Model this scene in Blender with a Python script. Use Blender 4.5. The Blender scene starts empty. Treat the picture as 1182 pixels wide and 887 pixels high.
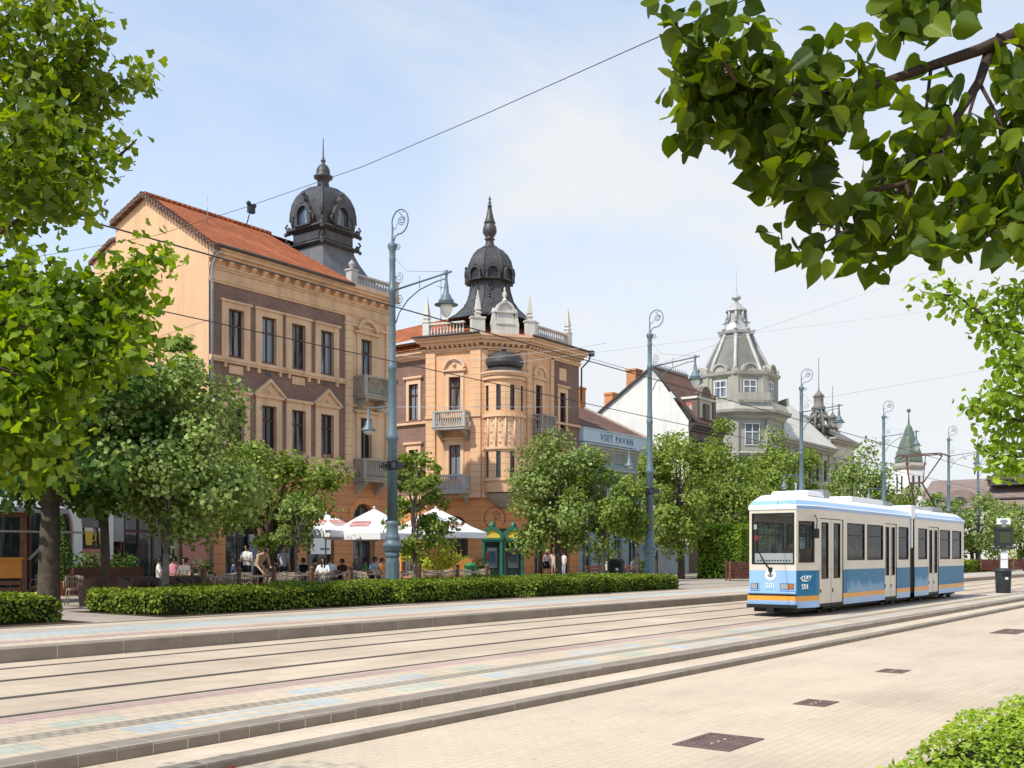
import bpy, math, random
import numpy as np
from mathutils import Vector, Matrix
R=math.radians; PI=math.pi
COL=bpy.context.scene.collection
TH=math.atan(889/1200); SN,CS=math.sin(TH),math.cos(TH); CAMZ=1.65
# world: +X runs along the street, +Y from the camera towards the house fronts
def ray(px):
    a=(px-591)/1200.; return (a*SN+CS,-a*CS+SN)
def onv(px,v):
    r=ray(px); return (v/r[1]*r[0],v)
def at(px,py,Z):
    r=ray(px); return Vector((Z*r[0],Z*r[1],CAMZ-(py-641)*Z/1200.))
GZ=.22
# ---------------------------------------------------------------- mesh builder
class MB:
    def __init__(s,M=None): s.v=[];s.f=[];s.mi=[];s.sm=[];s.M=M or Matrix()
    def add(s,vs,fs,m=0,sm=False):
        o=len(s.v); M=s.M
        s.v+=[M@Vector(p) for p in vs]
        for f in fs: s.f.append([i+o for i in f]); s.mi.append(m); s.sm.append(sm)
        return s
    def poly(s,pts,m=0): return s.add(pts,[list(range(len(pts)))],m)
    def box(s,x0,x1,y0,y1,z0,z1,m=0):
        return s.add([(x0,y0,z0),(x1,y0,z0),(x1,y1,z0),(x0,y1,z0),(x0,y0,z1),(x1,y0,z1),(x1,y1,z1),(x0,y1,z1)],
            [(3,2,1,0),(4,5,6,7),(0,1,5,4),(1,2,6,5),(2,3,7,6),(3,0,4,7)],m)
    def loft(s,prof,shape,m=0,c=(0,0),cap=True,sm=False):
        n=len(shape); vs=[]; fs=[]
        for r,z in prof: vs+=[(c[0]+r*x,c[1]+r*y,z) for x,y in shape]
        for k in range(len(prof)-1):
            for i in range(n):
                j=(i+1)%n; fs.append((k*n+i,k*n+j,(k+1)*n+j,(k+1)*n+i))
        s.add(vs,fs,m,sm)
        if cap:
            o=len(s.v)-len(vs)
            for k,rev in ((0,True),(len(prof)-1,False)):
                if prof[k][0]>1e-4:
                    idx=[o+k*n+i for i in range(n)]
                    s.f.append(idx[::-1] if rev else idx); s.mi.append(m); s.sm.append(False)
        return s
    def lathe(s,prof,n=16,m=0,c=(0,0),rot=0,sm=True,cap=True):
        return s.loft(prof,[(math.cos(rot+2*PI*i/n),math.sin(rot+2*PI*i/n)) for i in range(n)],m,c,cap,sm)
    def tube(s,pts,r,n=6,m=0,sm=True):
        pts=[Vector(p) for p in pts]; k=len(pts)
        rr=r if isinstance(r,(list,tuple)) else [r]*k
        vs=[];fs=[]
        t0=(pts[1]-pts[0]).normalized()
        up=Vector((0,0,1)) if abs(t0.z)<.9 else Vector((1,0,0))
        a=t0.cross(up).normalized()
        for i,p in enumerate(pts):
            t=(pts[min(i+1,k-1)]-pts[max(i-1,0)])
            t=t.normalized() if t.length>1e-9 else t0
            a=(a-t*a.dot(t)); a=a.normalized() if a.length>1e-6 else t.orthogonal().normalized()
            b=t.cross(a)
            for j in range(n):
                w=2*PI*j/n; vs.append(p+(a*math.cos(w)+b*math.sin(w))*rr[i])
        for i in range(k-1):
            for j in range(n):
                q=(j+1)%n; fs.append((i*n+j,i*n+q,(i+1)*n+q,(i+1)*n+j))
        s.add(vs,fs,m,sm)
        o=len(s.v)-len(vs)
        s.f.append([o+j for j in range(n)][::-1]); s.mi.append(m); s.sm.append(False)
        s.f.append([o+(k-1)*n+j for j in range(n)]); s.mi.append(m); s.sm.append(False)
        return s
    def prism(s,pts,d0,d1,m=0,plane='xz'):
        n=len(pts)
        if plane=='xz': a=[(x,d0,z) for x,z in pts]; b=[(x,d1,z) for x,z in pts]
        elif plane=='yz': a=[(d0,y,z) for y,z in pts]; b=[(d1,y,z) for y,z in pts]
        else: a=[(x,y,d0) for x,y in pts]; b=[(x,y,d1) for x,y in pts]
        return s.add(a+b,[list(range(n)),list(range(2*n-1,n-1,-1))]+[(i,n+i,n+(i+1)%n,(i+1)%n) for i in range(n)],m)
    def sphere(s,c,r,m=0,n=8,k=6,sz=1.):
        prof=[(max(r*math.sin(PI*i/k),1e-5),c[2]+r*sz*-math.cos(PI*i/k)) for i in range(k+1)]
        return s.lathe(prof,n,m,(c[0],c[1]),0,True,False)
def npmesh(name,V,F,smooth=False,mi=None):
    "V (n,3) array; F (m,k) array of equal-size faces"
    me=bpy.data.meshes.new(name); m,k=F.shape
    me.vertices.add(len(V)); me.vertices.foreach_set('co',np.asarray(V,np.float32).ravel())
    me.loops.add(m*k); me.loops.foreach_set('vertex_index',F.astype(np.int32).ravel())
    me.polygons.add(m); me.polygons.foreach_set('loop_start',(np.arange(m)*k).astype(np.int32))
    me.polygons.foreach_set('loop_total',np.full(m,k,np.int32))
    if mi is not None: me.polygons.foreach_set('material_index',mi.astype(np.int32))
    me.update(calc_edges=True); return me
BASE={}
def tag(o,label=None,cat=None,group=None,kind=None):
    if label: o['label']=label
    if cat: o['category']=cat
    if group: o['group']=group
    if kind: o['kind']=kind
    return o
def thing(name,label,cat,base=(0,0,0),group=None,rz=0):
    o=bpy.data.objects.new(name,None); COL.objects.link(o); o.location=base; o.rotation_euler=(0,0,rz)
    o.empty_display_size=.2
    BASE[o]=Vector(base); return tag(o,label,cat,group)
def link(name,me,mats,parent=None):
    o=bpy.data.objects.new(name,me); COL.objects.link(o)
    for m in (mats if isinstance(mats,(list,tuple)) else [mats]): me.materials.append(m)
    if parent is not None: o.parent=parent; BASE[o]=BASE.get(parent,Vector())
    return o
def part(name,mb,mats,parent=None,label=None):
    me=bpy.data.meshes.new(name); b=BASE.get(parent,Vector()) if parent is not None else Vector()
    me.from_pydata([tuple(v-b) for v in mb.v],[],mb.f)
    me.polygons.foreach_set('material_index',mb.mi); me.polygons.foreach_set('use_smooth',mb.sm); me.update()
    o=link(name,me,mats,parent)
    if label: o['label']=label
    return o
def dup(root,loc,rz=None,label=None):
    def cp(o,par):
        c=o.copy(); COL.objects.link(c); c.parent=par
        for ch in list(o.children): cp(ch,c)
        return c
    r=cp(root,None); r.location=loc
    if rz is not None: r.rotation_euler=(0,0,rz)
    if label: r['label']=label
    return r
def struct(name,mb,mats): return tag(part(name,mb,mats),kind='structure')
def frame(x,y,z=0,phi=0): return Matrix.Translation((x,y,z))@Matrix.Rotation(phi,4,'Z')
def text_into(mb,txt,size,T,m=0,ext=.01,spacing=1.):
    cu=bpy.data.curves.new('t','FONT'); cu.body=txt; cu.size=size; cu.extrude=ext; cu.align_x='CENTER'; cu.space_character=spacing
    o=bpy.data.objects.new('t',cu); COL.objects.link(o)
    dg=bpy.context.evaluated_depsgraph_get(); me=bpy.data.meshes.new_from_object(o.evaluated_get(dg))
    mb.add([T@v.co for v in me.vertices],[list(p.vertices) for p in me.polygons],m)
    bpy.data.objects.remove(o); bpy.data.meshes.remove(me); bpy.data.curves.remove(cu)
# ---------------------------------------------------------------- materials
def nodes(name):
    m=bpy.data.materials.new(name); m.use_nodes=True; nt=m.node_tree
    return m,nt,nt.nodes,nt.links,nt.nodes['Principled BSDF']
def N(nt,t,**kw):
    n=nt.nodes.new(t)
    for k,v in kw.items():
        if k in n.inputs: n.inputs[k].default_value=v
        else: setattr(n,k,v)
    return n
def mixc(nt,f,a,b,mode='MIX'):
    n=nt.nodes.new('ShaderNodeMix'); n.data_type='RGBA'; n.blend_type=mode
    for s,v in ((n.inputs[0],f),(n.inputs[6],a),(n.inputs[7],b)):
        if hasattr(v,'is_output'): nt.links.new(v,s)
        else: s.default_value=v if isinstance(v,float) else (*v,1) if len(v)==3 else v
    return n.outputs[2]
def mathn(nt,op,a,b=0.):
    n=nt.nodes.new('ShaderNodeMath'); n.operation=op
    for s,v in ((n.inputs[0],a),(n.inputs[1],b)):
        if hasattr(v,'is_output'): nt.links.new(v,s)
        else: s.default_value=v
    return n.outputs[0]
def dk(c,f): return tuple(x*f for x in c)
def mat(name,col,rough=.8,var=.18,scale=1.5,bump=0.,bs=40.,spec=.3,metal=0.,stain=.0,grooves=None,gdark=.45):
    m,nt,ns,L,P=nodes(name)
    tc=N(nt,'ShaderNodeTexCoord'); g=N(nt,'ShaderNodeNewGeometry')
    n1=N(nt,'ShaderNodeTexNoise',Scale=scale,Detail=6.,Roughness=.65); L.new(g.outputs['Position'],n1.inputs['Vector'])
    n2=N(nt,'ShaderNodeTexNoise',Scale=scale*14,Detail=3.); L.new(g.outputs['Position'],n2.inputs['Vector'])
    mr=N(nt,'ShaderNodeMapRange'); mr.inputs[1].default_value=.3; mr.inputs[2].default_value=.7; L.new(n1.outputs['Fac'],mr.inputs[0])
    c=mixc(nt,mr.outputs[0],dk(col,1-var),dk(col,1+var*.6))
    c=mixc(nt,mathn(nt,'MULTIPLY',n2.outputs['Fac'],var*.9),c,dk(col,.45))
    if stain:
        mp=N(nt,'ShaderNodeMapping'); mp.inputs['Scale'].default_value=(1.3,1.3,.16); L.new(g.outputs['Position'],mp.inputs['Vector'])
        n3=N(nt,'ShaderNodeTexNoise',Scale=1.6,Detail=5.); L.new(mp.outputs[0],n3.inputs['Vector'])
        s=N(nt,'ShaderNodeMapRange'); s.inputs[1].default_value=.48; s.inputs[2].default_value=.75; s.inputs[4].default_value=stain; L.new(n3.outputs['Fac'],s.inputs[0])
        c=mixc(nt,s.outputs[0],c,dk(col,.4))
    h=n2.outputs['Fac']
    if grooves:
        sx=N(nt,'ShaderNodeSeparateXYZ'); L.new(g.outputs['Position'],sx.inputs[0])
        fr=mathn(nt,'FRACT',mathn(nt,'DIVIDE',sx.outputs[2],grooves))
        ln=mathn(nt,'LESS_THAN',fr,.075)
        c=mixc(nt,mathn(nt,'MULTIPLY',ln,1-gdark),c,dk(col,.25))
    L.new(c,P.inputs['Base Color'])
    P.inputs['Roughness'].default_value=rough; P.inputs['Specular IOR Level'].default_value=spec; P.inputs['Metallic'].default_value=metal
    if bump:
        b=N(nt,'ShaderNodeBump',Strength=bump,Distance=.02); n4=N(nt,'ShaderNodeTexNoise',Scale=bs,Detail=4.)
        L.new(g.outputs['Position'],n4.inputs['Vector']); L.new(n4.outputs['Fac'],b.inputs['Height']); L.new(b.outputs[0],P.inputs['Normal'])
    return m
def brickmat(name,c1,c2,mortar,bw,bh,ms=.02,rough=.85,vert=True,off=.5,var=.25,bump=.4,scale2=.7):
    m,nt,ns,L,P=nodes(name)
    g=N(nt,'ShaderNodeNewGeometry'); sx=N(nt,'ShaderNodeSeparateXYZ'); L.new(g.outputs['Position'],sx.inputs[0])
    cb=N(nt,'ShaderNodeCombineXYZ')
    if vert: L.new(mathn(nt,'ADD',sx.outputs[0],sx.outputs[1]),cb.inputs[0]); L.new(sx.outputs[2],cb.inputs[1])
    else: L.new(sx.outputs[0],cb.inputs[0]); L.new(sx.outputs[1],cb.inputs[1])
    br=N(nt,'ShaderNodeTexBrick'); L.new(cb.outputs[0],br.inputs['Vector'])
    br.offset=off
    for k,v in (('Color1',(*c1,1)),('Color2',(*c2,1)),('Mortar',(*mortar,1)),('Scale',1.),('Brick Width',bw),('Row Height',bh),('Mortar Size',ms),('Bias',0.),('Mortar Smooth',.2)): br.inputs[k].default_value=v
    n1=N(nt,'ShaderNodeTexNoise',Scale=scale2,Detail=7.,Roughness=.7); L.new(g.outputs['Position'],n1.inputs['Vector'])
    mr=N(nt,'ShaderNodeMapRange'); mr.inputs[1].default_value=.3; mr.inputs[2].default_value=.7; mr.inputs[3].default_value=1-var; mr.inputs[4].default_value=1+var*.4; L.new(n1.outputs['Fac'],mr.inputs[0])
    n2=N(nt,'ShaderNodeTexNoise',Scale=45.,Detail=2.); L.new(g.outputs['Position'],n2.inputs['Vector'])
    f=mathn(nt,'MULTIPLY',mr.outputs[0],mathn(nt,'ADD',mathn(nt,'MULTIPLY',n2.outputs['Fac'],.3),.85))
    if not vert:   # wear: long soft stains along the street, spots of dirt, patches laid at other times
        mp=N(nt,'ShaderNodeMapping'); mp.inputs['Scale'].default_value=(.22,1.1,1.); L.new(g.outputs['Position'],mp.inputs['Vector'])
        n5=N(nt,'ShaderNodeTexNoise',Scale=1.,Detail=8.,Roughness=.72); L.new(mp.outputs[0],n5.inputs['Vector'])
        s5=N(nt,'ShaderNodeMapRange'); s5.inputs[1].default_value=.5; s5.inputs[2].default_value=.78; s5.inputs[3].default_value=1.; s5.inputs[4].default_value=.76; L.new(n5.outputs['Fac'],s5.inputs[0])
        vo=N(nt,'ShaderNodeTexVoronoi',Scale=2.3,Randomness=1.); L.new(g.outputs['Position'],vo.inputs['Vector'])
        sv=N(nt,'ShaderNodeMapRange'); sv.inputs[1].default_value=.035; sv.inputs[2].default_value=.065; sv.inputs[3].default_value=.62; sv.inputs[4].default_value=1.; L.new(vo.outputs['Distance'],sv.inputs[0])
        v2=N(nt,'ShaderNodeTexVoronoi',Scale=.16,Randomness=1.,distance='MANHATTAN'); L.new(g.outputs['Position'],v2.inputs['Vector'])
        sp=N(nt,'ShaderNodeSeparateColor'); L.new(v2.outputs['Color'],sp.inputs[0])
        f=mathn(nt,'MULTIPLY',mathn(nt,'MULTIPLY',f,s5.outputs[0]),mathn(nt,'MULTIPLY',sv.outputs[0],mathn(nt,'ADD',mathn(nt,'MULTIPLY',sp.outputs[0],.10),.93)))
    cc=N(nt,'ShaderNodeCombineColor'); [L.new(f,cc.inputs[i]) for i in range(3)]
    L.new(mixc(nt,1.,br.outputs['Color'],cc.outputs[0],'MULTIPLY'),P.inputs['Base Color'])
    P.inputs['Roughness'].default_value=rough; P.inputs['Specular IOR Level'].default_value=.2
    if bump:
        b=N(nt,'ShaderNodeBump',Strength=bump,Distance=.02); b.invert=True; L.new(br.outputs['Fac'],b.inputs['Height']); L.new(b.outputs[0],P.inputs['Normal'])
    return m
def leafmat(name,c1,c2,c3,trans=.35,rough=.55,spec=.2,gain=1.9):
    m,nt,ns,L,P=nodes(name)
    g=N(nt,'ShaderNodeNewGeometry'); cr=N(nt,'ShaderNodeValToRGB'); L.new(g.outputs['Random Per Island'],cr.inputs[0])
    c1,c2,c3=[tuple(min(x*gain,.6) for x in c) for c in (c1,c2,c3)]
    e=cr.color_ramp.elements; e[0].position=0.; e[0].color=(*c1,1); e[1].position=1.; e[1].color=(*c3,1); x=e.new(.5); x.color=(*c2,1)
    n=N(nt,'ShaderNodeTexNoise',Scale=1.1,Detail=3.); L.new(g.outputs['Position'],n.inputs['Vector'])
    f=N(nt,'ShaderNodeMapRange'); f.inputs[1].default_value=.3; f.inputs[2].default_value=.7; f.inputs[3].default_value=.7; f.inputs[4].default_value=1.25; L.new(n.outputs['Fac'],f.inputs[0])
    cc=N(nt,'ShaderNodeCombineColor'); [L.new(f.outputs[0],cc.inputs[i]) for i in range(3)]
    c=mixc(nt,1.,cr.outputs[0],cc.outputs[0],'MULTIPLY')
    L.new(c,P.inputs['Base Color']); P.inputs['Roughness'].default_value=rough; P.inputs['Specular IOR Level'].default_value=spec
    t=N(nt,'ShaderNodeBsdfTranslucent'); hs=N(nt,'ShaderNodeHueSaturation',Saturation=1.15,Value=1.7,Hue=.485); L.new(c,hs.inputs['Color']); L.new(hs.outputs[0],t.inputs[0])
    mx=N(nt,'ShaderNodeMixShader'); mx.inputs[0].default_value=trans; L.new(P.outputs[0],mx.inputs[1]); L.new(t.outputs[0],mx.inputs[2])
    L.new(mx.outputs[0],ns['Material Output'].inputs['Surface']); return m
def glassmat(name,tint,through=.5,rough=.03):
    m,nt,ns,L,P=nodes(name)
    P.inputs['Base Color'].default_value=(*tint,1); P.inputs['Roughness'].default_value=rough; P.inputs['Specular IOR Level'].default_value=.6
    if through>0:
        t=N(nt,'ShaderNodeBsdfTransparent'); t.inputs[0].default_value=(.88,.91,.89,1)
        mx=N(nt,'ShaderNodeMixShader'); fr=N(nt,'ShaderNodeLayerWeight',Blend=.5)
        L.new(mathn(nt,'ADD',mathn(nt,'MULTIPLY',mathn(nt,'POWER',fr.outputs['Facing'],4.),.75),1-through+.03),mx.inputs[0]); L.new(t.outputs[0],mx.inputs[1]); L.new(P.outputs[0],mx.inputs[2])
        L.new(mx.outputs[0],ns['Material Output'].inputs['Surface'])
    return m
def panemat(name,dark,pale,cover):
    "window glass with a curtain behind: pale folds over part of it"
    m,nt,ns,L,P=nodes(name)
    g=N(nt,'ShaderNodeNewGeometry'); sx=N(nt,'ShaderNodeSeparateXYZ'); L.new(g.outputs['Position'],sx.inputs[0])
    w=mathn(nt,'ADD',sx.outputs[0],sx.outputs[1])
    cb=N(nt,'ShaderNodeCombineXYZ'); L.new(mathn(nt,'MULTIPLY',w,3.2),cb.inputs[0]); L.new(mathn(nt,'MULTIPLY',sx.outputs[2],.35),cb.inputs[1])
    n=N(nt,'ShaderNodeTexNoise',Scale=1.,Detail=3.); L.new(cb.outputs[0],n.inputs['Vector'])
    mr=N(nt,'ShaderNodeMapRange'); mr.inputs[1].default_value=.62-cover*.3; mr.inputs[2].default_value=.7-cover*.3; L.new(n.outputs['Fac'],mr.inputs[0])
    fold=mathn(nt,'ADD',mathn(nt,'MULTIPLY',mathn(nt,'SINE',mathn(nt,'MULTIPLY',w,55.)),.25),.75)
    cc=N(nt,'ShaderNodeCombineColor'); [L.new(fold,cc.inputs[i]) for i in range(3)]
    pc=mixc(nt,1.,(*pale,1),cc.outputs[0],'MULTIPLY')
    L.new(mixc(nt,mr.outputs[0],(*dark,1),pc),P.inputs['Base Color']); P.inputs['Roughness'].default_value=.04; P.inputs['Specular IOR Level'].default_value=.7
    return m
M={}
M['stone1']=mat('peach_render',(.74,.485,.295),.85,.2,.6,.15,30,stain=.5)
M['stone1q']=mat('peach_rustic',(.74,.485,.295),.85,.16,.6,.15,30,grooves=.42,stain=.3)
M['gable']=mat('apricot_render',(.78,.475,.265),.9,.12,.35,.12,20,stain=.25)
M['orange_g']=mat('orange_rustic',(.58,.26,.115),.85,.16,.6,.15,30,grooves=.42,stain=.25)
M['orange_b']=mat('bright_orange_rustic',(.68,.28,.105),.85,.12,.6,.15,30,grooves=.42,stain=.2)
M['peach2']=mat('light_apricot_render',(.78,.455,.25),.85,.14,.5,.15,30,stain=.3)
M['peach2q']=mat('light_apricot_quoins',(.79,.48,.275),.85,.14,.5,.15,30,grooves=.40,stain=.25)
M['trim2']=mat('pale_apricot_trim',(.78,.51,.315),.8,.14,.8,.1,30,stain=.2)
M['brick']=brickmat('dark_brick',(.28,.165,.125),(.22,.13,.10),(.25,.175,.14),.26,.08,.010)
M['roof']=brickmat('orange_roof_tiles',(.66,.205,.07),(.50,.14,.05),(.16,.045,.022),.30,.19,.035,off=.5,var=.3,bump=1.)
M['roof_b']=brickmat('brown_roof_tiles',(.25,.13,.085),(.19,.105,.075),(.08,.05,.04),.3,.17,.02,var=.4,bump=.9)
M['roof_far']=brickmat('far_brown_roof',(.29,.205,.17),(.25,.18,.15),(.16,.12,.10),.8,.5,.03,var=.2,bump=.3)
M['slate']=mat('dark_dome_metal',(.088,.079,.075),.5,.45,1.6,.5,9,.45,.2,stain=.45)
M['slate_l']=mat('grey_sheet_metal',(.17,.16,.155),.5,.3,1.2,.3,6,.4,.25,stain=.4)
M['lead']=mat('weathered_zinc',(.47,.46,.43),.5,.25,.8,.2,8,.4,.2,stain=.35)
M['lead_d']=mat('grey_slates',(.215,.195,.165),.7,.28,.7,.3,12,.3,stain=.35)
M['green_cu']=mat('green_copper',(.15,.185,.135),.6,.3,.6,.2,6,.3,stain=.35)
M['white']=mat('white_plaster',(.80,.77,.71),.8,.08,.8,.1,30,stain=.12)
M['whitewall']=mat('white_gable_render',(.82,.77,.70),.9,.09,.3,.1,20,stain=.28)
M['parapet']=mat('cream_parapet',(.66,.62,.55),.85,.12,1.2,.1,30,stain=.4)
M['awning']=mat('grey_awning',(.36,.37,.38),.8,.15,2.)
M['balus']=mat('grey_balustrade_stone',(.50,.485,.45),.8,.2,2.,.1,30,stain=.3)
M['balc']=mat('balcony_stone',(.40,.345,.28),.8,.2,2.,.1,30,stain=.4)
M['palace']=mat('greige_palace_render',(.43,.40,.335),.85,.16,.4,.15,20,stain=.35)
M['palace2']=mat('cream_render',(.60,.56,.48),.85,.12,.4,.1,20,stain=.2)
M['blue_b']=mat('blue_grey_render',(.33,.41,.46),.8,.12,.6,.1,20,stain=.25)
M['sign_b']=mat('pale_blue_sign',(.52,.61,.66),.6,.1,.6,stain=.15)
M['navy']=mat('navy_letters',(.13,.19,.27),.6,.1)
M['brown_f']=mat('brown_house_render',(.20,.14,.115),.85,.2,.6,.1,20,stain=.3)
M['pink']=mat('salmon_render',(.54,.245,.185),.85,.12,.5,.15,25,stain=.25)
M['wood']=mat('brown_window_wood',(.095,.038,.026),.5,.3,3.)
M['wood_m']=mat('weathered_wood',(.21,.10,.055),.7,.35,4.,.2,20)
M['wood_r']=mat('maroon_slats',(.10,.027,.024),.6,.3,4.)
M['pane_d']=panemat('dark_glass',(.018,.02,.022),(.10,.11,.13),.1)
M['pane_c']=panemat('curtained_glass',(.03,.035,.04),(.26,.31,.36),.9)
M['pane_h']=panemat('half_curtained_glass',(.02,.022,.025),(.24,.24,.25),.45)
M['pane_f']=panemat('bluish_glass',(.06,.075,.10),(.30,.33,.36),.4)
M['shop']=panemat('shop_glass',(.02,.024,.025),(.12,.13,.13),.3)
M['gutter']=mat('zinc_gutter',(.33,.34,.34),.45,.2,2.,spec=.5,metal=.4)
M['gutter_d']=mat('brown_gutter',(.09,.07,.06),.5,.2,2.)
M['iron']=mat('dark_iron',(.022,.022,.024),.5,.2,4.,spec=.4)
M['lamp']=mat('blue_grey_cast_iron',(.135,.19,.215),.45,.22,2.5,.15,14,.45,stain=.35)
M['lampglass']=glassmat('frosted_lamp_glass',(.75,.74,.68),0,.25)
M['bark']=mat('bark',(.105,.08,.058),.95,.4,6.,.9,22,.1)
M['bark_l']=mat('pale_bark',(.22,.185,.15),.95,.35,6.,.8,22,.1)
M['twig']=mat('brown_twig',(.075,.045,.035),.8,.3,9.,.4,60,.2)
M['leaf_mid']=leafmat('plane_leaves',(.05,.08,.013),(.10,.14,.022),(.19,.225,.055))
M['leaf_silver']=leafmat('silvery_leaves',(.06,.092,.018),(.115,.155,.036),(.20,.235,.085),.33,.5)
M['leaf_bright']=leafmat('bright_green_leaves',(.06,.105,.012),(.115,.175,.02),(.19,.25,.035),.42)
M['leaf_dark']=leafmat('deep_green_leaves',(.022,.05,.011),(.04,.08,.014),(.085,.13,.025),.3)
M['leaf_ginkgo']=leafmat('ginkgo_leaves',(.075,.135,.012),(.14,.21,.018),(.235,.30,.04),.42,.5,.25,1.1)
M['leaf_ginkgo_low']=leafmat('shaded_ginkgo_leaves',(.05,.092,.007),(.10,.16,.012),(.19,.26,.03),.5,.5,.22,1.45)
M['leaf_linden']=leafmat('linden_leaves',(.020,.036,.004),(.046,.072,.006),(.09,.12,.012),.5,.45,.22,1.85)
M['leaf_hedge']=leafmat('hedge_leaves',(.05,.08,.008),(.11,.155,.014),(.215,.26,.03),.25,.55,.2,1.4)
M['leaf_box']=leafmat('box_leaves',(.08,.135,.012),(.15,.215,.02),(.26,.31,.04),.35,.5,.25)
M['leaf_yel']=leafmat('yellow_green_leaves',(.13,.15,.02),(.22,.24,.03),(.36,.33,.06),.4)
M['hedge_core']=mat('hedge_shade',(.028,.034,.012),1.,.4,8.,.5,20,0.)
M['soil']=mat('bed_soil',(.075,.05,.035),1.,.35,4.,.6,20,.05)
M['pave_near']=brickmat('beige_block_paving',(.625,.495,.355),(.60,.475,.34),(.545,.43,.305),.22,.11,.010,vert=False,var=.12,bump=.12,scale2=.35)
M['pave_tread']=brickmat('beige_step_slabs',(.65,.515,.37),(.62,.49,.35),(.53,.42,.30),.8,.66,.012,vert=False,var=.15,bump=.2)
M['pave_track']=brickmat('track_slabs',(.61,.475,.335),(.575,.445,.31),(.48,.365,.255),1.3,.62,.012,vert=False,var=.22,bump=.2,scale2=.5)
M['pave_prom']=brickmat('promenade_paving',(.44,.36,.285),(.41,.33,.265),(.30,.25,.20),.45,.30,.014,vert=False,var=.22,bump=.25,scale2=.4)
def pav(n,c): return brickmat(n,c,dk(c,.93),dk(c,.75),.22,.22,.012,vert=False,var=.16,bump=.2,scale2=.6)
M['p_beige']=pav('beige_tiles',(.64,.50,.35)); M['p_blue']=pav('pale_blue_tiles',(.50,.51,.47)); M['p_green']=pav('pale_green_tiles',(.50,.49,.37))
M['p_pink']=pav('pink_tiles',(.52,.36,.295)); M['p_grey']=brickmat('grey_ribbed_tiles',(.47,.385,.285),(.42,.345,.255),(.31,.255,.19),.14,.14,.03,vert=False,var=.2,bump=.8)
M['kerb']=mat('grey_kerb_stone',(.30,.245,.19),.85,.22,2.5,.3,30,.2)
M['kerb_top']=mat('pale_kerb_stone',(.47,.40,.315),.85,.2,2.5,.3,30,.2)
M['mortar']=mat('pale_mortar',(.55,.47,.38),.9,.1)
M['rail']=mat('worn_rail_steel',(.36,.32,.28),.35,.2,3.,metal=.6,spec=.5)
M['groove']=mat('dark_groove',(.12,.085,.06),.9,.4,5.)
M['cover']=mat('rusty_cover',(.19,.12,.10),.7,.35,6.,.6,70,.3)
M['earth']=mat('earth',(.36,.30,.23),.95,.2,.2)
M['t_white']=mat('tram_white_paint',(.82,.82,.80),.25,.05,.8,spec=.5)
M['t_cream']=mat('tram_cream_paint',(.66,.58,.46),.3,.07,.7,spec=.5,stain=.1)
M['t_blue']=mat('tram_blue_paint',(.006,.165,.31),.42,.15,.6,spec=.25)
M['t_lblue']=mat('tram_light_blue_paint',(.30,.48,.72),.28,.08,.6,spec=.5,stain=.1)
M['t_stripe']=mat('tram_stripe_blue',(.24,.38,.60),.3,.08,.6,spec=.5)
M['t_orange']=mat('tram_orange_band',(.80,.33,.035),.3,.1,1.,spec=.5,stain=.1)
M['rubber']=mat('black_rubber',(.014,.014,.015),.6,.2,4.)
M['t_glass']=glassmat('tram_glass',(.02,.025,.028),.74)
M['t_grad'],nt_,_ns,_L,_P=nodes('tram_pale_graphics')
_g=N(nt_,'ShaderNodeNewGeometry'); _s=N(nt_,'ShaderNodeSeparateXYZ'); _L.new(_g.outputs['Position'],_s.inputs[0])
_n=N(nt_,'ShaderNodeTexNoise',Scale=2.6,Detail=6.,Roughness=.6); _L.new(_g.outputs['Position'],_n.inputs['Vector'])
_v=mathn(nt_,'ADD',mathn(nt_,'MULTIPLY',_s.outputs[2],-1.9),mathn(nt_,'ADD',mathn(nt_,'MULTIPLY',_n.outputs['Fac'],1.6),1.0))
_m=N(nt_,'ShaderNodeMapRange'); _m.inputs[1].default_value=.0; _m.inputs[2].default_value=.55; _L.new(_v,_m.inputs[0])
_L.new(mixc(nt_,_m.outputs[0],(.006,.165,.31),(.20,.36,.52)),_P.inputs['Base Color']); _P.inputs['Roughness'].default_value=.42; _P.inputs['Specular IOR Level'].default_value=.25
M['t_int']=mat('tram_interior',(.66,.62,.54),.7,.1)
M['t_seat']=mat('seat_cloth',(.42,.24,.13),.8,.2)  # seat colour stands in for beige and orange reflections in the windows
M['panto']=mat('pantograph_red',(.12,.05,.045),.5,.2)
M['b_glass']=glassmat('booth_glass',(.13,.16,.16),.4)
M['b_back']=mat('booth_back_panel',(.16,.17,.17),.5,.5,3.,spec=.4)  # mottled dark tone stands for the booth's dim interior and its reflections
M['amber']=mat('amber_lens',(.45,.12,.02),.2,.1,spec=.6)
M['lens']=mat('headlamp_lens',(.35,.36,.34),.1,.2,20.,spec=.8)
M['red']=mat('red_paint',(.45,.045,.03),.4,.1)
M['logo_r']=mat('red_print',(.62,.15,.12),.6,.1)
M['canvas']=mat('white_canvas',(.80,.78,.75),.85,.06,1.5,.1,60,.1)
M['canvas_o']=mat('orange_canvas',(.62,.26,.05),.8,.12,2.)
M['rattan']=mat('pale_rattan',(.40,.32,.225),.7,.4,14.,.5,90)
M['wicker']=mat('brown_wicker',(.15,.085,.06),.65,.4,18.,.8,80)
M['rope']=mat('grey_rope',(.36,.33,.28),.9,.2,8.)
M['b_green']=mat('booth_green_paint',(.022,.15,.085),.4,.15,2.,spec=.5)
M['b_yel']=mat('booth_yellow_panel',(.75,.50,.06),.4,.08,2.)
M['bin_g']=mat('green_bin',(.03,.20,.06),.45,.15,2.)
M['bin_d']=mat('dark_grey_bin',(.035,.042,.04),.5,.25,3.,.2,20)
M['screen']=mat('display_screen',(.05,.06,.022),.2,.3,12.,spec=.5)
M['paper']=mat('white_paper',(.80,.80,.78),.7,.04)
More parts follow.
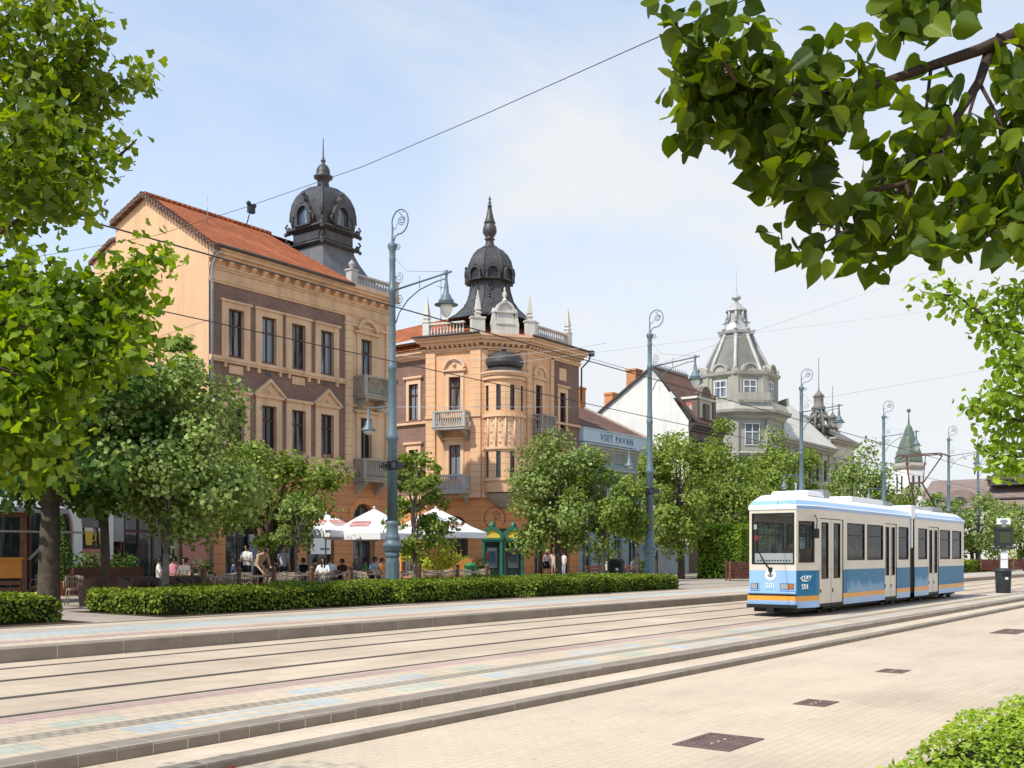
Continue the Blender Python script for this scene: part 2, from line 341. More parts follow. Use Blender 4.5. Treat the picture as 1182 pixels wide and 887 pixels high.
M['wire']=mat('wire',(.03,.03,.033),.6,.1); M['wire_l']=mat('pale_wire',(.62,.63,.65),.5,.1)
M['terracotta']=mat('terracotta',(.36,.13,.07),.8,.2,4.)
M['skin']=mat('skin',(.50,.29,.20),.55,.08,8.); M['hair_d']=mat('dark_hair',(.022,.015,.012),.6,.2,20.); M['hair_b']=mat('blond_hair',(.55,.40,.20),.6,.2,20.); M['hair_g']=mat('grey_hair',(.30,.29,.28),.7,.2,20.)
M['eye']=mat('eye_dark',(.02,.015,.012),.3,.1)
CLO={}
def cloth(c):
    if c not in CLO: CLO[c]=mat('cloth',c,.9,.15,5.,.2,60,.1)
    return CLO[c]
# ---------------------------------------------------------------- foliage
rng=np.random.default_rng(7)
LEAF={ # outline (x across, y along) and the faces of the two halves folded along the midrib
 'diamond':np.array([(0,0,0),(.34,.45,.1),(0,1,0),(-.34,.45,.1)]),
 'oval':np.array([(0,0,0),(.26,.22,.06),(.32,.52,.08),(.17,.82,.03),(0,1,-.08),(-.17,.82,.03),(-.32,.52,.08),(-.26,.22,.06)]),
 'heart':np.array([(0,.06,0),(.19,-.03,.06),(.40,.06,.13),(.49,.26,.15),(.45,.50,.12),(.30,.74,.05),(.11,.93,-.06),(0,1.08,-.14),(-.11,.93,-.06),(-.30,.74,.05),(-.45,.50,.12),(-.49,.26,.15),(-.40,.06,.13),(-.19,-.03,.06)]),
 'fan':np.array([(0,0,0),(.26,.36,.02),(.58,.62,.1),(.42,.86,.0),(.2,.95,.08),(.03,.82,-.02),(-.2,.95,.08),(-.42,.86,.0),(-.58,.62,.1),(-.26,.36,.02)]),
 'clump':np.array([(0,0,0),(.42,.2,.15),(.3,.7,-.1),(0,1,.1),(-.35,.6,.15),(-.4,.25,-.12)]),
}
def leaves(P,D,size,kind='diamond',flat=.5,rs=None):
    """P (n,3) leaf bases; D (n,3) preferred normals; size (n,)"""
    rs=rs or rng; n=len(P); T=LEAF[kind]; k=len(T)
    nr=D+rs.normal(0,flat,(n,3)); nr/=np.linalg.norm(nr,axis=1,keepdims=True)+1e-9
    t=rs.normal(0,1,(n,3)); t[:,2]-=.5; t-=nr*(t*nr).sum(1,keepdims=True); t/=np.linalg.norm(t,axis=1,keepdims=True)+1e-9
    b=np.cross(t,nr)
    V=P[:,None,:]+size[:,None,None]*(b[:,None,:]*T[None,:,0:1]+t[:,None,:]*T[None,:,1:2]+nr[:,None,:]*T[None,:,2:3])
    h=k//2
    if kind in('heart','fan','oval'):   # two halves share the midrib
        H=np.array([list(range(h+1)),[0]+list(range(h,k))]); F=(np.arange(n)*k)[:,None,None]+H[None]; return V.reshape(-1,3),F.reshape(n*2,-1)
    return V.reshape(-1,3), np.arange(n*k).reshape(n,k)
def crown_points(c,rad,nc,nl,rs,shell=.55,cr=.33,taper=0.,droop=0.):
    "leaf positions in clumps spread through an uneven ellipsoid; taper>0 narrows it upward"
    c=np.array(c,float); rad=np.array(rad,float)
    d=rs.normal(0,1,(nc,3)); d/=np.linalg.norm(d,axis=1,keepdims=True)
    r=shell+(1-shell)*rs.random(nc)**.6; r*=rs.uniform(.78,1.08,nc)
    q=d*r[:,None]
    if taper: q[:,:2]*=(1-taper*np.clip((q[:,2]+1)/2,0,1))[:,None]
    cc=q*rad
    w=rs.uniform(.4,1.6,nc); w/=w.sum()
    idx=rs.choice(nc,nl,p=w); sz=rs.uniform(.55,1.25,nc)*cr*min(rad)
    o=rs.normal(0,1,(nl,3)); o/=np.linalg.norm(o,axis=1,keepdims=True); o*=(rs.random(nl)**.45)[:,None]*np.array((1,1,.72))
    P=cc[idx]+o*sz[idx][:,None]
    D=o*.7+P/rad*.5+np.array((0,0,.55))
    return c+P,D,c+cc
def leafobj(name,V,F,m,parent):
    b=np.array(BASE.get(parent,Vector())); me=npmesh(name,V-b,F); return link(name,me,m,parent)
def limb(a,b,k,rs,j=.12):
    a=np.array(a);b=np.array(b); L=np.linalg.norm(b-a); out=[a]
    for i in range(1,k): out.append(a+(b-a)*i/k+rs.normal(0,j*L/k,3)+np.array((0,0,.10*L*math.sin(PI*i/k))))
    return [Vector(p) for p in out+[b]]
def tree(x,y,cz,rad,nl,lm,label,trunk_r=.12,ls=.16,nc=40,seed=1,kind='clump',taper=0.,bark='bark',group=None,name='tree',shell=.5,cr=.33,fork=None,z0=GZ,lean=(0,0),inner=.0,cat='tree'):
    rs=np.random.default_rng(seed); t=thing(name,label,cat,(x,y,z0),group)
    c=(x+lean[0],y+lean[1],cz)
    P,D,cc=crown_points(c,rad,nc,nl,rs,shell,cr,taper)
    V,F=leaves(P,D,ls*rs.uniform(.6,1.3,nl),kind,.55,rs)
    mb=MB(); fz=fork if fork is not None else cz-rad[2]*.75
    top=cz+rad[2]*(.55 if taper else .2)
    sp=[Vector((x,y,z0-.1)),Vector((x+.02,y,z0+.25)),Vector((x+.03,y-.02,(z0+fz)/2)),Vector((x+lean[0]*.3,y+lean[1]*.3,fz))]
    mb.tube(sp,[trunk_r*1.5,trunk_r*1.1,trunk_r,trunk_r*.85],9)
    n=4
    sp2=[Vector((x+lean[0]*.3,y+lean[1]*.3,fz-.05))]+[Vector((x+lean[0]*(.3+.7*i/n)+rs.normal(0,.06),y+lean[1]*(.3+.7*i/n)+rs.normal(0,.06),fz+(top-fz)*i/n)) for i in range(1,n+1)]
    mb.tube(sp2,[trunk_r*.82,trunk_r*.6,trunk_r*.45,trunk_r*.3,trunk_r*.12],7)
    for i in range(min(nc,16)):
        s=Vector(sp2[rs.integers(0,3)]); mb.tube(limb(s,cc[i],4,rs),[trunk_r*.38,trunk_r*.28,trunk_r*.2,trunk_r*.12,trunk_r*.05],5)
    part('trunk',mb,M[bark],t); leafobj('crown',V,F,M[lm],t); return t
def hedge(name,label,u0,u1,v0,v1,z0,z1,dens,ls,lm='leaf_hedge',seed=3,kind='clump',round_=.12,group=None,cat='hedge',wob=.06):
    rs=np.random.default_rng(seed); t=thing(name,label,cat,((u0+u1)/2,(v0+v1)/2,z0),group)
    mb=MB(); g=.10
    mb.box(u0+g,u1-g,v0+g,v1-g,z0-.03,z1-g); part('branches',mb,M['hedge_core'],t)  # solid dark core box added to block light, in place of modelled branches
    fs=[((u0,v0,z1),(u1-u0,0,0),(0,v1-v0,0),(0,0,1)),((u0,v0,z0),(u1-u0,0,0),(0,0,z1-z0),(0,-1,0)),((u0,v0,z0),(0,v1-v0,0),(0,0,z1-z0),(-1,0,0)),((u1,v0,z0),(0,v1-v0,0),(0,0,z1-z0),(1,0,0)),((u0,v1,z0),(u1-u0,0,0),(0,0,z1-z0),(0,1,0))]
    PP=[];DD=[]
    for o,a,b,nn in fs:
        a=np.array(a,float);b=np.array(b,float);n=int(np.linalg.norm(a)*np.linalg.norm(b)*dens*(.5 if nn==(0,1,0) else 1))
        q=np.array(o)+rs.random((n,1))*a+rs.random((n,1))*b-np.array(nn)*(rs.random((n,1))**1.5*.14-.02)
        PP.append(q);DD.append(np.tile(np.array(nn,float)*.8+np.array((0,0,.4)),(n,1)))
    P=np.concatenate(PP);D=np.concatenate(DD)
    # round the corners and let the clipped faces wander a little
    c=np.array(((u0+u1)/2,(v0+v1)/2,(z0+z1)/2)); h=np.array(((u1-u0)/2,(v1-v0)/2,(z1-z0)/2))
    q=P-c; e=np.maximum(np.abs(q)-(h-round_),0); l=np.linalg.norm(e,axis=1,keepdims=True)
    over=np.where(l>round_,1-round_/np.maximum(l,1e-6),0); q-=np.sign(q)*e*over
    q+=np.stack([np.sin(P[:,0]*2.1+P[:,2]*3)*wob*.4,np.sin(P[:,0]*1.7+1)*wob+np.sin(P[:,0]*4.3)*wob*.5,np.sin(P[:,0]*1.9)*wob*.6+np.sin(P[:,0]*5.1+P[:,1]*3)*wob*.5],1)
    P2_=c+q; keep=rs.random(len(P))<np.clip(.35+1.1*(P2_[:,2]-z0)/(z1-z0)+.5*np.sin(P2_[:,0]*1.3+2)*np.sin(P2_[:,0]*.37),.5,1); P2_=P2_[keep]; D=D[keep]
    V,F=leaves(P2_,D,ls*rs.uniform(.5,1.35,len(P2_)),kind,.6,rs)
    leafobj('foliage',V,F,M[lm],t); return t
def limbs_px(spec,Zd,rs,jit):
    return [[at(p[0],p[1],(p[2] if len(p)>2 else Zd)) for p in path] for path in spec]
def leafy(paths,dens,spread,ls,kind,rs,flat,skip=.15,bias=(0,0,.4),hang=0.):
    P=[];D=[]
    for pt in paths:
        pts=np.array([tuple(p) for p in pt]); seg=np.linalg.norm(np.diff(pts,axis=0),axis=1); L=seg.sum(); n=int(L*dens)
        s=rs.uniform(skip,1.02,n)*L; cu=np.concatenate([[0],np.cumsum(seg)])
        i=np.clip(np.searchsorted(cu,s)-1,0,len(seg)-1); f=((s-cu[i])/seg[i])[:,None]
        b=pts[i]*(1-f)+pts[i+1]*f
        o=rs.normal(0,1,(n,3)); o/=np.linalg.norm(o,axis=1,keepdims=True); o*=(rs.random(n)**.6)[:,None]*spread; o[:,2]-=hang*rs.random(n)
        P.append(b+o); D.append(o/spread*.6+np.array(bias))
    P=np.concatenate(P);D=np.concatenate(D)
    return leaves(P,D,ls*rs.uniform(.65,1.25,len(P)),kind,flat,rs)
# ---------------------------------------------------------------- ground, tracks, platforms
U0,U1=-40.,330.
mb=MB(); mb.poly([(-900,-900,-.5),(1500,-900,-.5),(1500,1500,-.5),(-900,1500,-.5)]); struct('ground',mb,M['earth'])
mb=MB(); mb.poly([(U0,-60,-.21),(U1,-60,-.21),(U1,7.37,-.21),(U0,7.37,-.21)]); struct('near_pavement',mb,M['pave_near'])
def kerb_row(name,y0,y1,zb,zt,L,ch,m,u0=-6.,u1=120.,core=True):
    mb=MB(); rs=random.Random(5); x=u0
    if core: mb.box(U0,U1,y0+.004,y1-.004,zb-.2,zt-.004,1)
    while x<u1:
        l=L*rs.uniform(.97,1.03); a,b=x+.008,x+l-.008; dy=rs.uniform(-.004,.004); dz=rs.uniform(-.003,.003)
        pr=[(y0+dy,zb-.1),(y1,zb-.1),(y1,zt+dz),(y0+ch+dy,zt+dz),(y0+ch*.3+dy,zt-ch*.3+dz),(y0+dy,zt-ch+dz)]
        mb.prism(pr,a,b,0,'yz'); x+=l
    for a,b in ((U0,u0),(u1,U1)): mb.box(a,b,y0,y1,zb-.1,zt,0)
    return struct(name,mb,[M[m],M['mortar']])
kerb_row('lower_kerb',7.37,7.53,-.21,-.12,1.45,.02,'kerb')
mb=MB(); mb.poly([(U0,7.53,-.121),(U1,7.53,-.121),(U1,8.05,-.121),(U0,8.05,-.121)]); struct('step_tread',mb,M['pave_tread'])
kerb_row('platform_kerb',8.05,8.32,-.121,0.,.36,.03,'kerb')
# near platform: bands of coloured tiles
mb=MB(); rs=random.Random(3)
ms=['p_beige','p_blue','p_grey','p_green','p_pink']; ix={n:i for i,n in enumerate(ms)}
def strip(y0,y1,cells,x0=-6.,x1=130.):
    x=x0; k=0
    while x<x1:
        l,mn=cells[k%len(cells)]; e=min(x+l,x1)
        mb.poly([(x,y0,0),(e,y0,0),(e,y1,0),(x,y1,0)],ix[mn]); x=e; k+=1
    for a,b in ((U0,x0),(x1,U1)): mb.poly([(a,y0,0),(b,y0,0),(b,y1,0),(a,y1,0)],ix['p_beige'])
B='p_beige'
strip(8.32,8.46,[(200,B)])
strip(8.46,8.58,[(.9,B),(2.7,'p_blue'),(.9,B),(.9,'p_green')])
strip(8.58,8.76,[(.9,B),(.5,'p_blue'),(1.7,B),(.5,'p_blue'),(.9,B),(.9,'p_green')])
strip(8.76,8.88,[(.9,B),(2.7,'p_blue'),(.9,B),(.9,'p_green')])
strip(8.88,8.95,[(200,B)]); strip(8.95,9.25,[(200,'p_grey')]); strip(9.25,9.34,[(200,B)])
strip(9.34,9.46,[(2.2,B),(2.4,'p_blue'),(.7,B),(.8,'p_green')])
strip(9.46,9.6,[(2.2,B),(.5,'p_blue'),(1.4,B),(.5,'p_blue'),(.7,B),(.8,'p_green')])
strip(9.6,9.7,[(2.2,B),(2.4,'p_blue'),(.7,B),(.8,'p_green')])
strip(9.7,10.0,[(200,B)]); strip(10.0,10.36,[(200,'p_pink')])
struct('near_platform',mb,[M[n] for n in ms])
mb=MB(); mb.poly([(U0,10.36,-.004),(U1,10.36,-.004),(U1,15.7,-.004),(U0,15.7,-.004)]); struct('track_bed',mb,M['pave_track'])
mb=MB()
for y,hw_ in ((10.48,.032),(11.86,.085),(13.5,.08),(14.9,.05)):
    mb.poly([(U0,y-hw_,0.0),(U1,y-hw_,0.0),(U1,y+hw_,0.0),(U0,y+hw_,0.0)],1)
    mb.box(U0,U1,y-.02,y+.035,-.02,.006,0)
struct('tram_rails',mb,[M['rail'],M['groove']])
kerb_row('far_platform_kerb',15.7,16.02,-.004,GZ,1.15,.02,'kerb')
mb=MB()
for a,b,n in ((16.02,16.5,0),(16.5,17.0,3),(17.0,17.5,0),(17.5,18.5,1),(18.5,19.3,2),(19.3,19.9,0)): mb.poly([(U0,a,GZ),(U1,a,GZ),(U1,b,GZ),(U0,b,GZ)],n)
struct('far_platform',mb,[M['p_beige'],M['p_blue'],M['kerb_top'],M['p_pink']])
mb=MB(); mb.box(U0,U1,19.9,20.05,.1,GZ+.012); struct('bed_edge',mb,M['kerb'])
mb=MB(); mb.poly([(U0,20.05,GZ),(U1,20.05,GZ),(U1,75,GZ),(U0,75,GZ)]); struct('promenade',mb,M['pave_prom'])
mb=MB()
for a,b,c,d in ((1.,12.5,20.3,24.6),(14.4,22.9,20.5,24.6),(22.9,28.9,20.4,24.5),(29.0,39.9,20.3,24.5)): mb.poly([(a,c,GZ+.005),(b,c,GZ+.005),(b,d,GZ+.005),(a,d,GZ+.005)])
struct('planting_soil',mb,M['soil'])
# manhole covers
def cover(x,y,lx,ly,lab,rz=0.):
    t=thing('access_cover',lab,'manhole cover',(x,y,-.21)); t.rotation_euler=(0,0,rz)
    BASE[t]=Vector()
    mb=MB(); w=.05
    for a,b,c,d in ((-lx,lx,-ly,-ly+w),(-lx,lx,ly-w,ly),(-lx,-lx+w,-ly+w,ly-w),(lx-w,lx,-ly+w,ly-w)): mb.box(a,b,c,d,-.02,.010)
    part('rim',mb,M['cover'],t)
    mb=MB(); mb.box(-lx+w,lx-w,-ly+w,ly-w,-.02,.005); rs=random.Random(4)
    nx=int(lx*2/.09); ny=int(ly*2/.09)
    for i in range(nx):
        for j in range(ny):
            cx=-lx+.07+i*(2*lx-.14)/max(nx-1,1); cy=-ly+.07+j*(2*ly-.14)/max(ny-1,1); s=.02
            mb.box(cx-s,cx+s,cy-s,cy+s,.004,.009)
    for cx in (-.15,0,.15): mb.box(cx-.02,cx+.02,-.015,.015,.004,.014,1)
    part('plate',mb,[M['cover'],M['kerb_top']],t)
cover(9.53,4.5,.42,.30,'largest dark rectangular metal cover in the foreground paving'); cover(12.76,4.7,.27,.2,'reddish metal cover between the large front one and the far ones')
cover(17.0,5.0,.27,.2,'small reddish metal cover third from the front in the paving'); cover(27.5,5.3,.9,.3,'farthest long metal cover by the right edge of the picture')
t=thing('litter_tag','small bright red scrap lying on the lower kerb in the foreground','litter',(7.05,7.33,-.21))
mb=MB(frame(*onv(266,7.34),-.205,.5)); mb.box(-.05,.05,-.012,.012,0,.015); mb.box(.03,.06,-.02,.015,.0,.01); BASE[t]=Vector((7.05,7.33,-.21)); part('strip',mb,M['red'],t)
# ---------------------------------------------------------------- hedges
H=[('low clipped hedge cut off by the left edge of the picture',1.5,12.15,20.9,23.4,.80),('long low hedge in front of the cafe terrace, left of the first lamp post',14.6,22.66,21.0,24.2,.80),
   ('low hedge segment right of the first lamp post, before the phone booths',22.95,28.72,20.9,24.3,.81),('low hedge around the foot of the second lamp post, ending in a rounded end',29.15,39.6,20.55,24.4,.82)]
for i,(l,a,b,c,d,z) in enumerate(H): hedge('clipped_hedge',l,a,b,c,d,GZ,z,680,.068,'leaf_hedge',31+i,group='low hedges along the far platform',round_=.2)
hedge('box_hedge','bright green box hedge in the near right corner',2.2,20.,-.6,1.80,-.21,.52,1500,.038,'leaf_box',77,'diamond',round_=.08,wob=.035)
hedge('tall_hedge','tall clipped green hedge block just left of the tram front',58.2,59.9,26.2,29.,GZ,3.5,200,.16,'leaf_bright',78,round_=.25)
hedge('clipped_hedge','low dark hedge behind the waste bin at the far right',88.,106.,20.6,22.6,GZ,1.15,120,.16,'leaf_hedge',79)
# ---------------------------------------------------------------- lamp posts
def scroll(c,r0,r1,a0,a1,n,M_):
    return [M_@Vector((c[0]+(r0+(r1-r0)*i/n)*math.cos(a0+(a1-a0)*i/n),0,c[1]+(r0+(r1-r0)*i/n)*math.sin(a0+(a1-a0)*i/n))) for i in range(n+1)]
def lamp_post():
    t=thing('lamp_post','x','street lamp',(0,0,GZ),'blue grey lamp posts along the tram line'); BASE[t]=Vector((0,0,0))
    W=Matrix.Rotation(-PI/2,4,'Z')   # local x of the ironwork points across the street to the tracks
    RS=Matrix.Diagonal((.74,.74,1,1)); mb=MB(RS); mb.lathe([(.44,-.1),(.44,.12),(.40,.16),(.40,.2)],8,0,rot=PI/8,sm=False); mb.lathe([(.37,.2),(.33,.35),(.31,1.35),(.36,1.4),(.36,1.48),(.30,1.52)],8,0,rot=PI/8,sm=False)
    for k in range(8):
        a=k*PI/4; Q=RS@Matrix.Rotation(a,4,'Z'); mb.M=Q; mb.box(.286,.318,-.075,.075,.5,1.2)
    part('pedestal',mb,M['lamp'],t)
    mb=MB(RS); mb.lathe([(.29,1.5),(.37,1.58),(.40,1.68),(.40,1.80),(.34,1.88),(.30,1.92),(.33,1.97),(.33,2.03),(.27,2.1),(.255,2.4),(.28,2.44),(.28,2.5),(.235,2.56)],20)
    for k in range(20):
        a=k*PI/10; mb.sphere((.385*math.cos(a),.385*math.sin(a),1.74),.06,0,6,5,1.5)
    part('fluted_collar',mb,M['lamp'],t)
    mb=MB(RS); mb.lathe([(.235,2.5),(.215,5.2),(.28,5.26),(.30,5.36),(.24,5.44),(.24,5.52),(.195,5.6),(.175,7.55),(.20,7.58),(.20,7.7),(.17,7.74),(.175,7.95),(.155,8.0),(.14,10.1),(.17,10.13),(.17,10.27),(.14,10.3),(.135,11.15),(.155,11.2),(.15,11.26),(.135,11.3),(.14,11.5),(.21,11.62),(.22,11.72),(.12,11.78),(.06,11.8),(.04,12.25),(.05,12.3),(.03,12.34)],14)
    part('column',mb,M['lamp'],t)
    mb=MB(W)
    # curl on top
    pts=[(0,0,12.3),(0,0,12.5)]+[(.36-.36*math.cos(a)*1.0,0,12.52+.36*math.sin(a)) for a in [PI*i/14 for i in range(2,22)]]
    pts=[Vector((0,0,11.9)),Vector((.0,0,12.35))]+[Vector((.34-.36*math.cos(a),0,12.42+.40*math.sin(a))) for a in [PI*i/12 for i in range(0,20)]]
    pts+=[Vector((.30,0,12.03)),Vector((.14,0,11.98)),Vector((.06,0,11.82))]
    mb.tube(pts,.023,5)
    I=Matrix()
    mb.tube(scroll((.40,12.45),.03,.17,0,4.2*PI,34,I),.015,4); mb.tube([(.56,0,12.45),(.30,0,12.74),(.52,0,12.72)],.014,4); mb.tube([(.24,0,12.4),(.12,0,12.2),(.02,0,12.25)],.014,4)
    mb.tube(scroll((.24,11.62),.02,.12,0,4*PI,24,I),.012,4)
    part('scroll_finial',mb,M['lamp'],t)
    mb=MB(W); mb.tube([(.12,0,10.2),(1.2,0,10.3),(2.55,0,10.42)],.032,6); mb.tube([(.15,0,9.1),(.3,0,9.42),(.7,0,9.8),(1.2,0,10.05),(1.9,0,10.2),(2.35,0,10.24)],.022,5)
    mb.tube(scroll((.32,9.85),.03,.2,-.6,3.6*PI,30,I),.014,4); mb.tube(scroll((.3,10.55),.03,.19,PI,4.6*PI,30,I),.012,4)
    mb.tube([(1.2,0,10.1),(1.2,0,10.5)],.014,4); mb.tube([(.1,0,11.3),(.6,0,10.75),(2.3,0,10.45)],.006,4)
    arm=part('arm',mb,M['lamp'],t)
    mb=MB(W@Matrix.Translation((2.33,0,0))); mb.lathe([(.03,10.5),(.07,10.48),(.07,10.36),(.04,10.32),(.05,10.1),(.075,9.98),(.085,9.78),(.15,9.68),(.17,9.62),(.24,9.54),(.26,9.44)],14)
    mb.lathe([(.26,9.44),(.38,9.40),(.38,9.385),(.25,9.385)],18)
    ln=part('lantern',mb,M['lamp'],t)
    mb=MB(W@Matrix.Translation((2.33,0,0))); mb.lathe([(.215,9.385),(.20,9.25),(.13,9.08),(.05,9.0),(.001,8.98)],14); part('glass_bowl',mb,M['lampglass'],ln)
    W2=Matrix.Rotation(PI/2,4,'Z')
    mb=MB(W2); mb.tube([(.1,0,6.35),(.95,0,6.4),(1.25,0,6.38)],.022,5); mb.tube([(.1,0,6.0),(.4,0,6.25),(.8,0,6.36)],.014,4); mb.tube(scroll((.3,6.2),.02,.1,0,3.5*PI,20,I),.009,4)
    part('arm',mb,M['lamp'],t)
    mb=MB(W2@Matrix.Translation((1.1,0,0))); mb.lathe([(.02,6.38),(.045,6.3),(.05,6.0),(.09,5.95),(.11,5.82),(.24,5.66),(.25,5.62),(.2,5.63)],14); l2=part('lantern',mb,M['lamp'],t)
    mb=MB(W2@Matrix.Translation((1.1,0,0))); mb.lathe([(.19,5.64),(.17,5.55),(.001,5.48)],12); part('glass_bowl',mb,M['lampglass'],l2)
    mb=MB()
    for z in (4.25,4.5): mb.lathe([(.19,z),(.19,z+.07)],12)
    for a in (0.2,1.8,3.4,5.0):
        mb.M=Matrix.Rotation(a,4,'Z'); mb.box(.15,.42,-.03,.03,4.3,4.5); mb.sphere((.42,0,4.4),.06,0,6,5)
    part('wire_clamp',mb,M['iron'],t); return t
lp=lamp_post(); LL=[('nearest blue grey lamp post with scrolled top, standing in the hedge by the cafe parasols',453),('second lamp post from the left, in the end of the low hedge before the shops',750),('lamp post directly behind the front of the tram',925),('fourth lamp post, rising behind the tram left of the green spire',1020),('fifth lamp post, right of the tram and the pantograph',1095),('farthest lamp post before the brown roof at the right',1129)]
for i,(l,px) in enumerate(LL):
    x,y=onv(px,23.7)
    if i==0: lp.location=(x,y,GZ); lp['label']=l
    else: dup(lp,(x,y,GZ),label=l)
# ---------------------------------------------------------------- wires
def wire(label,pts,r=.011,m='wire',name='overhead_wire',sag=0.,group='overhead wires'):
    if sag:
        a,b=Vector(pts[0]),Vector(pts[1]); pts=[a.lerp(b,i/14)-Vector((0,0,sag*4*(i/14)*(1-i/14))) for i in range(15)]
    mb=MB(); mb.tube(pts,r,5); return tag(part(name,mb,M[m]),label,'cable',group)
wire('dark contact wire over the near track',[(-8,11.2,5.55),(120,11.2,5.55)],.011)
wire('dark contact wire over the far track, the lower of the two',[(-8,14.2,5.5),(160,14.2,5.5)],.010)
a=at(1000,-60,16.); b=at(-60,315,52.)
wire('long thin cable rising steeply across the upper left sky',[at(1700,-330,9.),a,at(755,45,21),at(560,132,28),at(420,192,33),at(288,238,39),at(180,272,44),b],.010)
c=at(290,240,39.); mb=MB(); mb.box(c.x-.13,c.x+.13,c.y-.08,c.y+.08,c.z-.2,c.z+.12); mb.tube([c,at(284,262,39.5)],.02,5); mb.sphere(c+Vector((-.12,0,.14)),.09); mb.sphere(c+Vector((.14,0,.1)),.09)
tag(part('cable_insulator',mb,M['iron']),'small dark insulator hanging on the long cable above the orange roof','insulator')
x,y=onv(750,23.7); wire('pale thin span wire rising right from the second lamp post to above the tram',[(x,y,10.4),at(1060,318,40),at(1190,288,34),at(1700,100,20)],.011,'wire_l')
x,y=onv(750,23.7); wire('pale thin span wire below the first pale one, over the palace tower',[at(600,418,60),at(1090,357,42),at(1200,342,38),at(1700,200,24)],.011,'wire_l')
wire('pale span wire from the third lamp post towards the right tree',[at(925,464,63.),at(1150,425,48),at(1210,415,44),at(1700,330,30)],.012,'wire_l')
wire('pale horizontal cable across the corner house facade',[at(446,409,50),at(530,417,56),at(668,402,62),at(700,396,64)],.012,'wire_l')
wire('pale horizontal cable across the bay window of the corner house',[at(456,470,46),at(660,470,60)],.012,'wire_l')
wire('thin wire from the corner house gutter to the second lamp post',[at(671,411,70),at(752,434,49)],.014,'wire')
# ---------------------------------------------------------------- facades
def arc(cx,zs,r,n=10,a0=0,a1=PI): return [(cx+r*math.cos(a0+(a1-a0)*i/n),zs+r*math.sin(a0+(a1-a0)*i/n)) for i in range(n+1)]
def wall_open(mb,x0,x1,z0,z1,ops,m=0,dep=.24,mr=None):
    "a wall sheet at local y=0 with real openings (x0,x1,z0,z1[,arched]) and their reveals"
    mr=m if mr is None else mr
    xs=sorted({x0,x1,*[v for o in ops for v in o[:2]]}); zs=sorted({z0,z1,*[v for o in ops for v in o[2:4]]})
    xs=[x for x in xs if x0<=x<=x1]; zs=[z for z in zs if z0<=z<=z1]
    for i in range(len(xs)-1):
        for j in range(len(zs)-1):
            cx=(xs[i]+xs[i+1])/2; cz=(zs[j]+zs[j+1])/2
            if any(o[0]<cx<o[1] and o[2]<cz<o[3] for o in ops): continue
            mb.poly([(xs[i],0,zs[j]),(xs[i+1],0,zs[j]),(xs[i+1],0,zs[j+1]),(xs[i],0,zs[j+1])],m)
    for o in ops:
        a,b,c,d=o[:4]
        if len(o)>4 and o[4]:
            r=(b-a)/2; zc=d-r; pts=arc((a+b)/2,zc,r)
            for k in range(len(pts)-1):
                (xa,za),(xb,zb)=pts[k],pts[k+1]
                mb.poly([(xa,0,za),(xa,0,d),(xb,0,d),(xb,0,zb)],m); mb.poly([(xa,0,za),(xb,0,zb),(xb,dep,zb),(xa,dep,za)],mr)
            top=zc
        else:
            mb.poly([(a,0,d),(b,0,d),(b,dep,d),(a,dep,d)],mr); top=d
        mb.poly([(a,0,c),(a,0,top),(a,dep,top),(a,dep,c)],mr); mb.poly([(b,0,c),(b,dep,c),(b,dep,top),(b,0,top)],mr); mb.poly([(a,0,c),(a,dep,c),(b,dep,c),(b,0,c)],mr)
def window(par,Mx,x0,x1,z0,z1,pane='pane_d',fr='wood',dep=.2,w=.06,trans=.32,arched=False,mull=1,name='window'):
    mb=MB(Mx); y0,y1=dep-.07,dep-.01; top=z1
    if arched:
        r=(x1-x0)/2; top=z1-r; o=arc((x0+x1)/2,top,r); i_=arc((x0+x1)/2,top,r-w)
        for k in range(len(o)-1): mb.prism([o[k],o[k+1],i_[k+1],i_[k]],y0,y1)
    else: mb.box(x0,x1,y0,y1,z1-w,z1)
    mb.box(x0,x0+w,y0,y1,z0,top-(0 if arched else w)); mb.box(x1-w,x1,y0,y1,z0,top-(0 if arched else w)); mb.box(x0+w,x1-w,y0,y1,z0,z0+w)
    tz=z1-(z1-z0)*trans if not arched else top
    if trans: mb.box(x0+w,x1-w,y0-.02,y1,tz-w*.6,tz+w*.6)
    for k in range(mull):
        cx=x0+(x1-x0)*(k+1)/(mull+1); mb.box(cx-w*.5,cx+w*.5,y0-.008,y1,z0+w,(z1-w) if not arched else z1-w)
    f=part(name,mb,M[fr],par)
    mb=MB(Mx)
    if arched: mb.poly([(x0+.01,dep-.03,z0+.01),(x1-.01,dep-.03,z0+.01)]+[(p[0],dep-.03,p[1]) for p in arc((x0+x1)/2,top,r-.01)])
    else: mb.poly([(x0+.01,dep-.03,z0+.01),(x1-.01,dep-.03,z0+.01),(x1-.01,dep-.03,z1-.01),(x0+.01,dep-.03,z1-.01)])
    part('pane',mb,M[pane],f); return f
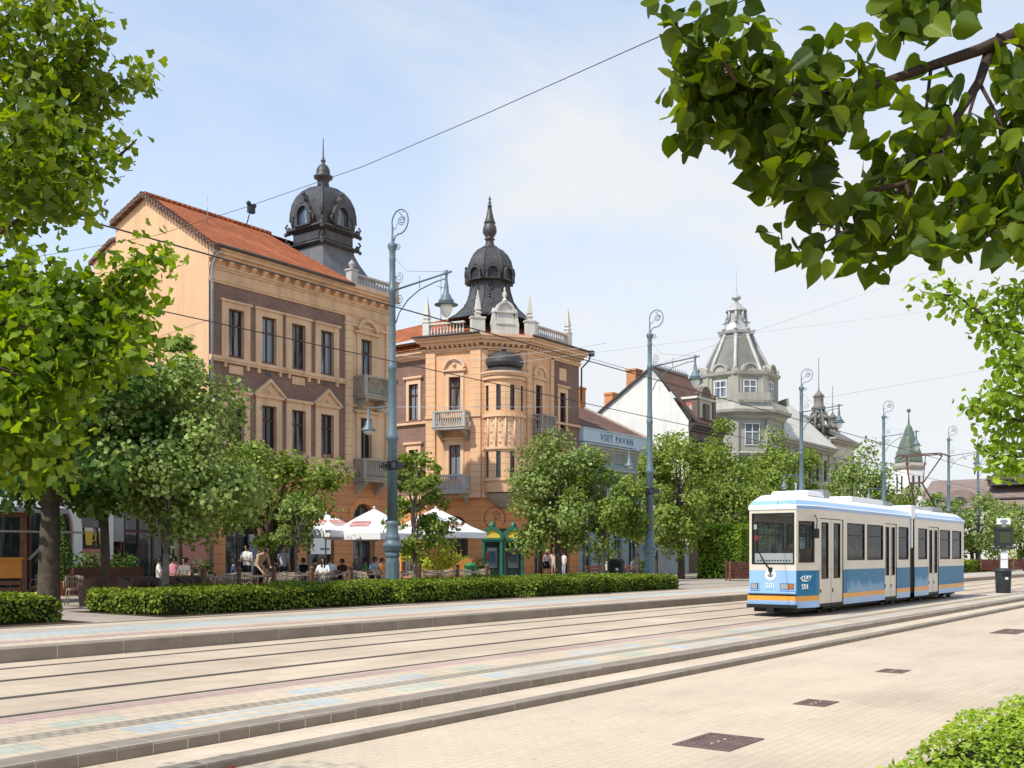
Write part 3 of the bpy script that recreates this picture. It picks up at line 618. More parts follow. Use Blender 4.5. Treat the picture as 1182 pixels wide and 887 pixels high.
def balcony(par,Mx,x0,x1,z,h=1.0,pr=.85,m='balc',nb=None):
    mb=MB(Mx); mb.box(x0,x1,-pr,.02,z-.16,z-.02); mb.box(x0-.05,x1+.05,-pr-.05,.02,z-.02,z+.06)
    for x in (x0+.09,x1-.09): mb.box(x-.09,x+.09,-pr+.0,-pr+.18,z+.06,z+h-.1)
    mb.box(x0,x1,-pr-.01,-pr+.2,z+h-.1,z+h)
    for x in (x0,x1-.14): mb.box(x+.002,x+.138,-pr+.2,.02,z+h-.098,z+h-.002)
    nb=nb or int((x1-x0)/.17)
    B_=lambda X,Y: mb.lathe([(.035,z+.06),(.055,z+.14),(.06,z+.3),(.03,z+h*.55),(.045,z+h*.75),(.045,z+h-.1)],6,0,(X,Y),cap=False)
    for i in range(nb): B_(x0+.24+(x1-x0-.48)*i/(nb-1),-pr+.09)
    for x in (x0+.07,x1-.07):
        for k in range(3): B_(x,-pr+.3+k*.2)
    b=part('balcony',mb,M[m],par)
    mb=MB(Mx)
    for x in (x0+.15,x1-.35): mb=MB(Mx); mb.prism([(0.02,z-.16),(-pr+.08,z-.16),(-pr+.1,z-.3),(-.25,z-.6),(0.02,z-.85)],x,x+.2,0,'yz'); part('bracket',mb,M['balc'],b)
    return b
def balustrade(par,Mx,x0,x1,z,h=.8,peds=(),m='white',y=0.,sp=.2):
    mb=MB(Mx); mb.box(x0,x1,y,y+.24,z,z+.12); mb.box(x0,x1,y-.02,y+.26,z+h-.1,z+h); n=max(2,int((x1-x0)/sp))
    for i in range(n): mb.lathe([(.04,z+.12),(.065,z+.22),(.07,z+.34),(.035,z+h*.6),(.055,z+h-.1)],6,0,(x0+.12+(x1-x0-.24)*i/(n-1),y+.12),cap=False)
    b=part('balustrade',mb,M[m],par)
    if peds:
        for p in peds: mb=MB(Mx); mb.box(p-.22,p+.22,y-.06,y+.32,z-.02,z+h+.08); mb.box(p-.27,p+.27,y-.1,y+.36,z+h+.08,z+h+.16); part('pedestal',mb,M[m],b)
    return b
def cornice(mb,x0,x1,z,steps,m=0,e=0.):
    "steps: (height, projection) from the bottom up; e closes the ends"
    for h,p in steps: mb.box(x0-p*e,x1+p*e,-p,.03,z,z+h,m); z+=h
def dentils(mb,x0,x1,z0,z1,pr,sp,w,m=0):
    n=int((x1-x0)/sp)
    for i in range(n):
        x=x0+(i+.5)*(x1-x0)/n; mb.prism([(.02,z1),(-pr,z1),(-pr,z1-(z1-z0)*.35),(-pr*.4,z0),(.02,z0)],x-w/2,x+w/2,m,'yz')
def sqs(ch=.18): # square plan with chamfered corners
    a=1-ch; return [(1,-a),(1,a),(a,1),(-a,1),(-1,a),(-1,-a),(-a,-1),(a,-1)]
# ================================================================ house 1: brick, peach and orange, with the square dome
b1=thing('apartment_house','peach and dark brick house with orange tiled roof, blank apricot gable and squat black dome','house',(28.85,38,GZ))
F1=frame(28.85,38,0,0); W1=11.7
ups=[1.46,3.36,5.17,7.03]; hw=.43
o2=[(c-hw,c+hw,10.62,12.73) for c in ups]; o1=[(c-hw,c+hw,6.65,8.60) for c in ups]
oc2=(9.37,10.15,10.62,12.75); oc1=(9.33,10.13,6.55,8.70)
mb=MB(F1)
wall_open(mb,0,8.25,5.95,13.75,o2+o1,0,.24,1); wall_open(mb,8.25,W1,5.95,13.75,[oc2,oc1],1,.24,1)
mb.poly([(0,0,13.75),(W1,0,13.75),(W1,0,15.25),(0,0,15.25)],1)
gar=[(.9,2.7,.3,3.9,1),(3.4,5.2,.3,3.9,1),(5.75,7.55,.3,3.9,1),(8.85,10.35,.3,4.3,1)]
wall_open(mb,0,W1,.1,5.95,gar,2,.4,2)
y1=0; e=W1
mb.poly([(e,0,.1),(e,7.1,.1),(e,7.1,17.5),(e,4.69,18.4),(e,0,15.25)],1); mb.poly([(0,7.1,.1),(e,7.1,.1),(e,7.1,17.5),(0,7.1,17.5)],1)
part('wall',mb,[M['brick'],M['stone1'],M['orange_g']],b1)
mb=MB(F1); G=[(0.0,.1),(0,15.3),(4.69,18.45),(7.1,17.7),(7.1,.1)]
mb.poly([(0,y,z) for y,z in G][::-1]); part('gable_wall',mb,M['gable'],b1)
mb=MB(F1)   # stone trim
for i,c in enumerate(ups):
    for lo,hi,zb,zt in ((c-hw-.36,c-hw,10.5,13.0),(c+hw,c+hw+.36,10.5,13.0),(c-hw-.34,c-hw,6.45,8.95),(c+hw,c+hw+.34,6.45,8.95)): mb.box(lo,hi,-.07,.02,zb,zt)
    mb.box(c-hw,c+hw,-.07,.02,12.73,13.0); mb.box(c-hw-.44,c+hw+.44,-.14,.02,13.0,13.1); mb.box(c-hw,c+hw,-.07,.02,8.6,8.95)
    mb.box(c-hw-.42,c+hw+.42,-.16,.02,8.95,9.08)
    if i%2: 
        mb.prism([(c-hw-.42,9.08),(c+hw+.42,9.08),(c,9.72)],-.07,.02); 
        mb.prism([(c-hw-.55,9.06),(c-hw-.44,9.02),(c+.0,9.70),(c,9.86)],-.2,.02); mb.prism([(c+hw+.55,9.06),(c,9.862),(c,9.702),(c+hw+.44,9.02)],-.2,.02)
        mb.sphere((c,-.08,9.28),.12,0,8,5)
    mb.box(c-.4,c+.4,-.05,.02,9.82 if not i%2 else 9.98,10.2) if not i%2 else None
    for x in (c-hw-.2,c+hw+.2): mb.box(x-.07,x+.07,-.13,.02,10.05,10.26)
    mb.box(c-.16,c+.16,-.03,.02,10.02,10.2,1) if i%2 else None
mb.box(0,8.25,-.16,.02,10.26,10.36); mb.box(0,8.25,-.2,.02,10.36,10.5)
for z0,z1 in ((6.0,6.45),): mb.box(0,8.25,-.06,.02,z0,z1)
mb.box(0,W1,-.22,.02,5.82,6.0); mb.box(0,W1,-.14,.02,5.7,5.82)
for c in ups: mb.box(c-hw-.36,c+hw+.36,-.10,.02,6.08,6.4)
part('stone_trim',mb,[M['stone1'],M['pane_d']],b1)
mb=MB(F1)
for a,b in ((8.25,8.75),(W1-.5,W1)): mb.box(a,b,-.10,.02,6.0,13.75)
for z in (9.2,13.3): mb.box(8.2,W1+.03,-.13,.02,z,z+.12)
part('corner_pilaster',mb,M['stone1q'],b1)
for (a,b,c,d) in (oc2,oc1):
    mb=MB(F1)
    for lo,hi in ((a-.28,a),(b,b+.28)): mb.box(lo,hi,-.08,.02,c,d+.25)
    mb.box(a,b,-.08,.02,d,d+.25); mb.box(a-.5,b+.5,-.2,.02,d+.25,d+.36); part('window_surround',mb,M['stone1'],b1)
mb=MB(F1)
cx=(oc2[0]+oc2[1])/2; o_=arc(cx,13.02,.78,12,.25,PI-.25); i_=arc(cx,13.0,.62,12,.25,PI-.25)
for k in range(12): mb.prism([o_[k],o_[k+1],i_[k+1],i_[k]],-.24,.02)
mb.prism([(cx-.6,13.12)]+i_[::-1]+[(cx+.6,13.12)],-.07,.02)
part('pediment',mb,M['stone1'],b1)
mb=MB(F1); cornice(mb,0,W1,14.35,[(.10,.06),(.08,.12)],0); cornice(mb,0,W1,14.78,[(.16,.3),(.14,.48),(.18,.58)],0); dentils(mb,.1,W1,14.53,14.78,.28,.62,.22,1); cornice(mb,0,W1,13.75,[(.1,.05),(.06,.1)],0)
mb2=MB(F1)
part('cornice',mb,[M['stone1'],M['gable']],b1)
mb=MB(F1); mb.tube([(-.1,-.66,15.24),(8.3,-.66,15.2)],.075,8); part('gutter',mb,M['gutter_d'],b1)
mb=MB(F1); mb.tube([(.06,-.62,15.2),(.06,-.55,14.9),(.07,-.2,14.45),(.07,-.14,14.),(.07,-.14,.3)],.065,8); part('drainpipe',mb,M['gutter'],b1)
for c in ups:
    i=ups.index(c)
    window(b1,F1,c-hw,c+hw,10.62,12.73,['pane_h','pane_c','pane_h','pane_c'][i],trans=.34); window(b1,F1,c-hw,c+hw,6.65,8.6,'pane_d' if i!=2 else 'pane_h',trans=.34)
window(b1,F1,*oc2,'pane_c',trans=.3); window(b1,F1,*oc1,'pane_d',trans=.3)
balcony(b1,F1,8.9,10.75,9.78,1.0,.8); balcony(b1,F1,8.85,10.75,5.55,1.0,.8)
for k,o in enumerate(gar): window(b1,F1,*o[:4],'shop','gutter_d',.34,.08,0,True,1,'shop_window')
mb=MB(F1)
for o in gar:
    mb=MB(F1); r=(o[1]-o[0])/2; cc=(o[0]+o[1])/2; zc=o[3]-r; A=arc(cc,zc,r+.32,14); I_=arc(cc,zc,r,14)
    for k in range(14): mb.prism([A[k],A[k+1],I_[k+1],I_[k]],-.06+.012*(k%2),.02)
    part('arch_surround',mb,M['orange_b'],b1)
# shop front left of the tree: grey door recess with a light panel, a framed white menu window
mb=MB(F1); text_into(mb,'IMAK',.42,Matrix.Translation((6.55,-.05,5.1))@Matrix.Rotation(PI/2,4,'X'),0,.03); part('shop_letters',mb,M['wood'],b1)
mb=MB(F1); mb.box(2.15,2.65,-.12,-.02,.5,2.6,0); mb.box(2.2,2.6,-.135,-.12,1.5,2.3,1); part('cash_machine',mb,[M['gutter'],M['navy']],b1)
mb=MB(F1); mb.box(5.9,7.2,-.12,-.03,1.7,2.9,0); mb.box(6.0,6.4,-.135,-.12,2.5,2.7,1); mb.box(6.5,7.1,-.135,-.12,1.9,2.0,1); part('menu_board',mb,[M['paper'],M['navy']],b1)
mb=MB(F1); q=[(-.15,-.62,15.28),(8.5,-.62,15.28),(7.2,4.69,18.5),(-.15,4.69,18.5)]
mb.poly(q); mb.poly([(-.15,4.69,18.5),(11.7,4.69,18.5),(11.7,7.3,17.6),(-.15,7.3,17.6)])
mb.poly([(p[0],p[1],p[2]-.12) for p in q][::-1])
for i in range(27): x=-.1+i*.28; mb.tube([(x,4.66,18.54),(x+.27,4.66,18.52)],.1,6)
rf=part('roof',mb,M['roof'],b1)
mb=MB(F1)
for (a,b) in (((-.7,15.12),(4.69,18.5)),((4.69,18.5),(7.25,17.6))):
    (ya,za),(yb,zb)=a,b; L=math.hypot(yb-ya,zb-za); n=int(L/.26)
    for i in range(n):
        f,g=i/n,(i+1)/n-.01; mb.prism([(ya+(yb-ya)*f,za+(zb-za)*f+.10),(ya+(yb-ya)*g,za+(zb-za)*g+.07),(ya+(yb-ya)*g,za+(zb-za)*g-.16),(ya+(yb-ya)*f,za+(zb-za)*f-.16)],-.26,.12,0,'yz')
part('verge_tiles',mb,M['roof_b'],rf)
# metal roof of the corner bay, dome
DX,DY=9.9,3.3; mb=MB(F1); DQ=F1@Matrix.Translation((DX,DY,1.21))@Matrix.Diagonal((.82,.82,.912,1))
mb.loft([(3.0,15.3),(2.55,15.8),(2.1,16.2),(1.7,16.7),(1.38,17.3),(1.2,17.75),(1.14,18.0)],sqs(.06),0,(DX-.0,DY),True); part('roof',mb,M['slate_l'],b1,'grey sheet metal flared roof under the dome')
mb=MB(DQ); pr=[(1.52,18.3),(1.6,18.38),(1.6,18.5),(1.46,18.56),(1.40,19.15),(1.52,19.22),(1.66,19.3),(1.66,19.42),(1.55,19.46),(1.60,19.9),(1.58,20.4),(1.49,20.9),(1.30,21.35),(1.02,21.7),(.66,21.95),(.32,22.05),(.3,22.2)]
mb.loft(pr,sqs(.16),0)
for sx in (-1,1):
    for sy in (-1,1):
        mb.tube([(sx*r*.93,sy*r*.93,z+.03) for r,z in pr[9:16]],.075,6)
        p=Vector((sx*1.56,sy*1.56,0))
        for z,s in ((18.5,.16),(19.38,.19)): mb.sphere((p.x,p.y,z),s,0,7,5,1.4); mb.sphere((p.x+sx*.13,p.y+sy*.13,z-.2),s*.7,0,6,5); mb.tube([(p.x,p.y,z),(p.x+sx*.15,p.y+sy*.15,z+.25),(p.x+sx*.05,p.y+sy*.05,z+.4)],.07,5)
for k in range(4): # pilasters, rolls
    mb.M=DQ@Matrix.Rotation(k*PI/2,4,'Z'); mb.box(-1.2,1.2,-1.5,-1.3,18.62,19.1); mb.tube([(-1.5,-1.62,18.44),(1.5,-1.62,18.44)],.07,6); mb.tube([(-1.6,-1.68,19.36),(1.6,-1.68,19.36)],.08,6)
dm=part('dome',mb,M['slate'],b1)
for k in range(4):
    Q=DQ@Matrix.Rotation(k*PI/2,4,'Z')@Matrix.Translation((0,0,19.5))@Matrix.Diagonal((1.18,1.,1.12,1))@Matrix.Translation((0,0,-19.5)); mb=MB(Q)
    O=arc(0,20.05,.62,12); I_=arc(0,20.05,.40,12)
    for j in range(12): mb.prism([O[j],O[j+1],I_[j+1],I_[j]],-1.86,-1.3)
    for s in (-1,1): mb.box(s*.52-.12,s*.52+.12,-1.84,-1.4,19.5,20.05); mb.sphere((s*.68,-1.82,20.0),.12,0,6,5); mb.tube([(s*.74,-1.74,19.5),(s*.82,-1.78,19.8),(s*.6,-1.76,20.1)],.07,5)
    mb.box(-.62,.62,-1.84,-1.4,19.44,19.52); mb.prism([(-.16,20.6),(.16,20.6),(.2,20.8),(0,21.1),(-.2,20.8)],-1.88,-1.1); mb.sphere((0,-1.74,21.1),.14,0,6,5)
    d=part('dormer',mb,M['slate'],dm)
    mb=MB(Q); mb.poly([(-.42,-1.64,19.52),(.42,-1.64,19.52)]+[(p[0],-1.64,p[1]) for p in arc(0,20.05,.42,10)]); part('window_pane',mb,M['pane_f'],dm)
mb=MB(DQ); mb.lathe([(.34,22.05),(.40,22.2),(.36,22.35),(.42,22.5),(.62,22.62),(.64,22.72),(.46,22.8),(.46,22.95),(.44,23.1),(.33,23.3),(.14,23.45),(.1,23.55),(.18,23.63),(.1,23.75),(.05,23.9),(.03,24.9),(.01,25.)],12,0); part('finial',mb,M['slate'],dm)
balustrade(b1,F1,8.5,11.75,15.3,.62,(8.55,11.6),'balus',-.35,.2)
for x in (8.55,11.6): mb=MB(F1@Matrix.Translation((0,0,-.25))); mb.lathe([(.07,16.3),(.1,16.36),(.05,16.42),(.17,16.55),(.17,16.65),(.02,16.82)],8,0,(x,-.22)); part('ball_finial',mb,M['balus'],b1)
mb=MB(F1); mb.prism([(7.11,.1),(7.11,16.95),(8.0,16.95),(9.7,16.2),(9.7,.1)],.4,6.,0,'yz'); part('rear_wing',mb,M['gable'],b1)
mb=MB(F1); mb.prism([(7.05,16.96),(7.05,17.12),(8.05,17.12),(9.9,16.3),(9.9,16.14),(8.0,16.96)],.25,6.1,0,'yz'); part('rear_roof',mb,M['roof_b'],b1)
mb=MB(F1); mb.tube([(1.9,2.6,17.0),(1.9,2.6,18.6)],.02,4); part('roof_rod',mb,M['gutter'],b1)
# ================================================================ house 2: apricot corner house with bell dome
C2=Vector((52.75,38)); p1=R(-35.5); p0=R(-75.5)
C1=C2-2.9*Vector((math.cos(p1),math.sin(p1))); C0=C1-3.75*Vector((math.cos(p0),math.sin(p0)))
b2=thing('corner_house','apricot corner house with round bay, white roof balustrade and tall dark bell shaped dome','house',(C2.x,C2.y,GZ))
FA=frame(C0.x,C0.y,0,p0); FB=frame(C1.x,C1.y,0,p1); FC=frame(C2.x,C2.y,0,0); FD=frame(C0.x+.35,C0.y,0,R(-90))@Matrix.Translation((-6,0,0))
TA,TB,TC=3.75,2.9,6.1
wa=[(1.55,2.35,10.55,12.75),(1.55,2.35,6.3,8.5)]; wc=[(1.0,1.72,9.6,12.45),(1.0,1.72,6.2,8.4),(3.75,4.45,9.9,12.3),(3.75,4.45,6.0,8.2)]; wd=[(4.2,5.0,10.3,12.6),(4.2,5.0,6.2,8.4),(2.,2.8,10.3,12.6)]
ga=[(1.05,2.85,.3,4.1,1)]; gc=[(.9,2.1,.3,3.6),(2.7,3.4,.3,3.6),(4.0,5.0,.3,3.6)]; gd=[(1,2.2,.3,3.6),(3.5,4.7,.3,3.6)]
mb=MB(FA); wall_open(mb,0,TA,5.2,15.0,wa,0); wall_open(mb,0,TA,.1,5.2,ga,1,.35)
mb.M=FB; wall_open(mb,0,TB,5.2,15.0,[],0); wall_open(mb,0,TB,.1,5.2,[(.9,2.0,.3,3.3)],1,.5)
mb.M=FC; wall_open(mb,0,2.9,5.2,15.0,wc[:2],0); wall_open(mb,2.9,TC,5.2,15.,wc[2:],2); wall_open(mb,0,TC,.1,5.2,gc,1,.35)
mb.M=FD; wall_open(mb,0,6,5.2,14.1,wd,2); mb.poly([(0,0,14.1),(6,0,14.1),(6,0,15.3),(0,0,15.3)],0); wall_open(mb,0,6,.1,5.2,gd,1,.35)
mb.M=FC; mb.poly([(TC,0,.1),(TC,11,.1),(TC,11,15),(TC,0,15)],0)
part('wall',mb,[M['peach2'],M['orange_b'],M['brick']],b2)
mb=MB(FA)
for a,b in ((-.02,.62),(TA-.7,TA-.005)): mb.box(a,b,-.12,.02,5.2,14.4)
mb.M=FB; mb.box(.005,.4,-.10,.02,5.2,14.4); mb.box(TB-.4,TB-.005,-.10,.02,5.2,14.4)
mb.M=FC; mb.box(.005,.55,-.12,.02,5.2,14.4); mb.box(2.65,3.0,-.10,.02,5.2,14.4)
part('quoin_pilaster',mb,M['peach2q'],b2)
mb=MB(FA)
def surround(mb,o,arch=False):
    a,b,c,d=o[:4]
    for lo,hi in ((a-.22,a),(b,b+.22)): mb.box(lo,hi,-.07,.02,c-.05,d+.2)
    mb.box(a,b,-.07,.02,d,d+.2); mb.box(a-.4,b+.4,-.18,.02,d+.35,d+.47); mb.box(a-.22,b+.22,-.05,.02,d+.2,d+.35)
    if arch:
        cx=(a+b)/2; O=arc(cx,d+.47,.8,12,.1,PI-.1); I_=arc(cx,d+.45,.62,12,.1,PI-.1)
        for k in range(12): mb.prism([O[k],O[k+1],I_[k+1],I_[k]],-.24,.02)
        mb.prism([(cx-.62,d+.475)]+I_[::-1]+[(cx+.62,d+.475)],-.08,.02); mb.sphere((cx,-.1,d+.75),.14,0,8,5)
for k,o in enumerate(wa): surround(mb,o,k==0)
mb.box(-.03,TA,-.2,.02,10.2,10.36); mb.box(-.03,TA,-.18,.02,5.2,5.42)
mb.M=FC
for k,o in enumerate(wc): surround(mb,o,k==0)
mb.box(0,TC,-.17,.02,10.2,10.34) ; mb.box(0,TC,-.18,.02,5.2,5.42); mb.box(3.7,4.5,-.05,.02,13.1,13.9)
mb.M=FB; mb.box(0,TB,-.16,.02,5.2,5.42)
mb.M=FD
for k,o in enumerate(wd): surround(mb,o)
mb.box(0,6,-.16,.02,10.0,10.14); mb.box(0,6,-.16,.02,5.2,5.42)
part('stone_trim',mb,M['trim2'],b2)
st=[(.12,.1),(.1,.18)]; st2=[(.2,.34),(.18,.55),(.14,.68)]
mb=MB(FA)
for Fm,T,e0,e1 in ((FA,TA,.68,.24),(FB,TB,.24,.24),(FC,TC,.24,.5)):
    mb.M=Fm
    z=14.3
    for h,p in st: mb.box(-p*.35,T+p*.35,-p,.03,z,z+h); z+=h
    dentils(mb,0,T,14.52,14.72,.3,.34,.16); z=14.72
    for h,p in st2: mb.box(-p*(.36 if Fm!=FA else .9),T+p*.36,-p,.03,z,z+h); z+=h
mb.M=FD; cornice(mb,0,6,14.1,[(.12,.1),(.2,.3),(.2,.5)])
part('cornice',mb,M['trim2'],b2)
mb=MB(FA); mb.tube([(-.7,-.75,15.26),(TA+.2,-.75,15.26)],.07,6); mb.M=FC; mb.tube([(-.25,-.75,15.26),(TC+.4,-.75,15.26)],.07,6); mb.tube([(TC+.35,-.75,15.2),(TC+.3,-.6,14.7),(TC+.05,-.18,14.2),(TC+.05,-.16,12)],.06,6); mb.box(TC+.2,TC+.55,-.9,-.6,15.0,15.35); part('gutter',mb,M['gutter_d'],b2)
for k,o in enumerate(wa): window(b2,FA,*o,['pane_h','pane_c'][k],trans=.28)
for k,o in enumerate(wc): window(b2,FC,*o,'pane_d',trans=.28)
for k,o in enumerate(wd): window(b2,FD,*o,['pane_c','pane_d','pane_h'][k],trans=.3)
window(b2,FA,*ga[0][:4],'shop','gutter_d',.3,.08,0,True,2,'shop_window')
for o in gc: window(b2,FC,*o,'shop','wood',.3,.08,.2,False,1,'shop_window')
for o in gd: window(b2,FD,*o,'shop','wood',.3,.08,.2,False,1,'shop_window')
window(b2,FB,.9,2.0,.3,3.3,'shop','wood',.45,.1,.25,False,1,'door')
balcony(b2,FA,.85,3.05,9.55,1.0,.95,'balus'); balcony(b2,FA,.85,3.05,5.6,1.0,.95,'balus'); balcony(b2,FC,.55,2.2,9.5,1.0,.85)
# round bay (oriel)
OR=1.28; Q=FB@Matrix.Translation((TB/2,0,0)); NN=14; angs=[PI+PI*i/NN for i in range(NN+1)]
def oring(mb,prof,m=0,closed=True):
    sh=[(math.cos(a),math.sin(a)) for a in angs]
    vs=[];fs=[];n=len(sh)
    for r,z in prof: vs+=[(r*x,r*y,z) for x,y in sh]
    for k in range(len(prof)-1):
        for i in range(n-1): fs.append((k*n+i,k*n+i+1,(k+1)*n+i+1,(k+1)*n+i))
    mb.add(vs,fs,m)
mb=MB(Q); slots=[]
oring(mb,[(OR,5.5),(OR,6.4)]); oring(mb,[(OR,8.0),(OR,10.2)],2); oring(mb,[(OR,10.2),(OR,10.5)]) ; oring(mb,[(OR,12.05),(OR,12.85)])
for z0,z1 in ((6.4,8.0),(10.5,12.05)):
    for i in range(NN):
        a0,a1=angs[i],angs[i+1]
        if i%3==1 : slots.append((a0,a1,z0,z1)); continue
        mb.poly([(OR*math.cos(a0),OR*math.sin(a0),z0),(OR*math.cos(a1),OR*math.sin(a1),z0),(OR*math.cos(a1),OR*math.sin(a1),z1),(OR*math.cos(a0),OR*math.sin(a0),z1)],1)
bay=part('bay',mb,[M['peach2'],M['peach2q'],M['trim2']],b2)
for a,b in (((OR+.02,6.2),(OR+.1,6.32)),((OR+.02,8.25),(OR+.12,8.12)),((OR+.02,10.1),(OR+.14,10.25)),((OR+.02,12.4),(OR+.12,12.55))):
    mb=MB(Q); z0,z1=min(a[1],b[1]),max(a[1],b[1]); oring(mb,[(OR,z0),(b[0],z0),(b[0],z1),(OR,z1)]); part('string_course',mb,M['trim2'],bay)
mb=MB(Q)
oring(mb,[(OR,12.6),(OR+.14,12.62),(OR+.24,12.78),(OR+.24,12.88),(OR*.5,12.9)]); part('bay_cornice',mb,M['trim2'],bay); mb=MB(Q)
for i in range(0,NN+1,2):
    a=angs[i]; mb.tube([((OR+.03)*math.cos(a),(OR+.03)*math.sin(a),8.25),((OR+.03)*math.cos(a),(OR+.03)*math.sin(a),10.1)],.06,5)
for i in range(1,NN,2): # carved relief on the middle panels
    a=angs[i]; 
    for k,z in enumerate((8.55,8.85,9.2,9.6,9.9)): mb.sphere(((OR+.01)*math.cos(a+(.05 if k%2 else -.05)),(OR+.01)*math.sin(a+(.05 if k%2 else -.05)),z),.05 if k%2 else .075,0,6,5)
part('carved_panels',mb,M['trim2'],bay)
mb=MB(Q); oring(mb,[(.25,4.55),(.6,4.75),(.95,5.05),(OR+.02,5.42)]); part('bay_bracket',mb,M['balc'],bay)
for s in slots:
    mb=MB(Q); a0,a1,z0,z1=s; r=OR-.12
    mb.poly([(r*math.cos(a0),r*math.sin(a0),z0),(r*math.cos(a1),r*math.sin(a1),z0),(r*math.cos(a1),r*math.sin(a1),z1),(r*math.cos(a0),r*math.sin(a0),z1)])
    f=part('slit_window',mb,M['pane_d'],bay)
mb=MB(Q); oring(mb,[(1.45,12.88),(1.2,13.05),(1.0,13.2)]); oring(mb,[(1.0,13.2),(1.16,13.3),(1.24,13.5),(1.2,13.75),(1.0,14.0),(.6,14.2),(.2,14.28),(.15,14.5),(.001,14.55)])
part('bay_cupola',mb,M['slate'],bay)
# roof, balustrade, dome
mb=MB(); e0=C0+Vector((-.5,.3)); E=[(C0.x-.55,C0.y+6,15.0),(C0.x-.55,C0.y-.1,15.25),(C1.x-.45,C1.y-.3,15.25),(C2.x-.2,C2.y-.6,15.25),(C2.x+TC+.4,C2.y-.7,15.25),(C2.x+TC+.4,C2.y+12,15.25)]
ins=[(C0.x+3.,C0.y+6,17.),(C0.x+3.0,C0.y+1.2,17.2),(C1.x+2.6,C1.y+2.2,17.2),(C2.x+1.2,C2.y+3.6,17.2),(C2.x+TC-1.5,C2.y+3.6,17.2),(C2.x+TC-1.5,C2.y+12,17.2)]
for i in range(5): mb.poly([E[i],E[i+1],ins[i+1],ins[i]])
mb.poly(ins); mb.M=FD; mb.poly([(0,-.62,14.64),(6,-.62,14.64),(6,.2,15.32),(0,.2,15.32)]); part('roof',mb,M['roof'],b2)
balustrade(b2,FA,.1,2.75,15.28,.85,(.12,),'parapet',-.35,.22); balustrade(b2,FC,.75,4.3,15.28,.85,(.55,4.4,),'parapet',-.35,.22)
mb=MB(FB); mb.box(-.75,.1,-.5,-.1,15.27,16.15); mb.box(-.8,.15,-.55,-.05,16.15,16.25); mb.box(2.75,3.35,-.5,-.1,15.27,16.15); mb.box(2.7,3.4,-.55,-.05,16.15,16.25)
GS=FB@Matrix.Translation((1.42,0,15.27))@Matrix.Diagonal((.78,1,.84,1))@Matrix.Translation((-1.42,0,-15.27)); mb.M=GS; mb.box(.3,2.55,-.45,-.08,15.27,16.0); mb.box(.62,2.22,-.5,-.06,16.0,16.1); mb.box(.7,2.14,-.42,-.1,16.1,16.9); O=arc(1.42,16.95,.78,14); I_=arc(1.42,16.95,.62,14)
for k in range(14): mb.prism([O[k],O[k+1],I_[k+1],I_[k]],-.5,-.08)
mb.prism([(.80,16.902)]+I_[::-1]+[(2.04,16.902)],-.36,-.1); mb.box(.6,2.24,-.52,-.06,16.85,16.95)
for x in (.5,2.34): mb.prism([(x-.25,15.95),(x+.25,15.95),(x+.16,16.4),(x+.1,16.75),(x-.1,16.75),(x-.16,16.4)],-.42,-.12); mb.lathe([(.12,16.75),(.2,16.9),(.14,17.05),(.04,17.2)],8,0,(x,-.27))
mb.lathe([(.28,17.7),(.16,17.85),(.08,18.0),(.2,18.2),(.16,18.35),(.05,18.5),(.1,18.6),(.01,18.8)],10,0,(1.42,-.28))
part('parapet_gable',mb,M['parapet'],b2)
mb=MB(FB)
def obel(x,y,m=0): mb.loft([(.17,16.2),(.17,16.3),(.12,16.34),(.2,16.5),(.1,16.6),(.17,16.7),(.02,17.9)],[(1,-1),(1,1),(-1,1),(-1,-1)],m,(x,y))
for Fo,xo,yo in ((FB,-.32,-.3),(FB,3.05,-.3),(FA,.12,-.22),(FC,4.4,-.22)): mb=MB(Fo); obel(xo,yo); part('obelisk',mb,M['parapet'],b2)
dc=C2+Vector((.12,2.95)); c8=(0,0); D2=Matrix.Translation((dc.x,dc.y,16.5-16.6*.83))@Matrix.Diagonal((.86,.86,.83,1))
pr=[(3.3,16.6),(2.7,17.0),(2.1,17.6),(1.72,18.2),(1.5,19.0),(1.40,19.75),(1.5,19.8),(1.62,19.86),(1.62,20.0),(1.68,20.4),(1.66,20.8),(1.55,21.3),(1.3,21.8),(.95,22.2),(.6,22.42),(.45,22.5)]
mb=MB(D2)
sh=[(math.cos(TH*0+PI/8+k*PI/4)/math.cos(PI/8)*.97,math.sin(PI/8+k*PI/4)/math.cos(PI/8)*.97) for k in range(8)]
mb.loft(pr,sh,0,c8)
for x,y in sh: mb.tube([(c8[0]+r*x,c8[1]+r*y,z) for r,z in pr],.055,5)
for k in range(8):
    mb.M=D2@Matrix.Rotation(k*PI/4,4,'Z'); O=arc(0,20.25,.52,10); I_=arc(0,20.25,.36,10)
    for j in range(10): mb.prism([O[j],O[j+1],I_[j+1],I_[j]],-1.86,-1.5)
    for s in (-1,1): mb.box(s*.44-.08,s*.44+.08,-1.82,-1.3,19.7,20.25)
    mb.sphere((0,-1.78,20.85),.12,0,6,5)
    mb.box(-.6,.6,-1.75,-1.4,19.72,19.84)
    rs=random.Random(k)
    for j in range(9): # cast ornament below the arches
        z=17.7+j*.22; y=-np.interp(z,[q[1] for q in pr],[q[0] for q in pr])*.97; mb.sphere((rs.uniform(-.25,.25)*(1.2-.05*j),y,z),rs.uniform(.08,.14),0,6,5)
dm=part('dome',mb,M['slate'],b2)
for k in range(8):
    mb=MB(D2@Matrix.Rotation(k*PI/4,4,'Z')); mb.poly([(-.36,-1.7,19.84),(.36,-1.7,19.84)]+[(p[0],-1.7,p[1]) for p in arc(0,20.25,.36,8)]); part('dormer_panel',mb,M['iron'],dm)
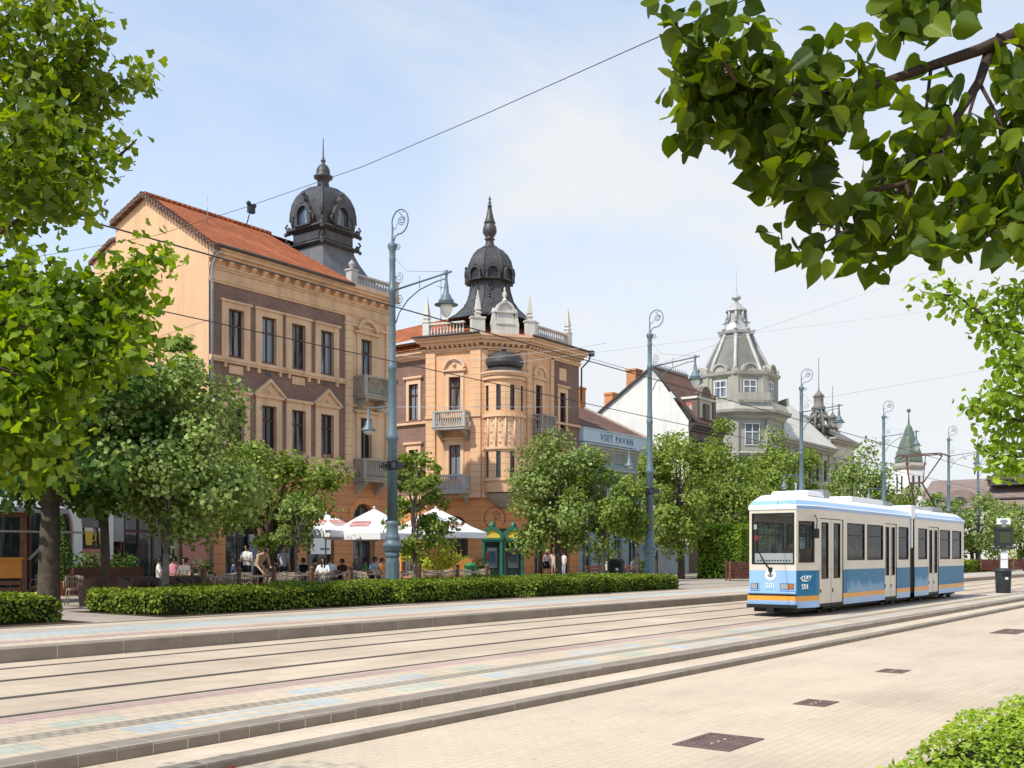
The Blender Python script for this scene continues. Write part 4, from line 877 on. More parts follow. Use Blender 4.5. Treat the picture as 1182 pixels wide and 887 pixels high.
mb=MB(D2); mb.lathe([(.62,22.42),(.62,22.52),(.42,22.62),(.32,22.85),(.3,23.1),(.42,23.16),(.3,23.25),(.36,23.4),(.52,23.65),(.53,23.9),(.46,24.2),(.36,24.38),(.46,24.44),(.40,24.52),(.28,24.9),(.18,25.4),(.14,25.7),(.2,25.75),(.09,25.82),(.13,26.0),(.05,26.15),(.11,26.3),(.03,26.45),(.01,26.6)],12,0,c8); part('finial',mb,M['slate'],dm)
mb=MB(); mb.tube([(C0.x+1.6,C0.y+.2,16),(C0.x+1.6,C0.y+.2,19.6)],.03,5); mb.tube([(C0.x+1.2,C0.y+.2,18.9),(C0.x+2.0,C0.y+.2,18.9)],.02,5); part('aerial',mb,M['gutter'],b2)
mb=MB(FC); mb.box(2.25,2.6,-.5,-.12,3.3,3.7); part('wall_lamp',mb,M['paper'],b2)
# ================================================================ low blue shop house
b3=thing('shop_house','low blue grey shop house with a pale sign band and brown roof','house',(58.95,38.2,GZ)); F3=frame(58.95,38.2,0,0); W3=9.1
mb=MB(F3); ops=[(x,x+1.15,.35,3.6) for x in (.6,2.7,4.8,6.9)]; wall_open(mb,0,W3,.1,9.4,ops+[(x,x+.95,5.,7.2) for x in (.8,2.9,5.0,7.1)],0,.25)
mb.poly([(0,0,9.4),(W3,0,9.4),(W3,0,9.75),(0,0,9.75)]); mb.poly([(W3,0,.1),(W3,9,.1),(W3,9,9.75),(W3,0,9.75)]); part('wall',mb,M['blue_b'],b3)
for x in (.6,2.7,4.8,6.9): window(b3,F3,x,x+1.15,.35,3.6,'shop','gutter',.2,.08,.25,name='shop_window'); window(b3,F3,x+.2,x+1.15,5.,7.2,'pane_d','gutter',.2)
mb=MB(F3); mb.box(0,W3,-.25,.02,7.6,7.75); cornice(mb,0,W3,8.85,[(.15,.2),(.2,.35)]); dentils(mb,0,W3,8.15,8.85,.22,.28,.12); mb.box(0,W3,-.2,.02,4.2,4.5); part('cornice',mb,M['balus'],b3)
mb=MB(F3); mb.box(0,W3,-.5,.0,9.35,10.2); mb.box(0,W3,-.56,.0,10.2,10.28); mb.box(0,W3,-.58,.0,9.2,9.27); sb=part('sign_board',mb,M['sign_b'],b3)
mb=MB(F3); text_into(mb,'VSET PAVAN',.66,Matrix.Translation((4.4,-.51,9.56))@Matrix.Rotation(PI/2,4,'X'),0,.02,1.25); part('sign_letters',mb,M['navy'],sb)
mb=MB(F3); mb.poly([(0,-.4,10.25),(W3,-.4,10.25),(W3,5.2,13.),(0,5.2,13.)]); mb.poly([(0,5.2,13.),(W3,5.2,13.),(W3,10,10.5),(0,10,10.5)]); mb.box(W3-.2,W3+.1,-.35,.0,10.2,10.3)
r3=part('roof',mb,M['roof_b'],b3)
mb=MB(F3); mb.prism([(-.45,10.2),(5.2,12.97),(5.2,13.12),(-.45,10.36)],W3-.06,W3+.18,0,'yz'); part('verge',mb,M['kerb_top'],r3)
b3r=thing('rear_house','brown tiled roof with two orange chimneys seen over the blue shop house','house',(60,46,GZ))
mb=MB(); mb.box(59.2,71.,47.,55,GZ,12.); part('wall',mb,M['brown_f'],b3r)
mb=MB(); mb.poly([(59,46.5,12.),(71.2,46.5,12.),(71.2,51,14.6),(59,51,14.6)]); mb.poly([(59,51,14.6),(71.2,51,14.6),(71.2,55.5,12.),(59,55.5,12.)]); mb.tube([(59,51,14.65),(71.2,51,14.65)],.12,6); rr=part('roof',mb,M['roof_b'],b3r)
for px,py,h in ((667,450,2.2),(705,452,2.4)):
    a=ray(px); Z=50.5/a[1]; x=Z*a[0]; mb=MB(); mb.box(x-.5,x+.5,50,50.9,13.6,14.4+h-.15); mb.box(x-.58,x+.58,49.95,50.95,14.4+h-.2,14.4+h); part('chimney',mb,M['orange_b'],rr)
# ================================================================ white gable house
U4=74.95; b4=thing('gable_house','house with a tall blank white gable, brown front and a small stepped dormer gable','house',(U4,38,GZ)); F4=frame(U4,38,0,0); W4=6.2
def gy(px): r=ray(px); return U4/r[0]*r[1]-38
def gz(px,py): r=ray(px); return CAMZ-(py-641)*U4/r[0]/1200
G=[(0,.1),(0,gz(795,486)),(gy(753),gz(753,425)),(gy(690),gz(690,478)),(gy(690),.1)]
mb=MB(F4); mb.poly([(0,y,z) for y,z in G][::-1]); part('gable_wall',mb,M['whitewall'],b4)
EZ=G[1][1]; RY,RZ=G[2]
mb=MB(F4); o4=[(x,x+.85,8.6,10.9) for x in (.7,2.2,3.7,5.0)]+[(x,x+.85,5.,7.2) for x in (.7,2.2,3.7,5.0)]; wall_open(mb,.0,W4,.1,EZ,o4,0,.2); part('wall',mb,M['brown_f'],b4)
for o in o4: window(b4,F4,*o,'pane_f','gutter_d',.16)
mb=MB(F4)
for o in o4: mb.box(o[0]-.15,o[1]+.15,-.12,.02,o[3],o[3]+.15); mb.box(o[0]-.15,o[1]+.15,-.12,.02,o[2]-.15,o[2])
cornice(mb,0,W4,EZ-.75,[(.2,.2),(.2,.4),(.2,.6)]); part('cornice',mb,M['gutter_d'],b4)
mb=MB(F4); mb.poly([(-.1,-.6,EZ-.1),(W4,-.6,EZ-.1),(W4,RY,RZ+.1),(-.1,RY,RZ+.1)]); mb.poly([(-.1,RY,RZ+.1),(W4,RY,RZ+.1),(W4,gy(690),gz(690,478)),(-.1,gy(690),gz(690,478))]); r4=part('roof',mb,M['roof_b'],b4)
mb=MB(F4); mb.prism([(-.75,EZ-.15),(RY,RZ+.0),(RY,RZ+.2),(-.75,EZ+.05)],-.2,.1,0,'yz'); mb.prism([(RY,RZ+.0),(gy(690),gz(690,478)-.1),(gy(690),gz(690,478)+.08),(RY,RZ+.2)],-.2,.1,0,'yz'); part('verge',mb,M['gutter_d'],r4)
mb=MB(F4); mb.tube([(0,RY,RZ+.18),(W4,RY,RZ+.18)],.16,6)
for i in range(16): mb.box(.2+i*.38,.26+i*.38,RY-.03,RY+.03,RZ+.2,RZ+.55)
part('ridge',mb,M['gutter'],r4)
mb=MB(F4); x0,x1=1.0,4.2
mb.box(x0,x1,-.15,2.2,EZ-.1,EZ+1.9); mb.prism([(x0-.2,EZ+1.9),(x1+.2,EZ+1.9),(x1+.1,EZ+2.1),(x0-.1,EZ+2.1)],-.3,2.3); dr=part('dormer',mb,M['palace2'],b4)
mb=MB(F4); mb.prism([(x0+.6,EZ+2.1),(x1-.6,EZ+2.1)]+arc((x0+x1)/2,EZ+2.1,.95,8)[1:-1],-.3,.2); mb.box((x0+x1)/2-.4,(x0+x1)/2+.4,-.4,-.1,EZ+.3,EZ+1.6)
for x in (x0+.1,x1-.1): mb.sphere((x,-.2,EZ+2.3),.22); mb.box(x-.2,x+.2,-.32,.2,EZ-.1,EZ+1.95)
part('dormer_gable',mb,M['brown_f'],dr)
mb=MB(F4); mb.box(x0-.012,x0,-.1,2.,EZ+1.5,EZ+1.75)
for k in range(5): mb.prism([(-.1+k*.42,EZ+1.5),(.2+k*.42,EZ+1.5),(.05+k*.42,EZ+1.25)],x0-.012,x0,0,'yz')
part('red_frieze',mb,M['logo_r'],dr)
mb=MB(F4); y=gy(728); mb.box(.05,1.1,y-.45,y+.45,gz(728,480),gz(728,426)-.12); mb.box(-.04,1.18,y-.53,y+.53,gz(728,426)-.15,gz(728,426)); part('chimney',mb,M['orange_g'],b4)
# ================================================================ palace with slate tower
b5=thing('palace','grey beige palace with a faceted slate tower roof and lantern at its corner','palace',(84,38,GZ)); PX,PY,PR=91.0,41.2,3.95; TZ=Matrix.Translation((0,0,1.25)); TR=Matrix.Translation((0,0,18.3-17.05*.79))@Matrix.Diagonal((1,1,.79,1))
oct_=[(math.cos(PI/8+k*PI/4)/math.cos(PI/8),math.sin(PI/8+k*PI/4)/math.cos(PI/8)) for k in range(8)]
mb=MB(); mb.loft([(PR,.1),(PR,14.4)],oct_,0,(PX,PY)); mb.M=TZ; mb.loft([(PR*.86,13.9),(PR*.86,17.0)],oct_,0,(PX,PY)); wallp=part('tower_wall',mb,M['palace'],b5)
mb=MB(TZ); mb.loft([(PR+.1,9.4),(PR+.2,9.6),(PR+.1,9.75)],oct_,0,(PX,PY)); mb.loft([(PR+.05,12.6),(PR+.25,12.8),(PR+.3,13.0),(PR+.7,13.25),(PR+.75,13.5),(PR+.5,13.55),(PR+.2,14.2),(PR-.3,14.25)],oct_,0,(PX,PY)); mb.loft([(PR*.86+.05,16.6),(PR*.86+.3,16.8),(PR*.86+.35,17.05),(PR*.8,17.1)],oct_,0,(PX,PY))
for k in range(8):
    mb.M=TZ@Matrix.Translation((PX,PY,0))@Matrix.Rotation(PI/8+k*PI/4,4,'Z'); r=PR/math.cos(PI/8)
    mb.box(r*.86-.3,r*.86+.14,-.32,.32,14.2,16.9); mb.box(r-.25,r+.10,-.35,.35,.3,12.6); mb.sphere((r*.86,0,17.4),.24); mb.box(r*.86-.3,r*.86+.25,-.3,.3,17.0,17.3)
    mb.M=TZ@Matrix.Translation((PX,PY,0))@Matrix.Rotation(k*PI/4+PI/2,4,'Z')
    O=arc(0,17.1,.6,10); mb.prism(O,-PR*.86-.15,-PR*.86+.6); I_=arc(0,17.12,.78,10); 
    for j in range(10): mb.prism([I_[j],I_[j+1],O[j+1],O[j]],-PR*.86-.3,-PR*.86+.5)
    mb.box(-1.5,1.5,-PR-.62,-PR-.4,14.3,15.0) if k%2 else None
    for s in (-1,1): mb.box(s*.95-.15,s*.95+.15,-PR*.86-.12,-PR*.86+.1,14.3,16.7)
part('tower_mouldings',mb,M['palace'],b5)
def owin(k,x0,x1,z0,z1,r): 
    Q=TZ@Matrix.Translation((PX,PY,0))@Matrix.Rotation(k*PI/4+PI/2,4,'Z')@Matrix.Translation((0,-r-.09,0)); window(b5,Q,x0,x1,z0,z1,'pane_f','white',.08,.07,.4)
for k in range(8): owin(k,-.62,.62,14.75,16.3,PR*.86); owin(k,-.7,.7,10.3,12.3,PR); owin(k,-.7,.7,6.,8.6,PR)
mb=MB(TR); prt=[(PR*.86+.1,17.0),(2.85,17.4),(2.4,18.8),(1.95,20.0),(1.55,21.2),(1.25,22.0)]; mb.loft(prt,oct_,0,(PX,PY)); tr=part('tower_roof',mb,M['lead_d'],b5)
mb=MB(TR)
for x,y in oct_: mb.tube([(PX+(r+.03)*x,PY+(r+.03)*y,z) for r,z in prt],.2,6)
mb.loft([(1.25,21.95),(1.5,22.1),(1.55,22.4),(1.4,22.5),(1.25,22.55)],oct_,0,(PX,PY)); mb.loft([(1.25,22.5),(1.1,22.9),(.95,23.4),(.78,23.6),(.72,24.8),(.95,24.9),(.9,25.1),(.6,25.4),(.3,25.9),(.12,26.1)],oct_,0,(PX,PY))
for k in range(8): x,y=oct_[k]; mb.sphere((PX+1.45*x,PY+1.45*y,22.55),.2); mb.sphere((PX+1.05*x,PY+1.05*y,23.55),.15); mb.tube([(PX+.85*x,PY+.85*y,23.5),(PX+.78*x,PY+.78*y,25)],.13,5)
mb.lathe([(.12,26.1),(.16,26.2),(.42,26.4),(.45,26.6),(.3,26.8),(.1,26.9),(.05,27.3),(.03,30.)],10,0,(PX,PY)); part('lantern_spire',mb,M['lead'],tr)
FW=frame(PX+PR*.7,38.3,0,0); WL=15.
mb=MB(FW); ow=[(x,x+1.0,z,z+2.2) for x in (1.4,3.6,5.8,8.,10.2,12.4) for z in (5.,9.3)]; wall_open(mb,0,WL,.1,12.6,ow,0,.25); mb.poly([(WL,0,.1),(WL,10,.1),(WL,10,12.6),(WL,0,12.6)]); part('wall',mb,M['palace'],b5)
for o in ow: window(b5,FW,*o,'pane_d','gutter_d',.2)
mb=MB(FW); cornice(mb,0,WL,12.2,[(.2,.2),(.25,.5),(.2,.7)]); mb.box(0,WL,-.2,.02,8.4,8.7)
for x in (.6,2.9,5.1,7.3,9.5,11.7,13.9): mb.box(x-.22,x+.22,-.15,.02,4.5,12.2)
part('cornice',mb,M['palace'],b5)
mb=MB(FW); mb.poly([(-1,-.6,12.85),(WL,-.6,12.85),(WL-.5,4.5,18.),(-1,4.5,18.)]); mb.poly([(WL,-.6,12.85),(WL,10,12.85),(WL-.5,4.5,18.)]); mb.poly([(-1,4.5,18.),(WL-.5,4.5,18.),(WL,10,12.85),(-1,10,12.85)]); part('roof',mb,M['palace2'],b5)
# ================================================================ palace 2 with twin openwork turrets
X6=PX+PR*.7+WL+.4; b6=thing('turret_house','farther grey house with two small grey openwork turrets and masts','house',(X6,38.5,GZ)); F6=frame(X6,38.5,0,0)
mb=MB(F6); ow=[(x,x+1.,z,z+2.2) for x in (1.,3.2,5.4) for z in (5.,9.3)]; wall_open(mb,0,7.,.1,14.,ow,0,.25); mb.poly([(0,0,.1),(0,12,.1),(0,12,14),(0,0,14)][::-1]); part('wall',mb,M['palace2'],b6)
for o in ow: window(b6,F6,*o,'pane_d','gutter_d',.2)
mb=MB(F6); cornice(mb,0,7,13.5,[(.2,.2),(.25,.5),(.2,.7)],0,1); part('cornice',mb,M['palace'],b6)
mb=MB(F6); mb.poly([(0,-.5,14.2),(7,-.5,14.2),(7,6,18.),(0,6,18.)]); mb.poly([(7,-.5,14.2),(7,12,14.2),(7,6,18)]); part('roof',mb,M['lead_d'],b6)
for tx in (6.8,): pass
def turret(par,x,y,z,s):
    mb=MB(Matrix.Translation((x,y,z))@Matrix.Scale(s,4)); mb.lathe([(1.7,-14),(1.7,-2.2),(2.0,-2.),(2.0,-1.6),(1.6,-1.2),(1.6,0)],12,1,sm=False); mb.lathe([(1.6,0),(1.25,.5),(1.1,1.)],12,0); mb.lathe([(.45,1),(.45,3.6)],8,0)
    for k in range(8):
        a=k*PI/4; mb.tube([(1.0*math.cos(a),1.0*math.sin(a),.9),(1.15*math.cos(a),1.15*math.sin(a),2.2),(.85*math.cos(a),.85*math.sin(a),3.4),(.35*math.cos(a),.35*math.sin(a),4.)],.16,5); mb.sphere((1.2*math.cos(a+.4),1.2*math.sin(a+.4),2.),.26,0,6,5); mb.sphere((.95*math.cos(a+.4),.95*math.sin(a+.4),3.),.24,0,6,5)
    mb.lathe([(.7,3.9),(.8,4.1),(.5,4.4),(.5,5.2),(.65,5.3),(.3,5.7),(.1,6.),(.05,6.4),(.04,9.5)],10,0); part('turret',mb,[M['green_cu'] if s<.8 else M['lead_d'],M['palace']],par)
p=at(945,515,112.); turret(b6,p.x,p.y,p.z,1.); 
b7=thing('turret_house','farthest pale house with an open grey turret beside the pair of masts','house',(118,39,GZ)); p=at(961,530,124.); turret(b7,p.x,p.y,p.z,.92)
F7=frame(p.x-1.0,p.y-.5,0,0); mb=MB(F7); ow=[(x,x+.9,z,z+2.2) for x in (1.8,3.8,5.8) for z in (5.5,9.5)]; wall_open(mb,0,8,.1,12.8,ow,0,.25); mb.poly([(0,0,.1),(0,9,.1),(0,9,12.8),(0,0,12.8)][::-1]); mb.poly([(8,0,.1),(8,9,.1),(8,9,12.8),(8,0,12.8)]); part('wall',mb,M['palace2'],b7)
for o in ow: window(b7,F7,*o,'pane_d','gutter_d',.2)
mb=MB(F7); mb.poly([(-.3,-.5,12.8),(8.5,-.5,12.8),(7,4.5,16.),(1,4.5,16.)]); mb.poly([(8.5,-.5,12.8),(8.5,9,12.8),(7,4.5,16.)]); part('roof',mb,M['roof_far'],b7)
# ================================================================ green spired tower and long brown roof
p=at(1049,641,150.); tw=thing('church_tower','pale slender tower with a green pointed helmet and a ball on top, behind the pantograph','tower',(p.x,p.y,GZ)); Q=Matrix.Translation((p.x,p.y,0))@Matrix.Rotation(R(-36),4,'Z')
sq=sqs(.3); mb=MB(Q); mb.loft([(1.85,.1),(1.85,9.2),(1.95,9.3),(1.95,9.6),(1.62,9.7),(1.55,14.6)],sq,0); wl=part('wall',mb,M['whitewall'],tw)
mb=MB(Q); mb.loft([(1.55,13.8),(1.75,14.2),(1.8,14.5),(1.5,14.9)],sq,0)
for k in range(4):
    mb.M=Q@Matrix.Rotation(k*PI/2,4,'Z')
    for s in (-1,1): mb.lathe([(.12,9.7),(.3,10.6),(.36,11.2),(.12,11.3)],6,0,(s*1.2,-1.65)); mb.sphere((s*1.5,-1.5,14.8),.28,0,6,5)
part('corbels',mb,M['balc'],tw)
mb=MB(Q)
for k in range(4):
    mb.M=Q@Matrix.Rotation(k*PI/2,4,'Z')
    for x in (-.5,.5): mb.box(x-.17,x+.17,-1.62,-1.50,10.6,13.0)
part('window_slit',mb,M['pane_d'],tw)
mb=MB(Q); mb.loft([(1.45,14.7),(1.55,15.2),(1.42,16.4),(1.2,17.0),(1.22,17.1),(.85,18.4),(.62,18.9),(.64,19.0),(.34,20.1),(.15,20.5)],sq,0); hl=part('helmet',mb,M['green_cu'],tw)
mb=MB(Q); mb.lathe([(.12,20.4),(.08,22.2),(.05,22.3)],6,0); mb.sphere((0,0,22.5),.3); part('ball_finial',mb,M['green_cu'],hl)
b8=thing('long_hall','long low building with a broad brown roof at the far right','hall',(186,40,GZ)); U8=186.
mb=MB(); mb.box(U8,U8+20,14,51.5,GZ,9.5); part('wall',mb,M['palace2'],b8)
mb=MB(); mb.poly([(U8-.5,51.5,9.5),(U8+9,50.5,15.),(U8+9,14,15.),(U8-.5,14,9.5)]); mb.poly([(U8-.5,51.5,9.5),(U8+20,51.5,9.5),(U8+9,50.5,15.)]); mb.poly([(U8+9,50.5,15.),(U8+20,51.5,9.5),(U8+20,14,9.5),(U8+9,14,15.)]); mb.box(U8+1.5,U8+2.2,16,50,11.,11.25,1); r8=part('roof',mb,[M['roof_far'],M['gutter_d']],b8)
for y in (44.,30.): mb=MB(Matrix.Translation((U8+1.2,y,10.4))); mb.prism([(-2.6,0),(2.6,0)]+arc(0,0,2.4,10)[1:-1],-.1,4.,1,'yz') ; mb.prism([(-1.3,.1),(1.3,.1)]+arc(0,.1,1.1,8)[1:-1],-.18,-.1,0,'yz'); part('eyebrow_dormer',mb,[M['shop'],M['roof_far']],r8)
for y,s in ((37.,3.),(33.5,2.)): mb=MB(); mb.loft([(s,13.4),(s,14.2),(s+.4,14.3),(.3,14.3+s*.9)],[(1,-1),(1,1),(-1,1),(-1,-1)],0,(U8+6,y)); mb.tube([(U8+6,y,15.5),(U8+6,y,19)],.12,5); part('roof_turret',mb,M['gutter_d'],r8)
# ================================================================ pink building at the left
b9=thing('pink_house','salmon pink house with white arched doorway behind the trees at the left','house',(14,38,GZ)); F9=frame(-8,38,0,0); W9=36.8
mb=MB(F9); dx=onv(38,38)[0]+8; d2=onv(163,38)[0]+8; wx=onv(107,38)[0]+8
od=(dx-1.6,dx+1.6,.2,4.2,1); o2_=(d2-1.35,d2+1.35,.2,3.7); o3=(wx-1.3,wx+1.3,1.9,4.0); more=[(x,x+1.3,5.2,7.2) for x in (12,15,18,21.5,25,28.5,32)]
wall_open(mb,0,W9,.1,8.,[od,o2_,o3]+more,0,.3); part('wall',mb,M['pink'],b9)
mb=MB(F9); O=arc(dx,2.6,1.95,16); I_=arc(dx,2.6,1.6,16)
for k in range(16): mb.prism([O[k],O[k+1],I_[k+1],I_[k]],-.12,.02)
for s in (-1,1): mb.box(dx+s*1.775-.175,dx+s*1.775+.175,-.12,.02,.2,2.6); mb.box(d2+s*1.5-.16,d2+s*1.5+.16,-.1,.02,.2,3.7)
mb.box(d2-1.66,d2+1.66,-.1,.02,3.7,3.95); cornice(mb,0,W9,7.6,[(.2,.2),(.2,.4)]); part('white_trim',mb,M['white'],b9)
window(b9,F9,*od[:4],'shop','wood',.26,.1,0,True,1,'door'); window(b9,F9,*o2_,'shop','wood',.26,.09,.3,False,3,'shop_window'); w3=window(b9,F9,*o3,'shop','wood',.2,.09,0,False,0)
for o in more: window(b9,F9,*o,'pane_d','wood',.2)
mb=MB(F9)   # picture of two yellow glasses in the window
for gx,s in ((-.1,1.),(.5,1.)):
    mb.loft([(.12,2.05),(.15,2.2),(.17,2.6)],[(1,-.06),(1,.06),(-1,.06),(-1,-.06)],0,(wx+gx,.11)); mb.box(wx+gx-.19,wx+gx+.19,.09,.13,2.6,2.74,1); mb.tube([(wx+gx+.16,.11,2.5),(wx+gx+.28,.11,2.45),(wx+gx+.28,.11,2.25),(wx+gx+.15,.11,2.2)],.03,5,0)
part('poster',mb,[M['b_yel'],M['white']],b9)
mb=MB(F9); px=onv(133,38)[0]+8; mb.box(px-.35,px+.35,-.06,.02,2.2,3.4); part('wall_plaque',mb,M['gutter'],b9)
mb=MB(F9); mb.poly([(-.3,-.6,8.),(W9-.02,-.6,8.),(W9-.02,5,10.6),(-.3,5,10.6)]); mb.poly([(-.3,5,10.6),(W9-.02,5,10.6),(W9-.02,10,8.),(-.3,10,8.)]); part('roof',mb,M['roof_b'],b9)
# ================================================================ tram
tm=thing('tram','white and blue articulated tram with orange band, number 501 on its front','tram',(27,11,0))
YN,YF=10.1,11.92; YM=(YN+YF)/2
bands=[(.24,.42,2),(.42,.56,3),(.56,1.24,1)]
TMATS=['t_cream','t_blue','t_lblue','t_orange','t_white','t_stripe','rubber','t_int']
def side(mb,Mx,L,ops,lb=1):
    mb.M=Mx
    for a,b,m in bands:
        x=0
        for o in sorted([q for q in ops if q[2]<.4])+[(L,L,0,0)]:
            if o[0]>x: mb.poly([(x,0,a),(o[0],0,a),(o[0],0,b),(x,0,b)],lb if (m==1 and lb!=1) else m)
            x=o[1]
    up=[(o[0],o[1],max(o[2],1.24),o[3]) for o in ops]
    wall_open(mb,0,L,1.24,2.86,up,0,.05,6)
    for o in ops:
        if o[2]<.4: mb.poly([(o[0],.05,.24),(o[0],0,.24),(o[0],0,1.24),(o[0],.05,1.24)],6); mb.poly([(o[1],.05,.24),(o[1],.05,1.24),(o[1],0,1.24),(o[1],0,.24)],6)
def uof(px): return onv(px,YN)[0]
S1a,S1b=27.45,uof(1050.5); S2a,S2b=uof(1055.5),uof(1112.5)
P1,P2=(26.6,11.66),(26.6,10.34)
doors=[(uof(946),uof(973.5)),(uof(1021.5),uof(1035)),(uof(1072),uof(1083.5))]
wins=[(uof(978),uof(998)),(uof(1001),uof(1019.3)),(uof(1037.3),uof(1048.5)),(uof(1060),uof(1070)),(uof(1085),uof(1096.5)),(uof(1099),uof(1109.5))]
def near(a,b): return [(d[0]-a,d[1]-a,.3,2.66) for d in doors if a<d[0]<b]+[(w[0]-a,w[1]-a,1.5,2.58) for w in wins if a<w[0]<b]
def glazing(par,Mx,o,w=.035,name='window'):
    a,b,c,d=o; mb=MB(Mx)
    for q in ((a,b,c,c+w),(a,b,d-w,d),(a,a+w,c+w,d-w),(b-w,b,c+w,d-w)): mb.box(q[0],q[1],-.006,.045,q[2],q[3])
    if b-a>.5 and name=='window' and d-c<1.3: mb.box(a+w,b-w,.002,.035,c+(d-c)*.66,c+(d-c)*.66+.03)
    f=part(name,mb,M['rubber'],par); mb=MB(Mx); mb.poly([(a+.01,.025,c+.01),(b-.01,.025,c+.01),(b-.01,.025,d-.01),(a+.01,.025,d-.01)]); part('pane',mb,M['t_glass'],f); return f
mats=[M[n] for n in TMATS]
for (a,b,front) in ((S1a,S1b,True),(S2a,S2b,False)):
    FN=frame(a,YN,0,0); FF=frame(b,YF,0,PI); L=b-a
    mb=MB(); nw=near(a,b); fo=[(L-o[1],L-o[0],1.5,2.58) for o in nw]
    side(mb,FN,L,nw); side(mb,FF,L,fo)
    mb.M=Matrix()
    if front:
        tl=math.hypot(S1a-P2[0],P2[1]-YN); FT=frame(P2[0],P2[1],0,math.atan2(YN-P2[1],S1a-P2[0])); FT2=frame(S1a,YF,0,math.atan2(P1[1]-YF,P1[0]-S1a)); FR=frame(P1[0],P1[1],0,R(-90)); fw=P1[1]-P2[1]
        so=[(.1,tl-.1,1.45,2.56)]; side(mb,FT,tl,so); side(mb,FT2,tl,so); side(mb,FR,fw,[(.07,fw-.05,1.40,2.78)],2)
        plan=[(S1b,YN),(S1b,YF),(S1a,YF),P1,P2,(S1a,YN)]
    else:
        rx=b+.45; plan=[(b,YN),(rx,YN+.25),(rx,YF-.25),(b,YF),(a,YF),(a,YN)]
        for (x0,y0),(x1,y1) in zip(plan[0:3],plan[1:4]):
            for z0,z1,m in bands+[(1.24,1.5,0),(1.5,2.58,6),(2.58,2.86,0)]: mb.poly([(x0,y0,z0),(x1,y1,z0),(x1,y1,z1),(x0,y0,z1)],m)
    mb.M=Matrix()
    n=len(plan); cx=sum(p[0] for p in plan)/n
    def ins(d): return [(p[0]+(d if front and p[0]<27 else (0 if front and p[0]>30 else (-d if p[0]>b+.2 else 0))), p[1]+(d if p[1]<YM else -d)*(1 if not (front and p[0]<27) else .55)) for p in plan]
    rings=[(ins(0),2.86),(ins(-.03),2.88),(ins(-.03),2.97),(ins(-.01),3.0),(ins(.10),3.12),(ins(.34),3.27),(ins(.5),3.30)]
    for k in range(len(rings)-1):
        A,za=rings[k]; Bq,zb=rings[k+1]
        for i in range(n):
            j=(i+1)%n; mb.poly([(A[i][0],A[i][1],za),(A[j][0],A[j][1],za),(Bq[j][0],Bq[j][1],zb),(Bq[i][0],Bq[i][1],zb)],5 if k in (1,) and not (front and i in (3,)) else (2 if k==3 else 4))
    mb.poly([(p[0],p[1],3.30) for p in rings[-1][0]],4)
    ip=[(p[0],p[1]) for p in ins(.03)]; mb.poly([(p[0],p[1],.9) for p in ip],7); mb.poly([(p[0],p[1],2.8) for p in ip],7); mb.poly([(p[0],p[1],.25) for p in plan],6)
    bd=part('car_body',mb,mats,tm)
    for o in nw:
        if o[2]<.4:
            mid=(o[0]+o[1])/2
            for x0,x1 in ((o[0]+.01,mid-.012),(mid+.012,o[1]-.01)):
                mb=MB(FN); w=x1-x0; g=(x0+w*.22,x1-w*.22,1.0,2.55)
                mb.M=FN@Matrix.Translation((0,.022,0)); wall_open(mb,x0,x1,.32,2.64,[g],0,.02,1); mb.M=FN; mb.box(x0,x1,.0,.02,.24,.32,1)
                mb.box(x0+w*.1,x0+w*.16,.008,.02,.62,.72,1)
                dl=part('door',mb,[M['t_cream'],M['rubber']],tm); glazing(dl,FN@Matrix.Translation((0,.018,0)),g,.03,'door_window')
        else: glazing(tm,FN,o)
    for o in fo: glazing(tm,FF,o)
    mb=MB(); rs=random.Random(2)
    for x in np.arange(a+1.2,b-.6,1.0):
        for y in (YN+.25,YF-.65): mb.box(x,x+.42,y,y+.42,.9,1.3); mb.box(x+.36,x+.44,y,y+.42,1.3,1.85)
    part('seat',mb,M['t_seat'],tm)
    mb=MB()
    for x in np.arange(a+.8,b-.3,1.7):
        for y in (YN+.3,YF-.3): mb.tube([(x,y,.9),(x,y,2.8)],.018,5)
    part('grab_pole',mb,M['gutter'],tm)
    if front:
        glazing(tm,FT,(.1,tl-.1,1.45,2.56)); glazing(tm,FT2,(.1,tl-.1,1.45,2.56)); glazing(tm,FR,(.07,fw-.05,1.40,2.78),.04,'windscreen')
mb=MB(FR); mb.box(.12,fw-.09,.075,.5,1.2,1.70); mb.box(.1,fw-.1,.06,.55,.95,1.2); part('dashboard',mb,M['t_white'],tm)
mb=MB(FR)
for k in range(12): 
    x=.2+k*.08; mb.box(x,x+.045,.068,.08,1.49,1.52)
part('vent_slots',mb,M['rubber'],tm)
mb=MB(FR); mb.tube([(.28,-.035,1.75),(.46,-.04,1.45),(.60,-.04,1.27)],.02,5); mb.box(.56,.66,-.05,.0,1.2,1.32); part('wiper',mb,M['rubber'],tm)
mb=MB(FR); mb.box(.1,.2,.03,.05,2.35,2.48); part('windscreen_notice',mb,M['paper'],tm)
mb=MB(FR); mb.box(.12,.24,.03,.05,2.05,2.18); part('windscreen_badge',mb,M['red'],tm)
for s in (0,1):
    mb=MB(FR); x0,x1=((.02,.30),(fw-.47,fw-.02))[s]
    mb.box(x0,x1,-.02,.0,.70,.93,0); mb.box(x0+.035,x1-.035,-.028,-.02,.735,.895,1); mb.box(x0+.05,(x0+x1)/2+(.04 if s else .08),-.034,-.028,.745,.885,2)
    if s: mb.box((x0+x1)/2+.06,x1-.045,-.034,-.028,.745,.885,3)
    part('headlight',mb,[M['t_lblue'],M['rubber'],M['lens'],M['amber']],tm)
